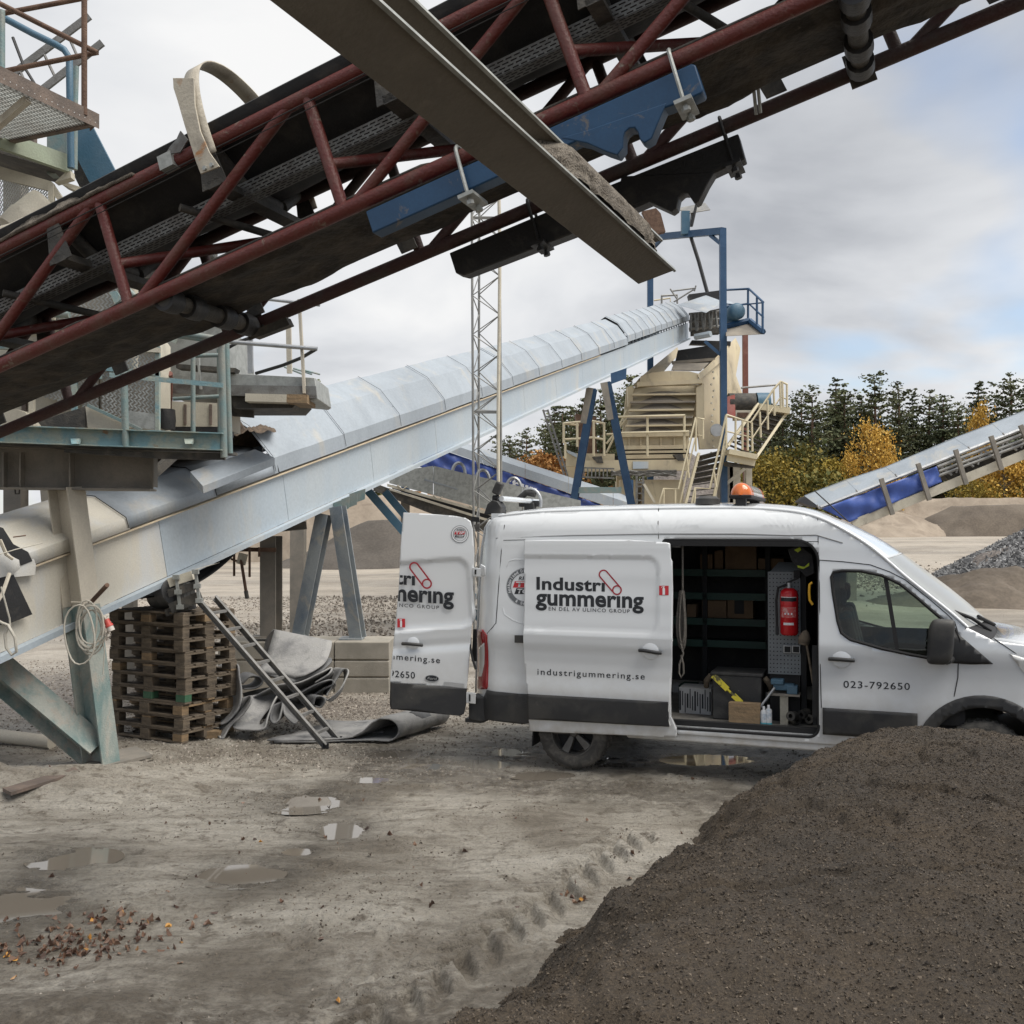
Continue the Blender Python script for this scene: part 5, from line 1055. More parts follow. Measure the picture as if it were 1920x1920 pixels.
for cx, cy, rx, ry in ((905, 903, 13, 22), (963, 918, 14, 22), (860, 888, 12, 20)):
    pts = [P(cx + rx * math.cos(q), cy - ry * math.sin(q), ty + .3) for q in [math.pi * (-.18 + 1.3 * z / 14) for z in range(15)]]; MB().tube(pts, .045, 6).build('hoop', M.zinc, TC)
for u in (760, 1040): p = P(u, 940, ty + .5); beam('support_leg', M.webgrey, TC, p, V((p.x, p.y, terr(p.x, p.y) - .05)), .2, .2, (0, 1, 0))
# ================================================================ covered conveyor with bright tarpaulin at the right
def Z8(x, y, Y): return P(1400 + x / 3.692, 640 + y / 3.692, Y)
RC = thing('truss_conveyor', 'grey covered truss conveyor with bright blue tarpaulin rising to the right edge', 'conveyor', Z8(700, 1270, 30))
def r8(name, m, pts, th=.04, par=None, **k): return plate(name, m, par or RC, [Z8(*q) for q in pts], V((0, th, 0)), **k)
ry = 30.0
cts = [(400, 1070, 505, 1148), (690, 960, 775, 1045), (965, 870, 1045, 935), (1440, 670, 1550, 745), (1700, 570, 1790, 650), (2000, 450, 2080, 535), (2400, 290, 2480, 375)]
for i in range(6):
    a, b = cts[i], cts[i + 1]
    r8('cover_sheet', M.galv, [(a[0], a[1], ry + .7), (b[0] + 4, b[1], ry + .7), (b[2] + 4, b[3], ry), (a[2], a[3], ry)], .03)
    c = lambda q: q[0] + 0
    plate('cover_far', M.galv, RC, [Z8(a[0], a[1], ry + .7), Z8(b[0], b[1], ry + .7), Z8(b[0], b[1], ry + .7) + V((0, .9, -.35)), Z8(a[0], a[1], ry + .7) + V((0, .9, -.35))], V((0, 0, .02)))
    tube('cover_clip', M.zinc, RC, [Z8(a[2] - 18, a[3] - 18, ry - .02), Z8(a[2], a[3] + 12, ry - .02)], .03, 5)
for (x0, y0, x1, y1), wd, m in (((510, 1150, 2480, 385), .06, M.zinc), ((980, 1060, 2480, 500), .05, M.mast), ((1320, 870, 2480, 425), .06, M.mast), ((1330, 900, 2480, 470), .05, M.mast)): tube('rail', m, RC, [Z8(x0, y0, ry), Z8(x1, y1, ry)], wd, 6)
beam('lower_beam', M.creamhouse, RC, Z8(730, 1268, ry), Z8(2480, 555, ry), .12, .26); beam('lower_beam', M.creamhouse, RC, Z8(780, 1258, ry + 1.2), Z8(2480, 560, ry + 1.2), .12, .2)
r8('belt_side', M.dark, [(1340, 905, ry + .3), (2480, 470, ry + .3), (2480, 520, ry + .3), (1400, 960, ry + .3)], .6)
rows = []
for i in range(50):
    t = i / 49; x0, y0 = 520 + 795 * t, 1160 - 295 * t; x1, y1 = 712 + 640 * t, 1252 - 280 * t
    rows.append([Z8(x0 + (x1 - x0) * j / 9, y0 + (y1 - y0) * j / 9, ry - .08 - .05 * math.sin(t * 31 + j * .7) - .05 * math.sin(t * 13 - j * .4)) for j in range(10)])
MB().grid(rows).build('tarpaulin', M.tarpbright, RC, thick=.01, angle=80)
for (x0, y0, x1, y1) in ((930, 950, 1010, 1200), (1185, 845, 1265, 1100), (1445, 750, 1520, 990), (1690, 655, 1765, 890), (1895, 580, 1990, 800), (2140, 470, 2220, 700)): beam('stand_post', M.webgrey, RC, Z8(x0, y0, ry - .18), Z8(x1, y1, ry - .18), .12, .1, (0, -1, 0))
for k in range(7):
    x = 1330 + k * 150; y = 860 - k * 57; tube('truss_web', M.mast, RC, [Z8(x, y, ry), Z8(x + 90, y + 65, ry)], .035, 5); tube('truss_web', M.mast, RC, [Z8(x + 150, y - 55, ry), Z8(x + 120, y + 50, ry)], .035, 5)
r8('open_end', M.blk, [(405, 1075, ry + .65), (505, 1148, ry + .02), (470, 1150, ry + .1), (360, 1110, ry + .7)], .5); r8('torn_belt', M.blk, [(890, 1165, ry + .2), (985, 1150, ry + .2), (990, 1195, ry + .2), (880, 1190, ry + .2)], .3)
tube('stay_wire', M.steelwire, RC, [Z8(470, 1035, ry - .2), Z8(700, 1245, ry - .2)], .02, 5)
for x, y in ((720, 1270), (2300, 640)):
    p = Z8(x, y, ry + .6); beam('support_leg', M.webgrey, RC, p, V((p.x, p.y, terr(p.x, p.y) - .05)), .25, .25, (0, 1, 0))
# ================================================================ far ground rise, heaps and banks
g_ = [o for o in col.objects if o.name == 'ground'][0]; n_ = len(g_.data.vertices); co = np.empty(n_ * 3, np.float32); g_.data.vertices.foreach_get('co', co); co = co.reshape(-1, 3)
co[:, 2] += 2.0 * sstep(18, 70, co[:, 1]) * (.35 + .65 * sstep(-10, 15, co[:, 0])); g_.data.vertices.foreach_set('co', co.ravel()); g_.data.update()
def heap(name, cx, cy, rx, ry_, h, m, seed, label, cat='pile', rough=.12, flat=0, rz=0, res=90, p=1.0):
    u = np.linspace(-1.1, 1.1, res); X, Y = np.meshgrid(u, u); rr = np.sqrt(X ** 2 + Y ** 2)
    wob = 1 + .18 * fbm(X * 1.7 + seed, Y * 1.7, 3, seed)
    z = np.clip(1 - (rr / wob) ** p, -.3, 1); z = np.minimum(z, 1 - flat) / (1 - flat) * h
    x0, y0 = X * rx, Y * ry_; c, s = math.cos(rz), math.sin(rz); wx, wy = cx + x0 * c - y0 * s, cy + x0 * s + y0 * c
    z = z + rough * h * fbm(wx * 1.1 / max(h, .6), wy * 1.1 / max(h, .6), 5, seed + 3) * np.clip(z / h * 3, 0, 1) + np.array([[terr(a, b) for a, b in zip(r1, r2)] for r1, r2 in zip(wx, wy)])
    idx = np.arange(res * res).reshape(res, res); fc = np.stack([idx[:-1, :-1], idx[:-1, 1:], idx[1:, 1:], idx[1:, :-1]], -1).reshape(-1, 4)
    return big_mesh(name, np.stack([wx, wy, z], -1).reshape(-1, 3), fc, m, label=label, cat=cat)
M.bank = wmat('pale_sand_bank', (.33, .275, .215), (.24, .195, .15), (.42, .62), .5, .95, bump=.5, bs=6, d2=(.17, .135, .105), amt2=(.6, .75), scale2=.9)
M.browngrit = wmat('brown_grit_heap', (.165, .135, .105), (.12, .097, .076), (.4, .65), .6, .95, bump=.4, bs=9, var=.3)
M.darkgrit = wmat('dark_grey_grit_heap', (.115, .10, .085), (.09, .078, .066), (.4, .65), .6, .95, bump=.4, bs=9, var=.3)
M.pinkheap = wmat('pinkish_stone_heap', (.24, .21, .19), (.18, .155, .14), (.4, .65), 1.2, .95, bump=1, bs=9, var=.6)
def cx_(u, Y): return (u - 960) / F * Y
heap('sand_bank', cx_(1850, 82), 82, 17, 6, 2.9, M.bank, 3, 'long pale sand bank below the forest at the right', 'sand bank', flat=.35, p=2)
heap('grit_pile', cx_(1870, 73), 73, 6.6, 4.0, 2.15, M.browngrit, 5, 'smooth brown grit pile in front of the long pale bank', flat=.3, p=1.6, rough=.05)
heap('grit_pile', cx_(1655, 72), 72, 5.0, 3.5, 1.9, M.bank, 7, 'low brown bank under the lower end of the bright tarpaulin conveyor', flat=.2, rough=.2)
heap('sand_bank', cx_(560, 62), 62, 14, 5, 3.9, M.bank, 9, 'pale tan sand bank behind the conveyor legs at the left', 'sand bank', flat=.35, p=2, rough=.15)
heap('grit_pile', cx_(715, 55), 55, 5.2, 4.2, 2.35, M.darkgrit, 11, 'smooth dark grey pile behind the open rear door of the van', flat=.1, p=1.2, rough=.04)
heap('grit_pile', cx_(835, 64), 64, 8, 4, 3.7, M.bank, 12, 'pale bank rising behind the rear door of the van', 'pile', flat=.3, p=2)
heap('stone_pile', cx_(1290, 56), 56, 7.2, 6, 5.1, M.pinkheap, 13, 'tall cone of pinkish gravel behind the screening plant', flat=.03, rough=.04, res=120)
hp = heap('rock_pile', 21.0, 37, 5.4, 4.5, 2.9, M.pinkheap, 15, 'steep pile of grey crushed rock at the right edge beyond the van', flat=.05, rough=.1)
n = 16000; a = npr.uniform(0, 6.283, n); r_ = np.sqrt(npr.rand(n)) * 1.02; X = 21.0 + 5.4 * r_ * np.cos(a); Y = 37 + 4.5 * r_ * np.sin(a); Z = 2.9 * (1 - r_) * 1.0 + .05 + np.array([terr(p, q) for p, q in zip(X, Y)])
stones_mesh('crushed_rock', np.stack([X, Y, Z], -1)[Y < 39], npr.uniform(.05, .17, n)[Y < 39], M.crush, 21)
heap('grit_pile', cx_(1900, 30.5), 30.5, 4.2, 2.2, .95, M.browngrit, 17, 'low brown mound at the right edge in front of the rock pile', rough=.25, p=1.4)
n = 5000; X = npr.normal(cx_(1690, 36), 3.0, n); Y = npr.normal(37, 2.2, n); stones_mesh('gravel', np.stack([X, Y, [terr(p, q) + .03 for p, q in zip(X, Y)]], -1), npr.uniform(.03, .09, n), M.pebble, 22)
n = 7000; X = npr.normal(-6.5, 3.6, n); Y = npr.uniform(22, 34, n); stones_mesh('gravel', np.stack([X, Y, [terr(p, q) + .02 for p, q in zip(X, Y)]], -1), npr.uniform(.02, .06, n), M.pebble, 23)
# ================================================================ trees
def cards(cen, size, rs, flat=.5):
    """leaf clumps: crossed irregular faces round each centre"""
    n = len(cen); nr = rs.normal(size=(n, 3)); nr[:, 2] = nr[:, 2] * .6 + flat; nr /= np.linalg.norm(nr, axis=1, keepdims=True)
    t = np.cross(nr, rs.normal(size=(n, 3))); t /= np.linalg.norm(t, axis=1, keepdims=True) + 1e-9; b = np.cross(nr, t)
    an = np.linspace(0, 2 * np.pi, 5, endpoint=False)[None] + rs.uniform(0, 6, (n, 1)); rad = size[:, None] * rs.uniform(.45, 1.15, (n, 5))
    v = cen[:, None] + t[:, None] * (np.cos(an) * rad)[..., None] + b[:, None] * (np.sin(an) * rad * .75)[..., None]
    f = np.arange(n * 5).reshape(n, 5); tri = np.concatenate([f[:, [0, 1, 2]], f[:, [0, 2, 3]], f[:, [0, 3, 4]]])
    return v.reshape(-1, 3), tri
def mk_tree(kind, seed):
    """template for one tree 1:1 in metres, standing at the origin"""
    rs = np.random.RandomState(seed); trunk = MB(); cen = []; siz = []
    if kind in ('pine', 'spruce'):
        H = 15.0; lean = rs.uniform(-.3, .3, 2); tp_ = lambda z: V((lean[0] * z / H, lean[1] * z / H, z))
        trunk.tube([tp_(z) for z in (-.3, 2, 5, 8, 11, 14.2)], [.21, .18, .15, .12, .08, .03], 7)
        z = 3.0 if kind == 'pine' else 1.0
        while z < H - .15:
            t = z / H
            R_ = (2.35 * max(0, 1 - t) ** .42 * (.55 + .45 * min(1, t * 3)) * rs.uniform(.55, 1.12) + .10) if kind == 'pine' else (2.4 * (1 - t) ** .75 * rs.uniform(.8, 1.1) + .10)
            for k in range(rs.randint(5, 9) if t < .9 else 4):
                a = rs.uniform(0, 6.283); ln = R_ * rs.uniform(.35, 1.3); up_ = (.10 + .45 * t) if kind == 'pine' else -.22 + .35 * t; m_ = max(6, int(ln * 24))
                if rs.rand() < .5: trunk.tube([tp_(z), tp_(z) + V((math.cos(a) * ln, math.sin(a) * ln, up_ * ln))], [.04, .010], 4, cap=False)
                for q in range(m_):
                    d = ln * (.22 + .78 * (q + rs.rand()) / m_); sp_ = .06 + .17 * d
                    cen.append((lean[0] * t + math.cos(a) * d + rs.normal(0, sp_), lean[1] * t + math.sin(a) * d + rs.normal(0, sp_), z + up_ * d + .10 * d * d * (1 if kind == 'pine' else .5) / max(ln, .3) + rs.normal(0, .07))); siz.append(rs.uniform(.07, .19))
            z += rs.uniform(.22, .62) * (1.15 if kind == 'pine' else .8)
    else:
        H = {'birch': 9.0, 'willow': 5.5, 'bush': 3.0}[kind]
        trunk.tube([V((0, 0, -.2)), V((.1, 0, H * .4)), V((0, .1, H * .92))], [.13, .09, .02], 7)
        for k in range(int({'birch': 46, 'willow': 46, 'bush': 28}[kind])):
            z = H * rs.uniform(.12, .98); t = z / H; R_ = {'birch': 2.3, 'willow': 3.0, 'bush': 2.2}[kind] * max(.12, math.sin(math.pi * (t * .86 + .10)) ** .8)
            a = rs.uniform(0, 6.283); ln = R_ * rs.uniform(.3, 1.3); c = np.array([math.cos(a) * ln * .75, math.sin(a) * ln * .75, z]); trunk.tube([V((0, 0, max(z - ln * .6, .3))), V(c)], [.03, .008], 4, cap=False)
            m_ = 110; p = rs.normal(size=(m_, 3)) * np.array([.36, .36, .46 if kind == 'birch' else .32]) * (R_ * .55 + .25) + c; p[:, 2] = np.maximum(p[:, 2], .1); cen += list(map(tuple, p)); siz += list(rs.uniform(.06, .16, m_))
    v, f = cards(np.array(cen), np.array(siz), rs, .6 if kind != 'birch' else .2)
    return trunk, v, f
tmpl = {}
def tree(name, key, kind, seed, x, y, h, label, mat_, group, wf=1.0, rz=0.0):
    H0 = {'pine': 15, 'spruce': 15, 'birch': 9, 'willow': 5.5, 'bush': 3}[kind]
    k = h / H0; mtx = Matrix.Translation((x, y, terr(x, y) - .1)) @ Matrix.Rotation(rz, 4, 'Z') @ Matrix.Diagonal((k * wf, k * wf, k, 1))
    r = bpy.data.objects.new(name, None); col.objects.link(r); r.matrix_basis = mtx; tag(r, label, 'tree', group)
    if (kind, seed, mat_.name) not in tmpl:
        trunk, v, f = mk_tree(kind, seed); t_ = trunk.build('trunk', M.barkb if kind in ('birch', 'willow', 'bush') else M.bark, None, smooth=True); t_.parent = r
        c_ = big_mesh('crown', v, f, mat_, smooth=False); c_.parent = r; tmpl[(kind, seed, mat_.name)] = (t_, c_)
    else:
        for o in tmpl[(kind, seed, mat_.name)]: c = o.copy(); col.objects.link(c); c.parent = r
    return r
def treepx(name, kind, seed, u, v, Y, label, mat_, group, wf=1.0):
    x = cx_(u, Y); z = P(u, v, Y).z; return tree(name, None, kind, seed, x, Y, z - terr(x, Y) + .1, label, mat_, group, wf, (u * 1.7) % 6.28)
gp_ = 'dark conifers along the far edge of the pit'
front = [(1444, 752, 'spruce', 1), (1470, 765, 'pine', 2), (1503, 727, 'pine', 1), (1526, 725, 'pine', 3), (1563, 706, 'spruce', 2), (1588, 714, 'pine', 2), (1645, 700, 'pine', 3), (1688, 712, 'pine', 1), (1712, 735, 'spruce', 1), (1737, 725, 'pine', 2), (1766, 737, 'spruce', 2), (1800, 752, 'pine', 1), (1834, 714, 'spruce', 1), (1868, 742, 'pine', 3), (1905, 692, 'pine', 2), (1938, 705, 'spruce', 2), (1418, 770, 'pine', 3), (1618, 738, 'spruce', 1)]
pl_lab = 'dark green conifer in the forest edge, one of many alike beyond the banks'
ordn = ['first', 'second', 'third', 'fourth', 'fifth', 'sixth', 'seventh', 'eighth', 'ninth', 'tenth', 'eleventh', 'twelfth', 'thirteenth', 'fourteenth', 'fifteenth', 'sixteenth', 'seventeenth', 'eighteenth']
front.sort(); tall = sorted(range(len(front)), key=lambda q: front[q][1])[:5]
for i, (u, v, kd, sd) in enumerate(front): treepx('pine_tree' if kd == 'pine' else 'spruce_tree', kd, sd, u, v, 96 + (i * 7) % 9, f"{'tall' if i in tall else 'dark'} {'loose branched pine' if kd == 'pine' else 'conical spruce'}, {ordn[i]} treetop right of the beige stairs", M.needle if kd == 'pine' else M.spruce, gp_, 1.15 + .5 * ((i * 37) % 10) / 10)
for i in range(34):
    u = 1040 + i * 27 + rnd.uniform(-8, 8)
    if 1170 < u < 1400: continue
    treepx('pine_tree', 'pine' if i % 2 else 'spruce', 1 + i % 3 if i % 2 else 1 + i % 2, u, rnd.uniform(752, 800), 108 + (i % 4) * 3, pl_lab, M.needle if i % 2 else M.spruce, gp_, 1.6)
lp_ = sorted(((1178, 704, 72, 4), (1128, 728, 74, 1), (1090, 742, 76, 2), (1052, 762, 78, 3), (1020, 782, 80, 2), (985, 800, 82, 1), (1150, 752, 82, 3), (598, 706, 60, 2), (622, 746, 66, 1), (587, 720, 70, 3), (955, 812, 86, 2), (930, 818, 88, 3), (1195, 760, 84, 1)))
for i, (u, v, Y, sd) in enumerate(lp_): treepx('pine_tree', 'pine', sd, u, v, Y, (f'{ordn[i]} small pine from the left behind the galvanised chute' if u < 700 else f'{ordn[i - 3]} pine from the lattice mast towards the screening plant'), M.needle, 'pines left of the screening plant', 1.35)
for u, v, Y, kd, m, lab, wf in ((1632, 786, 80, 'birch', M.birch, 'bright orange birch in front of the dark conifers', .85), (1592, 842, 79, 'birch', M.birch, 'small orange birch left of the tall orange one', .6), (1668, 838, 79, 'birch', M.birch, 'small orange birch right of the tall orange one', .6), (1840, 752, 92, 'birch', M.birch, 'slender yellow birch showing above the right conveyor cover', .55), (1885, 862, 88, 'willow', M.birch, 'golden bush under the truss of the right conveyor', .95), (1820, 900, 87, 'willow', M.willow, 'low yellow green bush under the bright tarpaulin', .9), (1925, 868, 89, 'willow', M.olive, 'brownish bush at the right edge under the conveyor', .9), (1450, 848, 78, 'willow', M.willow, 'round yellow green bush right of the stairs', .95), (1425, 862, 79, 'willow', M.olive, 'green bush just right of the stairs', .9), (1500, 836, 82, 'willow', M.olive, 'dull green bush beside the round yellow one', 1.0), (1555, 866, 80, 'willow', M.willow, 'olive yellow bush left of the orange birches', .9), (1528, 890, 78, 'bush', M.olive, 'low dark bush behind the conveyor tail', 1.1), (1025, 858, 62, 'willow', M.beech, 'brown orange bush between the tarp conveyor and the blue legs', 1.15), (1000, 866, 63, 'willow', M.beech, 'brown orange bush left of its twin by the blue legs', 1.0), (760, 925, 66, 'willow', M.beech, 'low brown orange bush under the trough conveyor', 1.3), (700, 930, 66, 'bush', M.olive, 'low olive bush behind the sand bank by the grey legs', 1.6), (815, 935, 67, 'bush', M.beech, 'low brown bush behind the top of the open van door', 1.4)): treepx('birch_tree' if kd == 'birch' else 'bush', kd, 1 + u % 2, u, v, Y, lab, m, 'autumn bushes and birches', wf)

# ================================================================ white panel van
VY = 10.25; vR = P(1072, 1375, VY); YAW = R(20)
VM = Matrix.Translation((vR.x, vR.y, 0)) @ Matrix.Rotation(-YAW, 4, 'Z')
VMI = VM.inverted(); VWD = 2.06
def vloc(u, v, y=0.0):
    o = VM @ V((0, y, 0)); n = VM.to_3x3() @ V((0, 1, 0)); return VMI @ PL(u, v, o, n)
ZT = [(-1, .03), (.30, .03), (.42, .012), (.60, .0), (.78, .0), (.95, .014), (1.06, .018), (1.16, .010), (1.26, -.012), (1.34, -.014), (1.42, -.002), (1.60, .018), (1.90, .052), (2.20, .095), (2.35, .125), (2.44, .150), (2.50, .185), (2.55, .235), (2.60, .31), (3, .5)]
def skin(x, z):
    i = 0
    while i < len(ZT) - 2 and ZT[i + 1][0] < z: i += 1
    (a, p), (b, q) = ZT[i], ZT[i + 1]; t = (z - a) / (b - a); t = t * t * (3 - 2 * t) * .5 + t * .5; y = p + (q - p) * t
    if x < -.80: y += .16 * ((-.80 - x) / .24) ** 2                # rounded rear corner
    if x > 2.2: y += .035 * ((x - 2.2) / 1.6) ** 2 * max(0, min(1, (z - 1.2)))   # cab narrows
    if x > 4.0: y += .22 * ((x - 4.0) / .8) ** 2
    return y
def vq(u, v, off=0.0):
    y = 0.0
    for _ in range(5): p = vloc(u, v, y - off); y = skin(p.x, p.z)
    return V((p.x, p.z))
VAN = thing('panel_van', 'white high roof panel van with black lettering, sliding side door open', 'van'); VAN.matrix_basis = VM
def carpaint(name, c, rough=.22, coat=1.0):
    m, t, b = newmat(name); tc = N(t, 'ShaderNodeTexCoord'); sp_ = N(t, 'ShaderNodeSeparateXYZ'); t.links.new(tc.outputs['Object'], sp_.inputs[0])
    n = tnoise(t, tc.outputs['Object'], 5, 5, .65); mr = N(t, 'ShaderNodeMapRange'); mr.inputs[1].default_value = 1.15; mr.inputs[2].default_value = .38; t.links.new(sp_.outputs[2], mr.inputs[0])
    ml_ = N(t, 'ShaderNodeMath', operation='MULTIPLY', use_clamp=True); t.links.new(mr.outputs[0], ml_.inputs[0]); r_ = ramp(t, n.outputs[0], [(.35, (.15,) * 3), (.7, (.75,) * 3)]); t.links.new(r_.outputs[0], ml_.inputs[1])
    t.links.new(mixc(t, ml_.outputs[0], c, (.40, .365, .31)), b.inputs['Base Color']); b.inputs['Roughness'].default_value = rough; b.inputs['Coat Weight'].default_value = coat; b.inputs['Coat Roughness'].default_value = .08; return m
M.white_paint = carpaint('white_car_paint', (.66, .68, .695))
M.plastic = wmat('black_plastic_cladding', (.022, .0225, .024), (.05, .048, .044), (.45, .62), 2.6, .55, bump=.15, bs=200, d2=(.12, .11, .095), amt2=(.66, .8), scale2=5)
M.gap = wmat('shadow_gap_rubber', (.012, .012, .013), None, rough=.8, bump=0, var=0)
M.crease = M.white_paint
M.inblk = wmat('dark_interior_liner', (.022, .022, .023), (.04, .038, .036), (.45, .65), 4, .8, bump=.1)
M.seat = wmat('dark_seat_cloth', (.03, .03, .033), (.045, .045, .048), (.45, .65), 20, .9, bump=.2)
M.floorply = wmat('dirty_plywood_floor', (.26, .245, .22), (.15, .14, .125), (.4, .65), 5, .8, bump=.2)
M.sill = wmat('grey_door_sill', (.46, .47, .48), (.3, .29, .27), (.45, .68), 6, .45, .2)
M.tyre = wmat('dusty_tyre', (.055, .052, .048), (.13, .12, .105), (.42, .62), 8, .85, bump=.4, bs=80)
M.rim = wmat('brake_dusted_alloy', (.13, .125, .118), (.085, .08, .074), (.42, .65), 8, .5, .45, bump=.1)
M.redlens, _, b_ = newmat('red_lamp_lens'); b_.inputs['Base Color'].default_value = (.28, .008, .012, 1); b_.inputs['Roughness'].default_value = .12; b_.inputs['Coat Weight'].default_value = .5
M.clearlens, _, b_ = newmat('clear_lamp_lens'); b_.inputs['Base Color'].default_value = (.62, .62, .60, 1); b_.inputs['Roughness'].default_value = .12; b_.inputs['Coat Weight'].default_value = .8
M.amber, _, b_ = newmat('amber_lens'); b_.inputs['Base Color'].default_value = (.60, .14, .02, 1); b_.inputs['Roughness'].default_value = .15; b_.inputs['Coat Weight'].default_value = .5
M.print = wmat('black_print', (.012, .014, .018), None, rough=.5, bump=0, var=0)
M.redprint = wmat('red_print', (.32, .018, .03), None, rough=.5, bump=0, var=0); M.redsign = wmat('red_sticker', (.50, .02, .03), None, rough=.45, bump=0, var=0)
M.greyprint = wmat('grey_print', (.13, .14, .15), None, rough=.5, bump=0, var=0); M.silver = wmat('silver_print', (.5, .51, .52), None, rough=.3, metal=.6, bump=0, var=0)
def glassmat(name, tint, mixmin=0.0):
    m, t, b = newmat(name); t.nodes.remove(b); o = [n for n in t.nodes if n.type == 'OUTPUT_MATERIAL'][0]
    tr = N(t, 'ShaderNodeBsdfTransparent'); tr.inputs[0].default_value = (*tint, 1); gl_ = N(t, 'ShaderNodeBsdfGlossy'); gl_.inputs['Roughness'].default_value = .02
    fr = N(t, 'ShaderNodeFresnel'); fr.inputs[0].default_value = 1.5; mx_ = N(t, 'ShaderNodeMixShader'); t.links.new(fr.outputs[0], mx_.inputs[0]); t.links.new(tr.outputs[0], mx_.inputs[1]); t.links.new(gl_.outputs[0], mx_.inputs[2]); 
    if mixmin:
        df = N(t, 'ShaderNodeBsdfDiffuse'); df.inputs[0].default_value = (.62, .63, .62, 1); m2 = N(t, 'ShaderNodeMixShader'); m2.inputs[0].default_value = mixmin; t.links.new(mx_.outputs[0], m2.inputs[1]); t.links.new(df.outputs[0], m2.inputs[2]); mx_ = m2
    t.links.new(mx_.outputs[0], o.inputs[0]); return m
M.glass = glassmat('tinted_side_glass', (.62, .72, .65)); M.wglass = glassmat('windscreen_glass', (.68, .74, .72), .42)
def flat_mesh(outline, holes=(), step=.06):
    """outline and holes as (x, z) rings -> triangulated then sliced on a grid"""
    bm = bmesh.new(); ed = []
    for ring in (outline, *holes):
        vs = [bm.verts.new((p[0], 0, p[1])) for p in ring]; ed += [bm.edges.new((vs[i], vs[(i + 1) % len(vs)])) for i in range(len(vs))]
    bmesh.ops.triangle_fill(bm, use_beauty=True, use_dissolve=False, edges=ed, normal=(0, -1, 0))
    xs = [p[0] for p in outline]; zs = [p[1] for p in outline]
    for lo, hi, no, mk in ((min(xs), max(xs), (1, 0, 0), lambda c: (c, 0, 0)), (min(zs), max(zs), (0, 0, 1), lambda c: (0, 0, c))):
        c = lo + step * .5
        while c < hi: bmesh.ops.bisect_plane(bm, geom=bm.verts[:] + bm.edges[:] + bm.faces[:], plane_co=mk(c), plane_no=no); c += step
    return bm
def skin_panel(name, m, outline, holes=(), fn=None, step=.06, thick=.012, par=None, mirror=False, **k):
    bm = flat_mesh(outline, holes, step)
    for v in bm.verts:
        y = fn(v.co.x, v.co.z); v.co.y = (VWD - y) if mirror else y
    bmesh.ops.recalc_face_normals(bm, faces=bm.faces)
    c = sum((f.normal.y * f.calc_area() for f in bm.faces))
    if (c > 0) != mirror: bmesh.ops.reverse_faces(bm, faces=bm.faces)
    me = bpy.data.meshes.new(name); bm.to_mesh(me); bm.free(); me.materials.append(m); me.shade_smooth(); me.set_sharp_from_angle(angle=R(50))
    o = bpy.data.objects.new(name, me); col.objects.link(o); o.parent = par or VAN
    if thick: md = o.modifiers.new('solid', 'SOLIDIFY'); md.thickness = thick; md.offset = -1
    return tag(o, **k)
def arc(cx, cz, r, a0, a1, n): return [(cx + r * math.cos(R(a0 + (a1 - a0) * i / n)), cz + r * math.sin(R(a0 + (a1 - a0) * i / n))) for i in range(n + 1)]
def rnd_rect(x0, z0, x1, z1, r, n=6):
    r = r if isinstance(r, (tuple, list)) else (r,) * 4    # bl br tr tl
    return arc(x0 + r[0], z0 + r[0], r[0], 180, 270, n) + arc(x1 - r[1], z0 + r[1], r[1], 270, 360, n) + arc(x1 - r[2], z1 - r[2], r[2], 0, 90, n) + arc(x0 + r[3], z1 - r[3], r[3], 90, 180, n)
roof_px = [(935, 968), (1000, 961), (1070, 958), (1150, 956), (1235, 954), (1310, 953), (1380, 953), (1450, 956), (1510, 964), (1560, 982), (1620, 1017), (1661, 1049)]
roofE = [vq(*q) for q in roof_px]
def smooth_line(pts, k):
    o = []
    for i in range(len(pts) - 1):
        p = [pts[max(0, min(len(pts) - 1, q))] for q in (i - 1, i, i + 1, i + 2)]
        for j in range(k): t = j / k; o.append(.5 * (2 * p[1] + (p[2] - p[0]) * t + (2 * p[0] - 5 * p[1] + 4 * p[2] - p[3]) * t * t + (3 * p[1] - p[0] - 3 * p[2] + p[3]) * t ** 3))
    return o + [pts[-1]]
KS = 6
roofE = smooth_line(roofE, KS)
def dense(a): return [a[i] + (a[i + 1] - a[i]) * j / KS for i in range(len(a) - 1) for j in range(KS)] + [a[-1]]
apil = [vq(*q) for q in ((1661, 1049), (1700, 1083), (1740, 1115), (1780, 1147), (1814, 1177))]
hood = [vq(1860, 1200)]; zc_ = hood[0].y
hood += [V((4.25, zc_ - .06)), V((4.50, zc_ - .17)), V((4.66, zc_ - .36)), V((4.72, zc_ - .60)), V((4.74, .45))]
rearE = [vq(*q) for q in ((888, 1300), (891, 1250), (895, 1180), (898, 1100), (903, 1030), (910, 990), (920, 975))]
op0, op1 = vq(1243, 1012), vq(1536, 1384); op2 = vq(1532, 1011)
OPX0, OPX1, OPZ0, OPZ1 = op0.x, op1.x, op1.y, op0.y
hole_side = rnd_rect(OPX0, OPZ0, OPX1, OPZ1, (.06, .10, .20, .03))
win_px = [(1594, 1199), (1578, 1187), (1571, 1165), (1562, 1110), (1559, 1082), (1563, 1073), (1580, 1070), (1615, 1071), (1653, 1079), (1686, 1094), (1720, 1121), (1752, 1149), (1792, 1182), (1800, 1200), (1796, 1240), (1760, 1237), (1710, 1228), (1653, 1216)]
hole_win = [tuple(vq(*q)) for q in win_px]
FWX, FWZ = 3.75, .37
apil0 = smooth_line(apil, KS)
side = [tuple(p) for p in rearE] + [tuple(p) for p in roofE] + [tuple(p) for p in apil0[1:]] + [tuple(p) for p in hood] + [(4.70, .40), (FWX + .50, .36)] + arc(FWX, FWZ, .47, 5, 175, 16) + [(FWX - .50, .42), (.50, .42)] + arc(0, .37, .45, 5, 175, 14) + [(-.50, .42), (-.96, .44)]
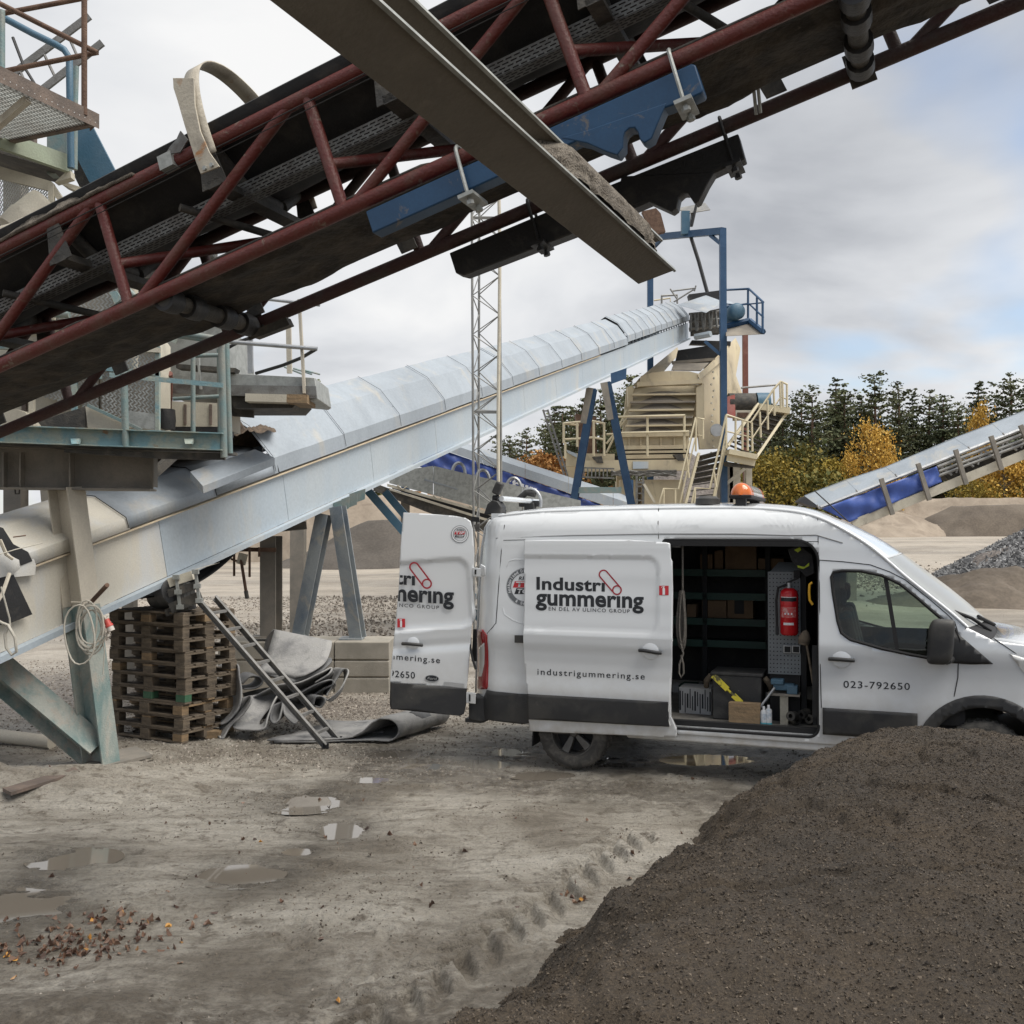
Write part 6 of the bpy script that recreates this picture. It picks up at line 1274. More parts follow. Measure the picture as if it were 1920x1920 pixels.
side = [side[0]] + [p for i, p in enumerate(side[1:], 1) if (V(p) - V(side[i - 1])).length > .004]
def body_fn(x, z): return skin(x, z)
skin_panel('body_side', M.white_paint, side, (hole_side, hole_win), body_fn, .05, .02)
skin_panel('body_side', M.white_paint, side, (hole_win,), body_fn, .08, .02, mirror=True)
# roof, windscreen, cowl, hood: sheets across between the two sides
def cross(edge, bow, crown, n=16, ex=3.0):
    rows = []
    for (x, z), bx, cz in zip(edge, bow, crown):
        y0 = skin(x, z); r_ = []
        for i in range(n + 1):
            t = -1 + 2 * i / n; q = 1 - abs(t) ** ex; r_.append(V((x + bx * (1 - t * t), y0 + (VWD - 2 * y0) * (t + 1) / 2, z + cz * q)))
        rows.append(r_)
    return rows
apil = smooth_line(apil, KS); nR = len(roof_px); crown = [.05, .055, .06, .06, .06, .06, .06, .06, .06, .055, .05, .035]
MB().grid(cross(roofE, dense([-.05] + [0] * (nR - 3) + [.08, .16]), dense(crown))).build('roof', M.white_paint, VAN, local=True, thick=.015, angle=60)
MB().tube([V((x, skin(x, z) + .004, z + .002)) for x, z in roofE + apil], .016, 8).build('roof_seam', M.white_paint, VAN, local=True)
MB().grid(cross(apil, dense([.16, .20, .22, .22, .22]), dense([.035, .03, .025, .02, .015]))).build('windscreen', M.wglass, VAN, local=True, angle=60)
MB().grid(cross([apil[-1], hood[0]], [.22, .12], [.0, .03])).build('cowl', M.gap, VAN, local=True, angle=60)
MB().grid(cross(hood, [.12, .14, .16, .18, .18, .18], [.035, .05, .05, .03, 0, 0])).build('bonnet', M.white_paint, VAN, local=True, thick=.01, angle=60)
# rear frame round the open rear doorway
rp = [V((-1.0, skin(-.96, p.y) + .01, p.y)) for p in rearE]
for sg in (0, 1):
    MB().grid([[V((p.x - .01, y if not sg else VWD - y, p.y)) for y in (skin(p.x, p.y) + .005, skin(p.x, p.y) + .11)] for p in rearE]).build('rear_pillar', M.white_paint, VAN, local=True, thick=.02)
    MB().grid([[V((p.x + .0, (skin(p.x, p.y) + .10) if not sg else VWD - skin(p.x, p.y) - .10, p.y)), V((p.x + .3, (skin(p.x, p.y) + .12) if not sg else VWD - skin(p.x, p.y) - .12, p.y))] for p in rearE]).build('door_jamb', M.white_paint, VAN, local=True, thick=.02)
box('rear_header', M.white_paint, VAN, (rearE[-1].x + .06, VWD / 2, rearE[-1].y + .02), (.12, VWD - .55, .10), local=True)
MB().prof((-1.02, .06, .52), (-1.02, VWD - .06, .52), [(-.12, -.11), (.04, -.13), (.10, -.10), (.10, .14), (-.12, .14)], (0, 0, 1)).build('rear_bumper', M.plastic, VAN, local=True, bevel=.02)
box('rear_step', M.plastic, VAN, (-1.10, .35, .40), (.18, .5, .04), local=True)
# black mouldings low on the side
def off_fn(d): return lambda x, z: skin(x, z) - d
rb = [vq(888, 1301, .02), vq(912, 1294, .02), vq(988, 1302, .02)]
skin_panel('bumper_corner', M.plastic, [(-.97, .44), (-.52, .42)] + arc(0, .37, .46, 172, 140, 4) + [(.06, rb[2].y), (-.55, rb[2].y), (rb[1].x, rb[1].y), (-.985, rb[0].y)], (), off_fn(.018), .05, .03)
mt0, mt1 = vq(1538, 1327, .02), vq(1736, 1339, .02); mb0 = vq(1542, 1377, .02)
skin_panel('door_moulding', M.plastic, [(mt0.x + .02, mb0.y), (FWX - .545, mb0.y), (FWX - .545, mt1.y), (mt0.x + .02, mt0.y)], (), off_fn(.018), .06, .03)
ringo, ringi = arc(FWX, FWZ, .575, 178, 2, 22), arc(FWX, FWZ, .468, 2, 178, 22)
skin_panel('wheel_arch', M.plastic, ringo + ringi, (), off_fn(.020), .05, .03)
skin_panel('wheel_arch', M.plastic, arc(0, .37, .54, 172, 8, 18) + arc(0, .37, .448, 8, 172, 18), (), off_fn(.014), .05, .03)
# rocker and underside
box('rocker', M.white_paint, VAN, ((.55 + 3.2) / 2, .07, .40), (2.65, .10, .10), local=True, bevel=.02); box('underbody', M.gap, VAN, (1.85, VWD / 2, .46), (5.5, 1.7, .08), local=True)
box('chassis_rail', M.gap, VAN, (1.6, .45, .36), (3.0, .12, .12), local=True)
# panel gaps
M.groove = wmat('grey_body_groove', (.20, .205, .21), None, rough=.6, bump=0, var=0)
def gap(pts, r=.0042, par=None, off=0.0, nm='panel_gap', m=None):
    q = [vq(*p, off) for p in pts]; return MB().tube([V((p.x, skin(p.x, p.y) - off - .0005, p.y)) for p in q], r, 5).build(nm, m or M.gap, par or VAN, local=True)
gap([(949, 956), (946, 985), (940, 1035), (935, 1100), (930, 1168)]); gap([(930, 1168), (922, 1178), (913, 1188)])
gap([(1235, 951), (1234, 980), (1235, 1010)]); gap([(1533, 972), (1534, 1010), (1534, 1050)])
gap([(1535, 1050), (1580, 1053), (1632, 1059), (1668, 1072), (1697, 1087), (1740, 1121), (1776, 1152), (1790, 1166), (1796, 1185), (1797, 1239), (1796, 1270), (1789, 1306)]); gap([(1536, 1056), (1537, 1140), (1538, 1250), (1540, 1327)])
gap([(930, 1009), (1070, 1004), (1235, 1001), (1380, 1001), (1480, 1004), (1530, 1003), (1580, 1018)], .006, nm='roof_gutter', m=M.groove); gap([(944, 1013), (985, 1012)], .003)
gap([(1862, 1196), (1900, 1222), (1960, 1262)], .004)
# recess outline on the rear quarter
def ridge(pts, r, off=0.0, m=None, par=None, nm='pressed_edge'):
    q = [vq(*p, off) for p in pts]; return MB().tube([V((p.x, skin(p.x, p.y) - off + r * .55, p.y)) for p in q], r, 6).build(nm, m or M.white_paint, par or VAN, local=True)
ridge([(950, 1062), (954, 1052), (966, 1049), (1000, 1049)], .010); ridge([(943, 1140), (946, 1152), (962, 1163), (1000, 1178)], .010)
box('side_latch', M.plastic, VAN, (vq(975, 1198).x, skin(0, 1.3) - .01, vq(975, 1198).y), (.10, .03, .075), local=True)
# tail lamp
tl = [vq(*q, .01) for q in ((893, 1182), (904, 1180), (912, 1191), (913, 1288), (912, 1292), (893, 1291), (894, 1262), (893, 1220))]
L_ = skin_panel('tail_lamp', M.redlens, [tuple(p) for p in tl][::-1], (), off_fn(.016), .04, .03)
tq = [vq(*q, .01) for q in ((897, 1215), (908, 1205), (908, 1245), (903, 1268), (897, 1268))]; skin_panel('reverse_lens', M.clearlens, [tuple(p) for p in tq][::-1], (), off_fn(.020), .03, .01, par=L_)
# sliding door, slid back and standing proud
SD = .075
dpx = [(983, 1014), (1030, 1012), (1180, 1012), (1250, 1017), (1256, 1019), (1257, 1046), (1260, 1052), (1261, 1110), (1260, 1200), (1257, 1300), (1258, 1345), (1268, 1366), (1268, 1383), (1130, 1377), (993, 1371), (989, 1300), (983, 1240), (981, 1190), (982, 1100)]
dout = [tuple(vq(*q, SD)) for q in dpx]
def sdf_rr(x, z, x0, z0, x1, z1, r):
    cx, cz = (x0 + x1) / 2, (z0 + z1) / 2; qx = abs(x - cx) - (x1 - x0) / 2 + r; qz = abs(z - cz) - (z1 - z0) / 2 + r
    return math.hypot(max(qx, 0), max(qz, 0)) + min(max(qx, qz), 0) - r
ra, rb_ = vq(985, 1181, SD), vq(1234, 1046, SD)
def door_fn(x, z):
    d = sdf_rr(x, z, ra.x - .4, ra.y - .0, rb_.x, rb_.y, .11); t = min(max((.012 - d) / .026, 0), 1); return skin(x, z) - SD + .016 * t * t * (3 - 2 * t)
DR = skin_panel('sliding_door', M.white_paint, dout, (), door_fn, .024, .045)
md_ = [vq(*q, SD) for q in ((989, 1301), (1253, 1316), (1255, 1362), (991, 1348))]
skin_panel('door_moulding', M.plastic, [tuple(p) for p in md_][::-1], (), lambda x, z: skin(x, z) - SD - .020, .05, .03, par=DR)
MB().tube([V((p.x, skin(p.x, p.y) - SD - .012, p.y)) for p in (vq(1255, 1322, SD), vq(1251, 1342, SD), vq(1257, 1360, SD))], .008, 6).build('moulding_trim', M.clearlens, DR, local=True)
def handle(par, u0, v0, u1, v1, off, fn):
    a, b = vq(u0, v0, off), vq(u1, v1, off); mid = (a + b) / 2
    MB().lathe([(0, .0), (.075, .0), (.082, .004), (.06, .012), (0, .014)], V((mid.x, fn(mid.x, mid.y) - .004, mid.y + .006)), (0, -1, 0), 20).build('handle_cup', M.white_paint, par, local=True)
    h_ = MB().tube([V((a.x, fn(a.x, a.y) - .022, a.y)), V((a.x + .04, fn(mid.x, mid.y) - .036, a.y + .003)), V((b.x - .04, fn(mid.x, mid.y) - .036, b.y + .003)), V((b.x, fn(b.x, b.y) - .022, b.y))], [.017, .018, .018, .017], 8).build('door_handle', M.plastic, par, local=True)
handle(DR, 1199, 1219, 1241, 1224, SD, door_fn); handle(VAN, 1554, 1235, 1602, 1238, 0, skin)
box('roller_arm', M.rim, VAN, (OPX0 + .12, .16, OPZ1 - .05), (.10, .06, .05), local=True)
# opening frame, rails, sill
MB().tube([V((x, skin(x, z) + .012, z)) for x, z in hole_side], .016, 6, closed=True).build('door_seal', M.gap, VAN, local=True)
box('upper_track', M.gap, VAN, ((OPX0 + OPX1) / 2, .17, OPZ1 - .035), (OPX1 - OPX0, .12, .05), local=True)
FZ = vloc(1400, 1361, .16).z
box('cargo_floor', M.floorply, VAN, ((-.95 + OPX1 + .05) / 2, VWD / 2 + .05, FZ - .015), (OPX1 + 1.0, VWD - .32, .03), local=True)
for k, (y, z, m, h) in enumerate(((.135, FZ - .01, M.sill, .03), (.10, FZ - .05, M.gap, .05), (.075, FZ - .09, M.sill, .02), (.055, OPZ0 + .045, M.gap, .06), (.03, OPZ0 + .0, M.sill, .05))): box('sill_step', m, VAN, ((OPX0 + OPX1) / 2 + .03, y + .03, z), (OPX1 - OPX0 - .10, .07, h), local=True)
tube('lower_track', M.sill, VAN, [V((OPX0 + .15, .06, FZ - .085)), V((OPX1 - .5, .055, FZ - .088))], .012, 6, local=True)
# cargo bay walls
box('far_wall', M.inblk, VAN, (.7, VWD - .17, 1.55), (3.3, .03, 1.75), local=True); box('headlining', M.inblk, VAN, (.7, VWD / 2, 2.43), (3.2, VWD - .5, .03), local=True)
box('bulkhead', M.inblk, VAN, (OPX1 + .16, VWD / 2, 1.45), (.04, VWD - .3, 1.9), local=True); box('pillar_trim', M.inblk, VAN, (OPX1 + .09, .30, 1.42), (.16, .14, 1.6), local=True)
# yellow grab handle
g0 = [vloc(u, v, .12) for u, v in ((1523, 1092), (1518, 1096), (1517, 1110), (1518, 1125), (1524, 1134))]
MB().tube(g0, .012, 8).build('grab_handle', wmat('yellow_plastic', (.70, .38, .02), None, rough=.4, bump=0), VAN, local=True)
# glass of the cab, pillars, seats, dash
skin_panel('side_window', M.glass, hole_win, (), lambda x, z: skin(x, z) + .012, .08, 0); skin_panel('side_window', M.glass, hole_win, (), lambda x, z: skin(x, z) + .012, .08, 0, mirror=True)
MB().tube([V((x, skin(x, z) + .002, z)) for x, z in hole_win], .016, 6, closed=True).build('window_rubber', M.gap, VAN, local=True)
for (u0, v0, u1, v1) in ((1660, 1080, 1683, 1222),): a, b = vq(u0, v0), vq(u1, v1); beam('window_divider', M.gap, VAN, V((a.x, skin(a.x, a.y) + .012, a.y)), V((b.x, skin(b.x, b.y) + .012, b.y)), .035, .02, (0, 1, 0), local=True)
MB().tube([V((x, VWD - skin(x, z) - .002, z)) for x, z in hole_win], .018, 6, closed=True).build('window_rubber', M.gap, VAN, local=True)
for x_ in (OPX1 + .26,):
    for y_ in (.45, 1.05, 1.6): box('seat_back', M.seat, VAN, (x_, y_, 1.28), (.16, .46, .68), (V((.97, 0, .22)), V((0, 1, 0)), V((-.22, 0, .97))), local=True, bevel=.05); box('seat_cushion', M.seat, VAN, (x_ + .35, y_, .95), (.55, .46, .18), local=True, bevel=.05)
    for y_ in (.45, 1.6): box('headrest', M.seat, VAN, (x_ - .08, y_, 1.74), (.10, .27, .18), local=True, bevel=.04)
box('dashboard', M.inblk, VAN, (3.86, VWD / 2, 1.22), (.55, VWD - .34, .36), (V((.95, 0, -.3)), V((0, 1, 0)), V((.3, 0, .95))), local=True, bevel=.05); box('cab_floor', M.inblk, VAN, (3.1, VWD / 2, .62), (1.6, VWD - .3, .1), local=True); box('door_card', M.inblk, VAN, (2.95, VWD - .12, .98), (1.4, .06, .72), local=True); box('door_card', M.inblk, VAN, (2.95, .12, .98), (1.3, .06, .66), local=True)
c = V((3.50, 1.52, 1.36)); axw = V((-.62, 0, .78)).normalized(); u_ = axw.orthogonal().normalized(); w_ = axw.cross(u_)
sw = MB().tube([c + (u_ * math.cos(q * math.pi / 12) + w_ * math.sin(q * math.pi / 12)) * .20 for q in range(24)], .017, 8, closed=True).build('steering_wheel', M.gap, VAN, local=True); tube('steering_column', M.gap, VAN, [c, c + V((.35, 0, -.28))], .04, 8, local=True)
for q in (0, 2.1, 4.2): tube('spoke', M.gap, sw, [c, c + (u_ * math.cos(q) + w_ * math.sin(q)) * .2], .018, 6, local=True)
box('phone_holder', M.gap, VAN, (3.66, .95, 1.50), (.02, .08, .15), local=True); tube('holder_arm', M.gap, VAN, [V((3.66, .95, 1.45)), V((3.75, .95, 1.28))], .014, 6, local=True)
# black quarter triangle and mirror
tri = [vq(*q, .01) for q in ((1778, 1170), (1796, 1188), (1830, 1217), (1862, 1245), (1820, 1246), (1776, 1243))]
skin_panel('quarter_trim', M.plastic, [tuple(p) for p in tri][::-1], (), off_fn(.010), .06, .02)
mc = vloc(1764, 1203, -.18); mrr = MB()
def sup(w, e): return math.copysign(abs(w) ** e, w)
rows = [[mc + V((.105 * sup(math.cos(q), .45) * sup(math.cos(h), .35) + .03 * math.sin(h), .11 * sup(math.sin(q), .6) * sup(math.cos(h), .35), .195 * sup(math.sin(h), .45))) for q in [k * math.pi / 12 for k in range(25)]] for h in [math.pi * (-.5 + k / 14) for k in range(15)]]
mrr.grid(rows); mi_ = mrr.build('door_mirror', M.plastic, VAN, local=True, angle=70)
box('indicator_lens', M.clearlens, mi_, vloc(1757, 1214, -.28) + V((0, .012, 0)), (.095, .03, .155), local=True, bevel=.015); tube('mirror_arm', M.plastic, mi_, [mc + V((.05, .05, -.17)), mc + V((.10, .2, -.17))], .035, 8, local=True)
# wipers, headlamp
tube('wiper', M.gap, VAN, [V((hood[0].x + .02, .35, hood[0].y + .05)), V((apil[-1].x + .05, .20, apil[-1].y + .07)), V((apil[-1].x - .10, .16, apil[-1].y + .13))], .016, 6, local=True); tube('wiper', M.gap, VAN, [V((hood[0].x + .1, .9, hood[0].y + .06)), V((apil[-1].x + .12, .45, apil[-1].y + .07))], .016, 6, local=True)
hl = [vq(*q, .005) for q in ((1893, 1226), (1920, 1234), (1955, 1258), (1958, 1300), (1920, 1262))]; skin_panel('headlamp', M.clearlens, [tuple(p) for p in hl][::-1], (), off_fn(.006), .05, .02)
# wheels
def wheel(x, y, sgn):
    r0 = .356; c = V((x, y, r0)); ax = V((0, -sgn, 0))
    t = MB().lathe([(.225, -.10), (.30, -.115), (.338, -.105), (r0, -.085), (r0, .085), (.338, .108), (.30, .118), (.250, .112), (.222, .10)], c, ax, 48).build('tyre', M.tyre, VAN, local=True)
    rm = MB()
    rm.lathe([(.226, -.1), (.226, .10), (.215, .103), (.205, .085), (.20, -.08)], c, ax, 40)
    o_ = rm.build('rim', M.rim, t, local=True)
    hb_ = MB().lathe([(0, .075), (.032, .075), (.042, .06), (.06, .055), (.062, .02)], c, ax, 20).build('hub', M.rim, t, local=True)
    u1 = V((1, 0, 0)); u2 = V((0, 0, 1))
    for k in range(5):
        a = R(90 + 72 * k + 12); d = u1 * math.cos(a) + u2 * math.sin(a); s_ = u1 * -math.sin(a) + u2 * math.cos(a)
        MB().add([c + d * .04 + s_ * .024 + ax * .06, c + d * .04 - s_ * .024 + ax * .06, c + d * .21 - s_ * .042 + ax * .085, c + d * .21 + s_ * .042 + ax * .085, c + d * .04 + s_ * .03 + ax * .01, c + d * .04 - s_ * .03 + ax * .01, c + d * .21 - s_ * .05 + ax * .03, c + d * .21 + s_ * .05 + ax * .03], [(0, 1, 2, 3), (4, 7, 6, 5), (0, 3, 7, 4), (1, 5, 6, 2), (3, 2, 6, 7), (0, 4, 5, 1)]).build('spoke', M.rim, o_, local=True, bevel=.006)
        b2 = c + (u1 * math.cos(a + .63) + u2 * math.sin(a + .63)) * .055 + ax * .054; MB().lathe([(0, .02), (.010, .02), (.011, 0)], b2, ax, 6).build('wheel_nut', M.gap, hb_, local=True)
    MB().lathe([(0, -.02), (.19, -.02), (.19, .0), (0, .0)], c, ax, 28).build('brake_disc', M.gap, t, local=True)
    for k in range(48):
        a = 2 * math.pi * k / 48; d = u1 * math.cos(a) + u2 * math.sin(a); s_ = u1 * -math.sin(a) + u2 * math.cos(a)
    tb = MB()
    for k in range(60):
        a = 2 * math.pi * k / 60; d = u1 * math.cos(a) + u2 * math.sin(a); s_ = u1 * -math.sin(a) + u2 * math.cos(a); tb.box(c + d * (r0 - .001) + ax * (.045 if k % 2 else -.045), (.024, .075, .016), (s_, ax, d))
    tb.build('tread', M.tyre, t, local=True, smooth=False, kind='stuff')
for x in (0, FWX): wheel(x, .13, 1); wheel(x, VWD - .13, -1)
plate('mud_flap', M.gap, VAN, [V((-.43, .02, .20)), V((-.43, .30, .20)), V((-.40, .30, .62)), V((-.40, .02, .62))], (.012, 0, 0), local=True)
# open rear door
dY = 10.66; dn = V((0.02, 1, 0)).normalized(); dO = P(800, 1150, dY)
def dpl(u, v, o=0.0): return PL(u, v, dO - dn * o, dn)
DRX = V((dn.y, -dn.x, 0))
def d2(u, v): p = dpl(u, v) - dO; return (p.dot(DRX), p.z)
rpx = [(756, 961), (800, 963), (850, 967), (872, 971), (882, 977), (886, 992), (889, 1037), (887, 1090), (884, 1181), (879, 1250), (875, 1291), (731, 1279), (733, 1255), (740, 1181), (747, 1103), (751, 1025)]
def rear_fn(x, z):
    p = dO + DRX * x + V((0, 0, z)); k = F / p.y; 
    # recess above the ridge, in the door's own tilted axes
    a = R(-4.4); xx, zz = x * math.cos(a) - z * math.sin(a), x * math.sin(a) + z * math.cos(a)
    return xx, zz
q0, q1 = rear_fn(*d2(751, 1184)), rear_fn(*d2(876, 1046))
def mk_rear(name, ring, m, off, step, thick, rec=True):
    bm = flat_mesh([d2(*q) for q in ring][::-1], (), step)
    for v in bm.verts:
        xx, zz = rear_fn(v.co.x, v.co.z); y = 0.0
        if rec:
            d = sdf_rr(xx, zz, q0[0] - .5, q0[1], q1[0], q1[1], .13); t = min(max((.012 - d) / .03, 0), 1); y = .020 * t * t * (3 - 2 * t); y += .014 * math.exp(-((zz - (q0[1] - .17)) / .05) ** 2) - .006 * math.exp(-((zz - (q0[1] + .0)) / .04) ** 2) + .03 * max(0, zz - (q1[1] + .06)) ** 1.2
        v.co = dO + DRX * v.co.x + V((0, 0, v.co.z)) + dn * (y - off)
    bmesh.ops.recalc_face_normals(bm, faces=bm.faces)
    if sum(f.normal.dot(dn) * f.calc_area() for f in bm.faces) > 0: bmesh.ops.reverse_faces(bm, faces=bm.faces)
    me = bpy.data.meshes.new(name); bm.to_mesh(me); bm.free(); me.transform(VMI); me.materials.append(m); me.shade_smooth(); me.set_sharp_from_angle(angle=R(50)); o = bpy.data.objects.new(name, me); col.objects.link(o)
    md = o.modifiers.new('solid', 'SOLIDIFY'); md.thickness = thick; md.offset = -1; return o
RD = mk_rear('rear_door', rpx, M.white_paint, 0, .022, .07); RD.parent = VAN; RD['label'] = 'open rear door with cropped black lettering'
o = mk_rear('door_moulding', [(732, 1279), (875, 1291), (873, 1325), (870, 1338), (862, 1342), (733, 1329), (731, 1320)], M.plastic, .012, .05, .075, False); o.parent = RD
def wtube(name, m, par, pts, r, n=6): return MB().tube(pts, r, n).build(name, m, par)
wtube('handle_bar', M.plastic, RD, [dpl(754, 1207, .02), dpl(762, 1207, .045), dpl(784, 1209, .045), dpl(792, 1210, .02)], .017, 8); MB().lathe([(0, 0), (.06, 0), (.065, .005), (.04, .012), (0, .013)], dpl(775, 1206, 0), -dn, 20).build('handle_cup', M.white_paint, RD)
def ellipse(name, m, par, u, v, a, b, o, th=.006, tilt=0.075, n=28):
    c = dpl(u, v, o); k = dY / F; ex = (DRX - V((0, 0, tilt))).normalized(); ez = V((tilt * DRX.x, tilt * DRX.y, 1)).normalized()
    return plate(name, m, par, [c + ex * (a * k * math.cos(q * 2 * math.pi / n)) + ez * (b * k * math.sin(q * 2 * math.pi / n)) for q in range(n)], dn * -th)
ov = ellipse('oval_badge', M.silver, RD, 810, 1272, 13.5, 6.8, .0); ellipse('badge_face', M.print, ov, 810, 1272, 12.2, 5.6, .006, .002)
plate('model_strip', M.silver, RD, [dpl(833, 1278, .004), dpl(870, 1282, .004), dpl(870, 1290, .004), dpl(833, 1286, .004)], dn * -.003)
for v0, v1 in ((1064, 1080), (1298, 1318)):
    h_ = plate('hinge', M.white_paint, VAN, [P(886 if v0 < 1200 else 874, v0, dY - .02), P(903 if v0 < 1200 else 892, v0 + 2, dY - .05), P(903 if v0 < 1200 else 892, v1 + 2, dY - .05), P(886 if v0 < 1200 else 874, v1, dY - .02)], (0, .04, 0), bevel=.004)
    plate('hinge_slot', M.gap, h_, [P(890 if v0 < 1200 else 879, v0 + 4, dY - .04), P(893 if v0 < 1200 else 882, v0 + 4, dY - .04), P(893 if v0 < 1200 else 882, v1 - 3, dY - .04), P(890 if v0 < 1200 else 879, v1 - 3, dY - .04)], (0, .01, 0))
plate('hinge_cover', M.white_paint, VAN, [P(901, 1057, 10.5), P(910, 1062, 10.45), P(910, 1080, 10.45), P(901, 1082, 10.5)], (0, .05, 0), bevel=.01)
plate('door_latch', M.gap, VAN, [P(884, 968, 10.72), P(898, 970, 10.68), P(899, 979, 10.68), P(884, 978, 10.72)], (0, .06, 0)); plate('door_latch', M.rim, VAN, [P(888, 984, 10.7), P(899, 982, 10.68), P(899, 998, 10.68), P(892, 996, 10.7)], (0, .05, 0))
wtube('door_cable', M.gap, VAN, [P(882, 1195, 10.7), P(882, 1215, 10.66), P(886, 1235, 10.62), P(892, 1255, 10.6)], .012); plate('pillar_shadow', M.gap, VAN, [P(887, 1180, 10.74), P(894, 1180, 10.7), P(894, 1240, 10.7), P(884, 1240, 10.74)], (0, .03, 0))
# ---------------------------------------------------------------- lettering on the van
def tmesh(body, off, sp):
    cu = bpy.data.curves.new('t', 'FONT'); cu.body = body; cu.size = 1; cu.space_character = sp; cu.offset = off; cu.resolution_u = 6
    o = bpy.data.objects.new('t', cu); col.objects.link(o); dg = bpy.context.evaluated_depsgraph_get(); me = bpy.data.meshes.new_from_object(o.evaluated_get(dg)); bpy.data.objects.remove(o); bpy.data.curves.remove(cu); return me
def lay(name, body, m, par, onto, L, Rr, top, bot, off=0.0, sp=1.0, clip=None, shear=0.0):
    """text stretched between two baseline sight lines; top and bottom in photo pixels above and below the baseline; onto(u, v) lays a sight line on the panel"""
    me = tmesh(body, off, sp); n = len(me.vertices); co = np.empty(n * 3, np.float32); me.vertices.foreach_get('co', co); co = co.reshape(-1, 3)
    x0, x1, y0, y1 = co[:, 0].min(), co[:, 0].max(), co[:, 1].min(), co[:, 1].max(); out_ = []
    for x, y, _ in co:
        t = (x - x0) / (x1 - x0); yy = -bot + (y - y0) / (y1 - y0) * (top + bot)
        out_.append(onto(L[0] + (Rr[0] - L[0]) * t + yy * shear, L[1] + (Rr[1] - L[1]) * t - yy))
    for v, p in zip(me.vertices, out_): v.co = p
    if clip:
        bm = bmesh.new(); bm.from_mesh(me); bmesh.ops.bisect_plane(bm, geom=bm.verts[:] + bm.edges[:] + bm.faces[:], plane_co=clip[0], plane_no=clip[1], clear_inner=True); bm.to_mesh(me); bm.free()
    me.materials.clear(); me.materials.append(m); me.name = name; o = bpy.data.objects.new(name, me); col.objects.link(o); o.parent = par; return o
def onto_side(off, fn):
    def f(u, v):
        q = vq(u, v, off); return V((q.x, fn(q.x, q.y) - .0025, q.y))
    return f
def onto_rear(u, v): return VMI @ (dpl(u, v, .0035) + dn * 0)
s1 = onto_side(SD, door_fn); s0_ = onto_side(0, skin)
def ribbon_ring(name, m, par, onto, pts, wpx, closed=True):
    n = len(pts); mb = MB(); vs = []
    for i in range(n):
        a, b = V(pts[i - 1]) if closed or i else V(pts[0]), V(pts[(i + 1) % n]) if closed or i < n - 1 else V(pts[-1]); d = (b - a).normalized(); nn = V((-d.y, d.x)); p = V(pts[i])
        vs += [onto(*(p - nn * wpx / 2)), onto(*(p + nn * wpx / 2))]
    fs = [(2 * i, 2 * i + 1, 2 * ((i + 1) % n) + 1, 2 * ((i + 1) % n)) for i in range(n if closed else n - 1)]
    return mb.add(vs, fs).build(name, m, par, local=True, smooth=False)
def pill(par, onto, a, b, r, wpx):
    A, B = V(a), V(b); d = (B - A).normalized(); n = V((-d.y, d.x)); an0 = math.atan2(n.y, n.x)
    pts = [tuple(A + V((math.cos(an0 + math.pi * i / 12), math.sin(an0 + math.pi * i / 12))) * r) for i in range(13)] + [tuple(B + V((math.cos(an0 + math.pi + math.pi * i / 12), math.sin(an0 + math.pi + math.pi * i / 12))) * r) for i in range(13)]
    lg = ribbon_ring('logo_outline', M.redprint, par, onto, pts, wpx); ribbon_ring('logo_circle', M.redprint, par, lambda u, v: onto(u, v) + V((0, -.0012, 0)), [(B.x + r * math.cos(q * math.pi / 12), B.y + r * math.sin(q * math.pi / 12)) for q in range(24)], wpx)
def poly_on(name, m, par, onto, pts, lift=0.0): return MB().add([onto(*p) + V((0, -lift, 0)) for p in pts], [tuple(range(len(pts)))]).build(name, m, par, local=True, smooth=False)
def fire_sign(par, onto, x0, y0, x1, y1):
    s = poly_on('fire_sticker', M.redsign, par, onto, [(x0, y0), (x1, y0), (x1, y1), (x0, y1)]); w_ = x1 - x0; h_ = y1 - y0
    poly_on('extinguisher_sign', M.white, s, onto, [(x0 + w_ * a, y0 + h_ * b) for a, b in ((.36, .96), (.36, .32), (.42, .22), (.42, .12), (.28, .16), (.25, .24), (.21, .22), (.26, .10), (.44, .06), (.62, .05), (.62, .09), (.54, .11), (.55, .22), (.62, .32), (.62, .96))], .0015)
lay('lettering', 'Industrı', M.print, DR, s1, (1005, 1105.6), (1133.4, 1109.4), 24, .4, .030, 1.04); lay('lettering', 'gummerıng', M.print, DR, s1, (1003.6, 1132.5), (1206.4, 1138.8), 19.8, 12.2, .030, 1.02)
lay('lettering', 'EN DEL AV ULINCO GROUP', M.print, DR, s1, (1028, 1144.6), (1180, 1149.5), 6.6, .2, .006, 1.25); pill(DR, s1, (1131, 1077.2), (1156.2, 1106.6), 8.0, 2.6)
lay('lettering', 'industrigummering.se', M.print, DR, s1, (1007.8, 1265), (1209, 1274.3), 11.6, 3.6, .006, 1.22); fire_sign(DR, s1, 1236, 1098.2, 1253.8, 1116)
lay('lettering', '023-792650', M.print, VAN, s0_, (1581.5, 1289.2), (1706, 1293.6), 13, .2, .006, 1.15)
clip_p, clip_n = VMI @ dpl(733, 1259), (VMI.to_3x3() @ (DRX * (dpl(756, 961) - dpl(733, 1259)).z - V((0, 0, 1)) * (dpl(756, 961) - dpl(733, 1259)).dot(DRX))).normalized()
cl_ = (VMI @ dpl(736, 1259), clip_n)
lay('lettering', 'trı', M.print, RD, onto_rear, (741, 1095.4), (778, 1098), 22.5, .3, .030, 1.02, cl_); lay('lettering', 'merıng', M.print, RD, onto_rear, (732, 1124), (851, 1131), 20.5, 12.6, .030, 1.02, cl_)
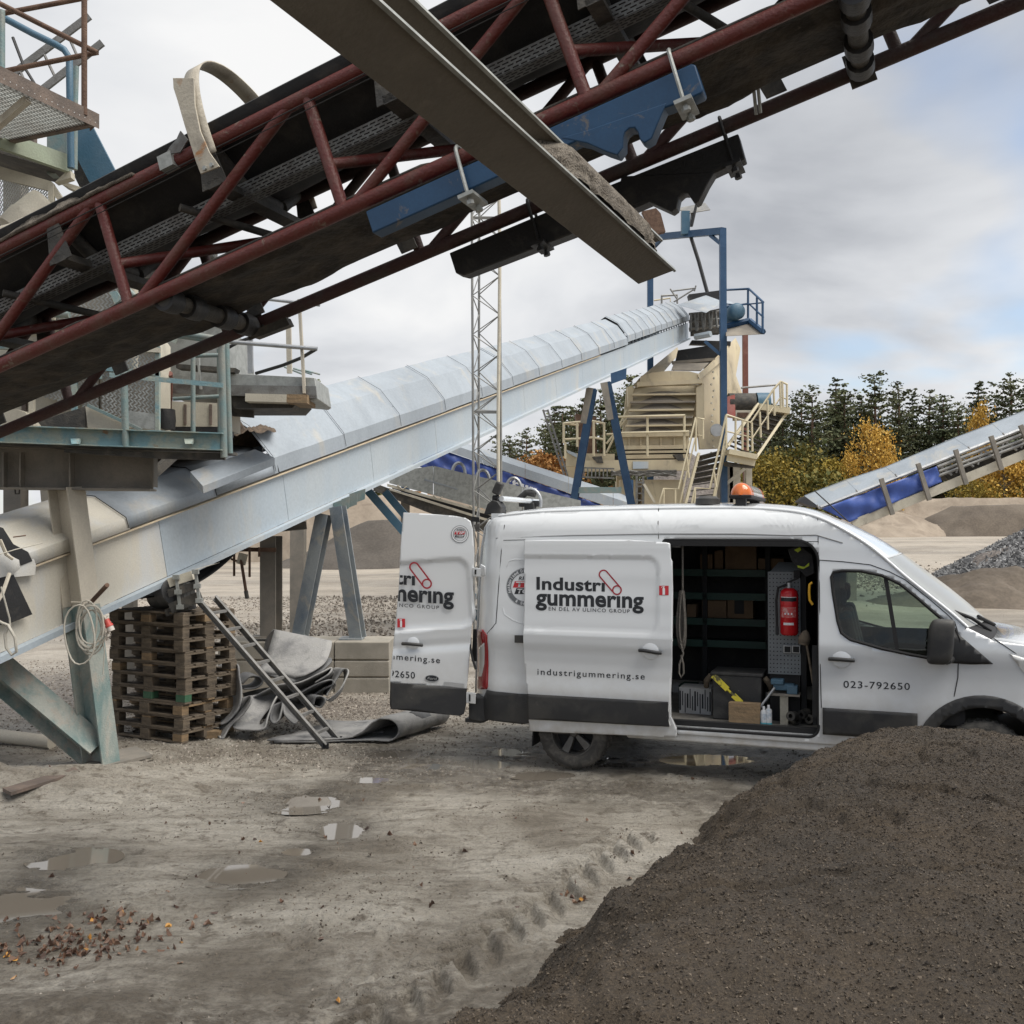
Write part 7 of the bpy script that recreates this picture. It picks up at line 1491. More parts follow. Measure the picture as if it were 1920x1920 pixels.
lay('lettering', 'LINCO GROUP', M.print, RD, onto_rear, (738, 1137), (823, 1142.4), 6.4, .2, .006, 1.25, cl_); pill(RD, onto_rear, (776.6, 1063.2), (800.4, 1094.6), 8.2, 2.9); fire_sign(RD, onto_rear, 745, 1160, 759.5, 1176.5)
lay('lettering', 'mmering.se', M.print, RD, onto_rear, (728, 1235.5), (825, 1243.8), 10.6, 3.4, .006, 1.2, cl_); lay('lettering', '92650', M.print, RD, onto_rear, (731, 1268.6), (778, 1272.4), 12.3, .2, .006, 1.12, cl_)
lay('lettering', 'Ford', M.silver, RD, lambda u, v: VMI @ dpl(u, v, .0095), (801.5, 1273.6), (818, 1274.8), 4.4, .2, .0, .95, None, .3)
def emblem(par, onto, cu_, cv, r, full):
    def ann(name, m, r0, r1, lift, n=40): return MB().add([onto(cu_ + q * math.cos(k * 2 * math.pi / n), cv + q * math.sin(k * 2 * math.pi / n)) + V((0, -lift, 0)) for k in range(n) for q in (r0, r1)], [(2 * k, 2 * k + 1, (2 * k + 3) % (2 * n), (2 * k + 2) % (2 * n)) for k in range(n)]).build(name, m, par, local=True, smooth=False)
    ann('emblem_ring', M.greyprint, r * .75, r * .97, 0); ann('emblem_edge', M.greyprint, r * .985, r, 0)
    if not full: ann('emblem_fill', M.white, r * .79, r * .93, .001)
    k = r / 36
    lay('lettering', 'REMA', M.print, par, onto, (cu_ - 13 * k, cv - 13 * k), (cu_ + 15 * k, cv - 13 * k), 7 * k, 0, .02, 1.1, None, .25)
    poly_on('emblem_bar', M.redsign, par, onto, [(cu_ - 20 * k, cv - 11 * k), (cu_ + 22 * k, cv - 11 * k), (cu_ + 18 * k, cv + 1 * k), (cu_ - 24 * k, cv + 1 * k)]); poly_on('emblem_bar', M.print, par, onto, [(cu_ - 17 * k, cv + 2 * k), (cu_ + 19 * k, cv + 2 * k), (cu_ + 15 * k, cv + 13 * k), (cu_ - 21 * k, cv + 13 * k)])
    up1 = lambda u, v: onto(u, v) + V((0, -.0015, 0))
    lay('lettering', 'TIP', M.white, par, up1, (cu_ - 20 * k, cv - .5 * k), (cu_ + 17 * k, cv - .5 * k), 9.5 * k, 0, .03, 1.1, None, .25); lay('lettering', 'TOP', M.white, par, up1, (cu_ - 17 * k, cv + 12 * k), (cu_ + 14 * k, cv + 12 * k), 8.8 * k, 0, .03, 1.1, None, .25)
    if full:
        def arcword(word, a0, st, rad, h, inward=False):
            for i, ch in enumerate(word):
                if ch == ' ': continue
                a = R(a0 + st * i); px, py = cu_ + rad * math.cos(a), cv + rad * math.sin(a); tx, ty_ = -math.sin(a), math.cos(a)
                if inward: tx, ty_ = -tx, -ty_
                nx_, ny_ = ty_, -tx; wd_ = {'i': .25, 't': .42, 'r': .45}.get(ch, .72) * h
                def on2(u, v, px=px, py=py, tx=tx, ty_=ty_, nx_=nx_, ny_=ny_): return up1(px + tx * u - nx_ * v * 1.0, py + ty_ * u - ny_ * v * 1.0)
                lay('lettering', ch, M.white, par, on2, (-wd_ / 2, 0), (wd_ / 2, 0), h * (.74 if ch in 'uorze' else 1), 0, .02)
        arcword('Authorized Distributor', 162, 8.6, 28.4, 5.6); arcword('& Service', 122, -9, 33.5, 5.6, True)
emblem(VAN, s0_, 985.5, 1100.8, 36, True); emblem(RD, onto_rear, 862.5, 1001.5, 16.5, False)
# ---------------------------------------------------------------- roof load: beacon bar, cross bar, vent
BB = thing('beacon_bar', 'amber warning light bar with pale middle on the van roof', 'beacon'); BB.matrix_basis = VM
b0 = vloc(1389, 917, .42); bz = b0.z; bx = b0.x
def lens(name, m, y0, y1, dome=True, par=BB):
    rows = []
    for i in range(9):
        t = i / 8; y = y0 + (y1 - y0) * t; s_ = (math.sin(math.pi / 2 * min(1, t * 2.6)) if dome == 1 else math.sin(math.pi / 2 * min(1, (1 - t) * 2.6)) if dome == 2 else 1)
        rows.append([V((bx + .105 * s_ ** .5 * math.cos(q), y, bz - .06 + .125 * s_ ** .5 * math.sin(q))) for q in [k * math.pi / 12 for k in range(13)]])
    return MB().grid(rows).build(name, m, par, local=True, angle=70)
lens('amber_lens', M.amber, .36, .62, 1); lens('amber_lens', M.amber, 1.38, 1.64, 2)
mid = lens('middle_panel', M.clearlens, .62, 1.38, 0)
for y0, m in ((.74, M.redsign), (1.08, M.print)): MB().grid([[V((bx + .108 * math.cos(q), y, bz - .06 + .128 * math.sin(q))) for q in [k * math.pi / 12 for k in range(7, 12)]] for y in (y0, y0 + .2)]).build('panel_print', m, mid, local=True)
box('bar_base', M.gap, BB, (bx, 1.0, bz - .075), (.22, 1.27, .035), local=True, bevel=.01)
rz_ = lambda x: max(q.y for q in roofE) + .04
for y in (.44, 1.56): box('bar_foot', M.plastic, BB, (bx, y, bz - .13), (.10, .08, .10), local=True)
CB = thing('roof_bar', 'white cross bar with black clamps at the rear of the van roof', 'roof rack'); CB.matrix_basis = VM
w0, w1 = vloc(940, 935, .40), vloc(1015, 947, 1.62)
w1 = V((w0.x, 1.62, w0.z)); tube('bar_tube', M.white_paint, CB, [w0, w1], .03, 12, local=True)
m0 = MB().prof(V((w0.x - .06, w0.y - .06, w0.z - .13)), V((w0.x - .06, w0.y + .10, w0.z - .13)), [(-.12, -.04), (.07, -.04), (.08, .04), (.04, .10), (-.02, .12), (-.08, .07)], (0, 0, 1)).build('clamp_foot', M.plastic, CB, local=True, bevel=.01)
box('clamp_grip', M.plastic, CB, w0 + V((-.03, -.02, .11)), (.09, .07, .14), (V((.9, 0, -.42)), V((0, 1, 0)), V((.42, 0, .9))), local=True, bevel=.02); MB().lathe([(0, 0), (.04, 0), (.04, .06), (0, .06)], w0 + V((-.03, .0, .0)), (-1, 0, 0), 12).build('end_cap', M.gap, CB, local=True)
h0 = w0 + V((-.02, .95, 0))
MB().tube([h0 + V((.13 * math.cos(q) + .02, 0, .16 * math.sin(q) - .02)) for q in [math.pi * (-.1 + 1.1 * k / 12) for k in range(13)]], .02, 8).build('end_hoop', M.zinc, CB, local=True); box('hoop_pad', M.plastic, CB, h0 + V((0, .03, -.03)), (.24, .08, .07), local=True, bevel=.01); tube('hoop_pad', M.plastic, CB, [h0 + V((-.12, 0, .02)), h0 + V((-.03, 0, .10)), h0 + V((.08, 0, .08))], .04, 8, local=True)
for y in (.95,): box('clamp_foot', M.plastic, CB, w0 + V((0, y, -.09)), (.12, .10, .14), local=True, bevel=.01)
q_ = vloc(1327, 939, .55); MB().lathe([(0, .05), (.08, .045), (.12, .02), (.125, -.04), (0, -.04)], V((q_.x, .55, q_.z)), (0, 0, 1), 20).build('roof_vent', M.plastic, VAN, local=True)
# ---------------------------------------------------------------- load inside the van
def inside(name, label, cat, group=None): t = thing(name, label, cat, group=group); t.matrix_basis = VM; return t
M.shelfgreen = wmat('dark_green_shelf', (.012, .05, .036), (.015, .035, .028), (.4, .65), 4, .6); M.card = wmat('brown_cardboard', (.15, .095, .052), (.11, .07, .04), (.4, .65), 5, .85); M.pegs = wmat('grey_pegboard', (.22, .24, .25), (.17, .18, .19), (.4, .65), 3, .6, bump=.05)
SH = inside('shelving', 'dark green boarded shelving along the far wall inside the van', 'shelf')
shz = [vloc(1350, v, 1.32).z for v in (1076, 1120, 1168, 1209)]
for z in shz: box('shelf_board', M.shelfgreen, SH, (1.15, 1.6, z), (1.9, .55, .03), local=True); box('shelf_lip', M.shelfgreen, SH, (1.15, 1.325, z + .01), (1.9, .02, .075), local=True)
for x in (vloc(1322, 1200, 1.33).x, vloc(1440, 1200, 1.33).x): box('upright', M.gap, SH, (x, 1.34, 1.5), (.05, .05, 1.65), local=True)
def crate(label, x0, x1, z0, h, y=1.36, d=.3, m=None, nm='cardboard_box', cat='box'):
    o = box(nm, m or M.card, None, ((x0 + x1) / 2, 0, h / 2), (x1 - x0, d, h), bevel=.004)
    o.matrix_basis = VM @ Matrix.Translation((0, y + d / 2, z0)); return tag(o, label, cat)
X = lambda u, y=1.36: vloc(u, 1150, y).x
crate('open brown cardboard box on the green shelf, left of the box with a dark hole', X(1316), X(1362), shz[2] + .05, .19); b_ = crate('brown cardboard box with a dark hand hole on the green shelf', X(1364), X(1412), shz[2] + .05, .25)
o = box('hand_hole', M.gap, None, (X(1386), -.152, .13), (.10, .01, .16)); o.parent = b_
crate('large brown cardboard box on the top shelf inside the van', X(1360), X(1419), shz[0] + .05, .28); crate('small brown box on the top shelf left of the large box', X(1313), X(1336), shz[0] + .05, .16); crate('narrow brown box between the small and large boxes on the top shelf', X(1340), X(1356), shz[0] + .05, .2); crate('flat brown box on the top shelf behind the pegboard', X(1422), X(1470), shz[0] + .05, .12)
crate('pale tan bin low on the left shelf behind the rope', X(1288), X(1305), shz[2] + .05, .14)
crate('dark green bucket on the van floor left of the black crate', vloc(1272, 1300, .9).x, vloc(1301, 1300, .9).x, FZ, .24, .9, .3, M.shelfgreen, 'green_crate', 'crate')
x0, x1 = vloc(1273, 1300, .62).x, vloc(1334, 1300, .62).x; fb = crate('white striped flat box on the van floor beside the black crate', x0, x1, FZ, vloc(1300, 1290, .62).z - FZ, .62, .3, wmat('white_printed_card', (.5, .5, .5), (.42, .41, .40), (.4, .65), 4, .6), 'printed_box', 'box'); hh_ = vloc(1300, 1290, .62).z - FZ
for k in range(13):
    o = box('stripe_print', M.print, None, ((x0 + x1) / 2 + (x1 - x0) * (-.46 + .92 * k / 12), -.1515, hh_ * (.5 + .1 * math.sin(k * 2.1))), (.010 + .006 * (k % 3 == 0), .002, hh_ * (.75 - .2 * (k % 2)))); o.parent = fb
x0, x1 = vloc(1336, 1300, .42).x, vloc(1428, 1300, .42).x; zt_ = vloc(1380, 1266, .42).z
TB = inside('tool_crate', 'black scuffed tool crate with open lid on the van floor', 'crate'); M.crateblk = wmat('scuffed_black_plastic', (.032, .032, .033), (.07, .068, .064), (.5, .7), 6, .6, d2=(.28, .27, .25), amt2=(.68, .74), scale2=11)
box('crate_body', M.crateblk, TB, ((x0 + x1) / 2, .60, (FZ + zt_) / 2), (x1 - x0, .40, zt_ - FZ), local=True, bevel=.012); box('crate_rim', M.crateblk, TB, ((x0 + x1) / 2, .60, zt_ + .012), (x1 - x0 + .03, .43, .03), local=True, bevel=.006)
for x in (x0 - .02, x1 + .02): tube('crate_handle', M.wood, TB, [V((x, .48, zt_ - .02)), V((x + .05 * (1 if x > x0 else -1), .48, zt_ - .08)), V((x + .06 * (1 if x > x0 else -1), .55, zt_ - .14))], .03, 8, local=True)
bar = inside('spirit_level', 'yellow tool leaning against the black crate in the van', 'tool'); M.yel = wmat('yellow_tool', (.62, .52, .03), (.10, .09, .03), (.56, .60), 9, .5)
a, b = vloc(1337, 1266, .40), vloc(1390, 1318, .33); mid_ = a.lerp(b, .52); mid2 = a.lerp(b, .72); beam('blade', M.yel, bar, a, mid_, .055, .02, (0, -1, .3), local=True); tube('shaft', M.yel, bar, [mid_, mid2], .012, 6, local=True); beam('blade', M.yel, bar, mid2, b, .055, .02, (0, -1, .3), local=True)
a, b = vloc(1366, 1348, .20), vloc(1425, 1350, .20); zt2 = vloc(1366, 1317, .20).z
o = crate('pale plywood block standing on the van floor near the sill', a.x, b.x, FZ, zt2 - FZ, .20, .10, M.woodlight, 'wooden_block', 'wood block')
M.can = wmat('white_can', (.6, .61, .62), (.4, .45, .5), (.5, .6), 14, .35, .2); cb = wmat('cyan_can_base', (.08, .3, .36), None, rough=.4)
for u, lab, h in ((1432, 'spray can with blue base beside the plywood block', .135), (1441, 'spray can with white cap right of its twin', .15)):
    t = inside('spray_can', lab, 'can', 'spray cans on the van floor'); p = vloc(u, 1340, .22); MB().lathe([(0, 0), (.032, 0), (.032, h), (.024, h + .015), (0, h + .015)], V((p.x, .22, FZ)), (0, 0, 1), 18).build('can_body', M.can, t, local=True); MB().lathe([(.0325, .0), (.0325, .035), (.032, .036)], V((p.x, .22, FZ)), (0, 0, 1), 18).build('can_band', cb, t, local=True); MB().lathe([(0, h + .015), (.012, h + .015), (.012, h + .05), (0, h + .05)], V((p.x, .22, FZ)), (0, 0, 1), 12).build('nozzle', M.white, t, local=True)
PB = inside('pegboard_cabinet', 'grey perforated tool board cabinet behind the van door opening', 'cabinet')
y = .50; pbx = [vloc(u, v, y) for u, v in ((1437, 1072), (1499, 1072), (1503, 1266), (1443, 1266))]
xl, xr = (pbx[0].x + pbx[3].x) / 2, (pbx[1].x + pbx[2].x) / 2; zt3, zb3 = pbx[0].z, pbx[2].z
box('board', M.pegs, PB, ((xl + xr) / 2, y + .012, (zt3 + zb3) / 2), (xr - xl, .02, zt3 - zb3), local=True); box('cabinet_body', M.inblk, PB, ((xl + xr) / 2, y + .42, (FZ + zt3) / 2), (xr - xl - .02, .78, zt3 - FZ), local=True); plate('board_top', M.pegs, PB, [V((xl + .02, y, zt3)), V((xl + .09, y + .15, zt3 + .09)), V((xr - .05, y + .15, zt3 + .09)), V((xr, y, zt3))], (0, .02, 0), local=True)
hm = MB(); nx_, nz_ = 9, 25
for i in range(nx_):
    for j in range(nz_): hm.lathe([(0, .0), (.0062, .0), (.0062, .003)], V((xl + (xr - xl) * (i + .6) / (nx_ + .2), y + .0005, zb3 + (zt3 - zb3) * (j + .6) / (nz_ + .2))), (0, -1, 0), 6)
hm.build('peg_hole', M.gap, PB, local=True, smooth=False, kind='stuff'); box('board_post', M.gap, PB, (xr + .03, y + .02, (FZ + zt3) / 2), (.05, .06, zt3 - FZ), local=True)
FE = inside('fire_extinguisher', 'red fire extinguisher hung on the grey pegboard in the van', 'fire extinguisher')
c0_, c1_ = vloc(1481, 1190, .42), vloc(1479, 1102, .42); cx2 = (c0_.x + c1_.x) / 2; M.extred = wmat('extinguisher_red', (.50, .012, .018), None, rough=.25, bump=0, var=.02); hE = c1_.z - c0_.z
bo = MB().lathe([(0, 0), (.07, .0), (.085, .02), (.085, hE * .86), (.078, hE * .93), (.05, hE * .985), (.025, hE), (0, hE)], V((cx2, .405, c0_.z)), (0, 0, 1), 28).build('cylinder', M.extred, FE, local=True)
for z0, z1, m, w_ in ((.72, .80, M.print, 1), (.38, .60, wmat('label_red', (.55, .08, .08), (.6, .35, .33), (.5, .62), 26, .4, bump=0), .9), (.22, .27, M.white, .6), (.80, .815, M.white, 1)): MB().grid([[V((cx2 + .0858 * math.sin(q), .405 - .0858 * math.cos(q), c0_.z + hE * z)) for q in [w_ * (-1 + k / 5) for k in range(11)]] for z in (z0, z1)]).build('label', m, bo, local=True)
for k in (-1, 0, 1): box('label_mark', M.white, bo, (cx2 + .03 * k, .317, c0_.z + hE * .46), (.014, .004, .018), local=True)
MB().lathe([(0, 0), (.022, 0), (.022, .05), (0, .05)], V((cx2, .405, c1_.z)), (0, 0, 1), 12).build('valve', M.zinc, FE, local=True); box('lever', M.gap, FE, (cx2 + .03, .405, c1_.z + .07), (.12, .025, .02), (V((.9, 0, .4)), V((0, 1, 0)), V((-.4, 0, .9))), local=True)
tube('hose', M.gap, FE, [V((cx2 - .02, .39, c1_.z + .03)), V((cx2 - .10, .39, c1_.z)), V((cx2 - .118, .38, c1_.z - .12)), V((cx2 - .112, .38, c0_.z + .08))], .012, 7, local=True); tube('nozzle', M.print, FE, [V((cx2 - .112, .38, c0_.z + .08)), V((cx2 - .112, .38, c0_.z - .0))], .016, 8, local=True); box('wall_bracket', M.gap, FE, (cx2 + .07, .47, c1_.z + .13), (.06, .05, .07), local=True)
SK = inside('socket_box', 'twin black power sockets with pale frames low on the pegboard', 'socket')
for u in (1477, 1493): p = vloc(u, 1217, .49); f_ = box('socket_frame', M.silver, SK, (p.x, .48, p.z), (.075, .03, .075), local=True, bevel=.004); box('socket_face', M.gap, f_, (p.x, .463, p.z), (.058, .008, .058), local=True)
JK = inside('work_jacket', 'dark work jacket with yellow reflective bands hanging in the van', 'jacket'); M.hivis = wmat('hivis_yellow', (.50, .62, .04), None, rough=.6, bump=.1)
for nm, m, pts in (('jacket_cloth', M.seat, [(1477, 1030), (1500, 1022), (1524, 1040), (1528, 1075), (1512, 1082), (1496, 1066), (1484, 1052)]), ('reflective_band', M.hivis, [(1495, 1060), (1508, 1063), (1517, 1055), (1517, 1061), (1506, 1067), (1496, 1064)]), ('reflective_band', M.hivis, [(1489, 1031), (1500, 1026), (1502, 1031), (1496, 1036)])):
    yy = .40 if 'cloth' in nm else .385; plate(nm, m, JK, [vloc(u, v, yy) for u, v in pts], (0, .08 if 'cloth' in nm else .01, 0), local=True, bevel=.01 if 'cloth' in nm else 0)
VI = inside('bench_vice', 'blue bench vice on a small stand at the right of the van floor', 'vice'); p = vloc(1470, 1298, .35); vb = M.bluestrut
box('vice_body', vb, VI, (p.x, .38, p.z + .05), (.20, .12, .06), local=True, bevel=.01); box('vice_jaw', vb, VI, (p.x - .06, .36, p.z + .10), (.12, .12, .05), local=True, bevel=.008); box('vice_jaw', vb, VI, (p.x + .08, .36, p.z + .03), (.10, .12, .08), local=True, bevel=.008); box('stand_plate', M.webgrey, VI, (p.x, .38, p.z - .02), (.30, .16, .02), local=True); box('stand_post', M.creamhouse, VI, (p.x, .38, (p.z + FZ) / 2 - .01), (.075, .07, p.z - FZ - .02), local=True); tube('vice_handle', M.zinc, VI, [V((p.x - .22, .25, FZ + .16)), V((p.x - .08, .28, p.z + .05))], .012, 6, local=True)
BM = inside('broom', 'long wooden handle leaning by the right door post inside the van', 'broom'); tube('shaft', M.wood, BM, [vloc(1512, 1205, .32), vloc(1533, 1330, .2)], .012, 7, local=True); MB().lathe([(0, -.05), (.05, -.04), (.06, .02), (.03, .08), (0, .1)], vloc(1508, 1200, .33), V((.2, -.1, 1)), 12).build('broom_head', M.wood, BM, local=True)
RP = inside('rope_coil', 'grey rope hank hanging at the left of the van door opening', 'rope'); M.rope = wmat('grey_rope', (.22, .20, .175), (.15, .135, .115), (.4, .65), 30, .9, bump=.5)
rs = random.Random(9)
for k in range(8): cx3, w3 = 1279 + rs.uniform(-3, 3), rs.uniform(5, 13); tube('strand', M.rope, RP, [vloc(cx3 + w3 * .35 * math.sin(q * 2 * math.pi / 20) + (w3 * .65 if 5 < q < 15 else 0) * 0 + w3 * .5 * math.sin(q * 2 * math.pi / 20) * ((1 - math.cos(q * 2 * math.pi / 20)) / 2), 1108 + (97 + k * 2) * (1 - math.cos(q * 2 * math.pi / 20)) / 2, .22 + .012 * k) for q in range(21)], .011, 6, local=True)
tube('strand', M.rope, RP, [vloc(u, v, .22) for u, v in ((1276, 1205), (1281, 1225), (1274, 1245), (1273, 1262), (1277, 1270), (1282, 1262), (1281, 1245), (1277, 1228))], .011, 6, local=True); tube('strand', M.rope, RP, [vloc(1280, 1020, .25), vloc(1280, 1110, .23)], .010, 6, local=True)
for k in range(6): rs = random.Random(k); o = MB().lathe([(.02, -.05), (.045, -.05), (.045, .05), (.02, .05)], V((rs.uniform(OPX1 - .32, OPX1 - .06), rs.uniform(.25, .5), FZ + .05 + .05 * (k > 3))), V((rs.uniform(-1, 1), rs.uniform(-1, 1), 0.1)), 14).build('pipe_coupling', M.dark, None, local=True); o.matrix_basis = VM; tag(o, 'small dark pipe coupling lying on the van floor by the door post', 'pipe fitting', 'pipe couplings on the van floor')

# ================================================================ pallet stack
pc = G(343, 1397); pa = R(151)      # near corner and direction of the long side
PALM = [M.wood, M.wood, M.woodlight]
_cache = {}
def piece(name, sz, m):
    k = (name, sz, m.name)
    if k not in _cache: _cache[k] = MB().box((0, 0, 0), sz).build(name, m, None, local=True, smooth=False, bevel=.003)
    else:
        o = _cache[k].copy(); col.objects.link(o); _cache[k + (id(o),)] = o; return o
    return _cache[k]
word = ['bottom', 'second', 'third', 'fourth', 'fifth', 'sixth', 'seventh', 'eighth', 'ninth', 'top']
ex = V((math.cos(pa), math.sin(pa), 0)); ey = V((ex.y, -ex.x, 0)); ey = ey if ey.y > 0 else -ey
zp_ = .0
def pallet(i, base, rz, label, special=None):
    t = thing('wooden_pallet', label, 'pallet', group='wooden pallets stacked under the conveyor'); t.matrix_basis = Matrix.Translation(base) @ Matrix(((ex.x, ey.x, 0, 0), (ex.y, ey.y, 0, 0), (0, 0, 1, 0), (0, 0, 0, 1))) @ Matrix.Rotation(rz, 4, 'Z')
    rs = random.Random(i)
    def put(nm, sz, loc, m): o = piece(nm, sz, m); o.parent = t; o.matrix_basis = Matrix.Translation(loc) @ Matrix.Rotation(rs.uniform(-.008, .008), 4, 'Z')
    mm = lambda: M.woodlight if (special == 'light' and rs.random() < .35) or rs.random() < .05 else M.wood
    for k, y in enumerate((.05, .4, .75)):
        put('plank', (1.2, .10, .022), (.6, y, .011), mm())
        for x in (.0725, .6, 1.1275): put('block', (.145, .10 if k != 1 else .145, .078), (x, y, .061), M.woodgreen if special == 'green' and k == 0 and x < .7 else mm())
    for x in (.0725, .6, 1.1275): put('plank', (.145, .8, .020), (x, .4, .111), mm())
    for y in (.0725, .236, .4, .564, .7275): put('plank', (1.2, .125, .021), (.6, y, .133), mm())
for i in range(10):
    sp_ = {0: 'light', 2: 'light', 3: 'green'}.get(i); rs = random.Random(100 + i)
    lab = f'{word[i]} weathered wooden pallet of the stack' + (' with some newer yellow boards' if sp_ == 'light' else ' with green painted blocks' if sp_ == 'green' else ' by the steel leg' if i else '')
    pallet(i, V((pc.x + rs.uniform(-.02, .02), pc.y + rs.uniform(-.02, .02), .01 + i * .1455)), rs.uniform(-.02, .02), lab, sp_)
zt_p = .01 + 10 * .1455
box('wooden_block', M.woodlight, None, V((G(402, 1384).x, G(402, 1384).y, .045)), (.16, .12, .09), label='orange tan wooden offcut lying at the foot of the pallet stack', cat='wood block', bevel=.004)
# belt clamp standing on the pallets
CL = thing('belt_clamp', 'dusty steel belt clamp with threaded rods standing tilted on the top pallet', 'clamp', P(343, 1140, 11.75))
def cp(u, v, Y): return P(u, v, Y)
for a, b, wd in (((318, 1092), (362, 1078), .10), ((322, 1140), (376, 1118), .12), ((318, 1112), (372, 1096), .09)): beam('clamp_bar', M.creamhouse if wd == .10 else M.dark, CL, cp(*a, 11.6), cp(*b, 11.65), .22, wd, (0, 0, 1))
for u, v0, v1 in ((330, 1078, 1142), (366, 1068, 1130)):
    r_ = beam('threaded_rod', M.zincdull, CL, cp(u, v0, 11.5), cp(u + 8, v1, 11.5), .03, .03, (0, -1, 0))
    for v in (v0 + 4, (v0 + v1) / 2, v1 - 4): box('nut', M.zincdull, r_, cp(u + 8 * (v - v0) / (v1 - v0), v, 11.49), (.07, .05, .05))
for k in range(4): beam('clamp_jaw', M.tray, CL, cp(338 + k * 7, 1090 + k, 11.55), cp(342 + k * 7, 1128 - k * 2, 11.55), .05, .03, (0, -1, 0))
tube('belt_roll', M.rubberdk, CL, [cp(300, 1118, 12.2), cp(330, 1108, 11.7)], .16, 18)
beam('clamp_bar', M.dark, CL, cp(318, 1148, 11.7), cp(360, 1136, 11.7), .3, .08)
tube('pull_cord', M.cable, CL, [P(360, 1070, 11.6), P(400, 1058, 12.5), P(430, 1050, 14.6)], .006, 5)
# ================================================================ aluminium ladder
LA = thing('ladder', 'worn aluminium ladder leaning from the pallets down to the muddy ground', 'ladder', G(620, 1392))
l0a, l0b = P(372, 1123, 11.55), P(404, 1119, 11.95); l1a, l1b = G(611, 1398, .03), G(636, 1386, .03)
for a, b in ((l0a, l1a), (l0b, l1b)): prof('stile', M.alu, LA, a, b, cchan(.03, .075, .006), (0, -.35, 1)); 
for a in (l1a, l1b): box('foot', M.gap, LA, a + V((0, 0, .0)), (.06, .05, .06))
for k in range(8): t = .10 + .82 * k / 7; beam('rung', M.alu, LA, l0a.lerp(l1a, t), l0b.lerp(l1b, t), .035, .03)
# ================================================================ concrete blocks behind
def cblock(u0, u1, label):
    x0, x1 = (u0 - 960) / F * 15.0, (u1 - 960) / F * 15.0; t = thing('concrete_block', label, 'concrete block', V(((x0 + x1) / 2, 15.4, 0)), group='concrete blocks under the conveyor legs')
    pr_ = [(0, 0), (0, .24), (.025, .25), (.025, .265), (0, .275), (0, .49), (.025, .50), (.025, .515), (0, .525), (0, .765), (.015, .78), (.8, .78), (.8, 0)]
    mb = MB(); vs = [V((x, 15 + y, z - .02)) for x in (x0, x1) for y, z in pr_]; n = len(pr_); mb.add(vs, [(i, (i + 1) % n, n + (i + 1) % n, n + i) for i in range(n)] + [tuple(range(n))[::-1], tuple(range(n, 2 * n))]); mb.build('block_body', M.conc, t, bevel=.008, angle=30); return t
cblock(410, 626, 'long grey concrete block behind the ladder and rubber heap'); cblock(628, 730, 'grey grooved concrete block between the rubber heap and the open van door')
# ================================================================ bracket hung beside the grey leg
BK = thing('clamp_bracket', 'rusty clamp bracket with dropping rods beside the dark grey conveyor leg', 'bracket', P(470, 1040, 14.9))
pbm('bracket_bar', M.rust, BK, (436, 1030, 14.9), (518, 1031, 15.0), .05, .06)
for u, v1 in ((439, 1080), (468, 1082), (486, 1044)): pt('bracket_rod', M.rust, BK, [(u, 1026, 14.9), (u, v1, 14.9)], .018, 6)
pbm('bracket_plate', M.creamhouse, BK, (446, 1046, 14.88), (462, 1050, 14.88), .04, .16); pt('long_rod', M.rust, BK, [(452, 1050, 14.88), (463, 1120, 14.7)], .024, 8); pt('rod_end', M.dark, BK, [(461, 1108, 14.72), (463.5, 1122, 14.7)], .03, 8)
pt('bracket_rod', M.rust, BK, [(433, 1048, 14.88), (444, 1052, 14.88)], .016, 6)
# ================================================================ heap of folded conveyor rubber
RH = thing('rubber_heap', 'heap of folded grey conveyor rubber between the pallets and the concrete block', 'rubber heap', G(530, 1370))
def loft(name, m, A, B, n=9, sub=6, thick=.018):
    """sheet between two edge lines given as photo sight lines with distance"""
    def cat(pts, t):
        k = t * (len(pts) - 1); i = min(int(k), len(pts) - 2); f = k - i; p = [V(pts[max(0, min(len(pts) - 1, j))]) for j in (i - 1, i, i + 1, i + 2)]
        return .5 * ((2 * p[1]) + (p[2] - p[0]) * f + (2 * p[0] - 5 * p[1] + 4 * p[2] - p[3]) * f * f + (3 * p[1] - p[0] - 3 * p[2] + p[3]) * f ** 3)
    A = [P(*q) for q in A]; B = [P(*q) for q in B]; N_ = (max(len(A), len(B)) - 1) * sub
    return MB().grid([[cat(A, i / N_).lerp(cat(B, i / N_), j / n) for j in range(n + 1)] for i in range(N_ + 1)]).build(name, m, RH, thick=thick, angle=80)
loft('rubber_sheet', M.rubber, [(492, 1232, 13.6), (500, 1196, 13.4), (514, 1181, 13.1), (508, 1205, 12.8), (498, 1235, 12.6), (486, 1258, 12.4), (500, 1266, 12.5)], [(606, 1235, 13.2), (612, 1208, 13.0), (622, 1203, 12.8), (619, 1222, 12.6), (607, 1245, 12.4), (570, 1267, 12.2), (540, 1272, 12.3)])
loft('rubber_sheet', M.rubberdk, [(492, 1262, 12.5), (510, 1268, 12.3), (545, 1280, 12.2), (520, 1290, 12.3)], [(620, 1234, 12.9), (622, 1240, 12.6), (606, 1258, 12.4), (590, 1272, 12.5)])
loft('rubber_sheet', M.rubber, [(470, 1310, 12.2), (520, 1285, 12.1), (560, 1280, 12.1), (600, 1262, 12.2), (621, 1252, 12.3), (616, 1264, 12.2), (590, 1280, 12.2)], [(480, 1330, 12.6), (530, 1300, 12.6), (570, 1290, 12.6), (606, 1272, 12.7), (624, 1262, 12.8), (618, 1272, 12.7), (596, 1288, 12.7)])
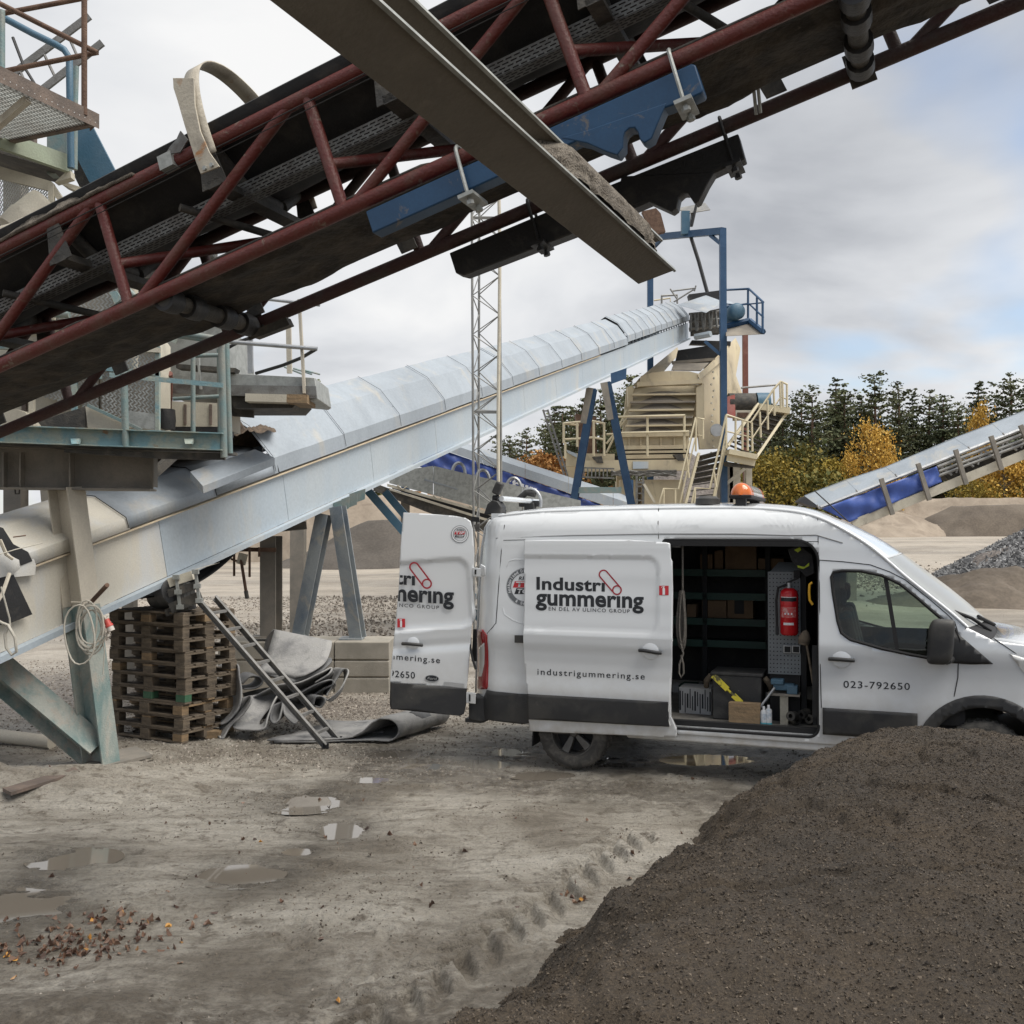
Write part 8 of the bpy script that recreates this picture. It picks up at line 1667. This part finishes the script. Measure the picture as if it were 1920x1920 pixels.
loft('rubber_sheet', M.rubberdk, [(545, 1310, 12.1), (580, 1290, 12.1), (606, 1278, 12.1), (622, 1275, 12.2), (623, 1284, 12.2), (606, 1292, 12.2), (575, 1312, 12.2)], [(560, 1318, 12.5), (590, 1298, 12.5), (612, 1285, 12.6), (626, 1279, 12.7), (627, 1288, 12.7), (612, 1298, 12.6), (585, 1318, 12.6)])
loft('rubber_sheet', M.rubber, [(415, 1262, 12.3), (432, 1246, 12.2), (446, 1247, 12.1), (449, 1268, 12.0), (453, 1300, 11.9), (448, 1328, 11.85), (428, 1352, 11.8), (415, 1358, 11.8)], [(395, 1265, 12.9), (412, 1248, 12.8), (426, 1250, 12.7), (428, 1270, 12.6), (430, 1300, 12.5), (425, 1328, 12.4), (405, 1352, 12.3), (398, 1358, 12.3)])
loft('rubber_sheet', M.rubber, [(452, 1330, 11.9), (462, 1312, 11.8), (471, 1305, 11.75), (470, 1318, 11.7), (455, 1340, 11.7), (432, 1362, 11.7), (418, 1385, 11.65), (412, 1380, 11.7)], [(430, 1335, 12.4), (442, 1318, 12.3), (452, 1310, 12.2), (450, 1322, 12.1), (434, 1345, 12.1), (415, 1362, 12.0), (402, 1382, 12.0), (398, 1378, 12.0)])
loft('rubber_sheet', M.rubber, [(470, 1305, 12.2), (450, 1330, 12.0), (438, 1352, 11.8), (440, 1366, 11.7), (470, 1369, 11.6), (495, 1366, 11.6), (502, 1345, 11.7), (512, 1318, 11.9), (524, 1298, 12.2)], [(540, 1292, 12.5), (520, 1312, 12.3), (500, 1335, 12.1), (488, 1352, 11.9), (488, 1360, 11.8), (497, 1352, 11.9), (508, 1330, 12.0), (520, 1308, 12.2), (532, 1290, 12.5)])
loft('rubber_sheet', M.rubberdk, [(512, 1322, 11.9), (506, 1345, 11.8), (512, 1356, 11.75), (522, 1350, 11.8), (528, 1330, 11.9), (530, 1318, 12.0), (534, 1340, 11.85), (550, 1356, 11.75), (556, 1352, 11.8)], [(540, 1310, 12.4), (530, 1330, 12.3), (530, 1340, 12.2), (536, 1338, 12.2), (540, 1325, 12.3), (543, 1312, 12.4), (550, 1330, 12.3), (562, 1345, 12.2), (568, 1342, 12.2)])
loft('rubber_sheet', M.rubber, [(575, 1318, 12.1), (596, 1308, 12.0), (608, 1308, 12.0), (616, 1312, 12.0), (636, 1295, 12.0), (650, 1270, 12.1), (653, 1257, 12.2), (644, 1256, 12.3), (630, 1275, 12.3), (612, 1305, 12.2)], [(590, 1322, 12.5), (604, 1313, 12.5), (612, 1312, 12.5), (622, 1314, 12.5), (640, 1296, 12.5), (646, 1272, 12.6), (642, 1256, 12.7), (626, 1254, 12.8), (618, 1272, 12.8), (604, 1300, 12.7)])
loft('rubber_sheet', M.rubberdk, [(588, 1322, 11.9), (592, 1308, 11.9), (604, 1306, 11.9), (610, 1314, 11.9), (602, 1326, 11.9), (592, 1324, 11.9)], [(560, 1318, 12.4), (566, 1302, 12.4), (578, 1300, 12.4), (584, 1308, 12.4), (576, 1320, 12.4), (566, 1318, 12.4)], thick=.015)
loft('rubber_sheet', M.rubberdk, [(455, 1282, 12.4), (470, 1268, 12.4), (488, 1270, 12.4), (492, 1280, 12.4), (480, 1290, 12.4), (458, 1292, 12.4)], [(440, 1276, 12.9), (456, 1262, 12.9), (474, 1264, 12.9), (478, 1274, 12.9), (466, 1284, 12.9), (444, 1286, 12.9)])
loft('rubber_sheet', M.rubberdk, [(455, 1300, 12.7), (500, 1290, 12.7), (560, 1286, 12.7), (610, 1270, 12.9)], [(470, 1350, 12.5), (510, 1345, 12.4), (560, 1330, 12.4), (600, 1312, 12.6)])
# belt lying on the ground with a rolled end
RB = thing('rubber_belt', 'grey conveyor belt lying flat on the ground with a curled over end', 'rubber belt', G(700, 1392))
n0 = G(725, 1391, 0); n1 = G(812, 1362, 0); axb = (n1 - n0); axb.z = 0; Lb = axb.length; axb.normalize(); pd = V((-.995, -.06, 0)).normalized(); rr_ = .13
prf = [(1.22, .012), (.8, .010), (.4, .012), (.12, .014)] + [(-rr_ * math.sin(q) * 1.25, rr_ - rr_ * math.cos(q)) for q in [math.pi * k / 10 for k in range(1, 10)]] + [(.05, rr_ * 1.98), (.14, rr_ * 1.6), (.24, rr_ * .85), (.36, rr_ * .38), (.50, rr_ * .25), (.75, .030), (1.1, .028), (1.30, .03)]
MB().grid([[n0 + axb * (Lb * (1.12 * j / 8) - .05) + pd * p + V((0, 0, z + .012 + .006 * math.sin(j * 1.3 + p * 5))) for j in range(9)] for p, z in prf]).build('belt_sheet', M.rubber, RB, thick=.016, angle=80)
a_, b_ = G(600, 1352, .02), G(690, 1345, .02); rows = [[V((x, y, .018 + .02 * math.sin(x * 7) * math.sin(y * 5) + .02)) for y in np.linspace(11.95, 12.7, 8)] for x in np.linspace(-2.3, -1.5, 10)]
MB().grid(rows).build('belt_sheet', M.rubber, RB, thick=.014)
MB().grid([[n0 + axb * (Lb * (1.12 * j / 8) - .05) + pd * (-rr_ * math.sin(q) * 1.25 - .004 * math.sin(q)) + V((0, 0, rr_ - (rr_ + .010) * math.cos(q) + .012)) for j in (3, 4, 5)] for q in [math.pi * k / 10 for k in range(2, 10)]]).build('dark_stripe', M.rubberdk, RB, thick=.004)
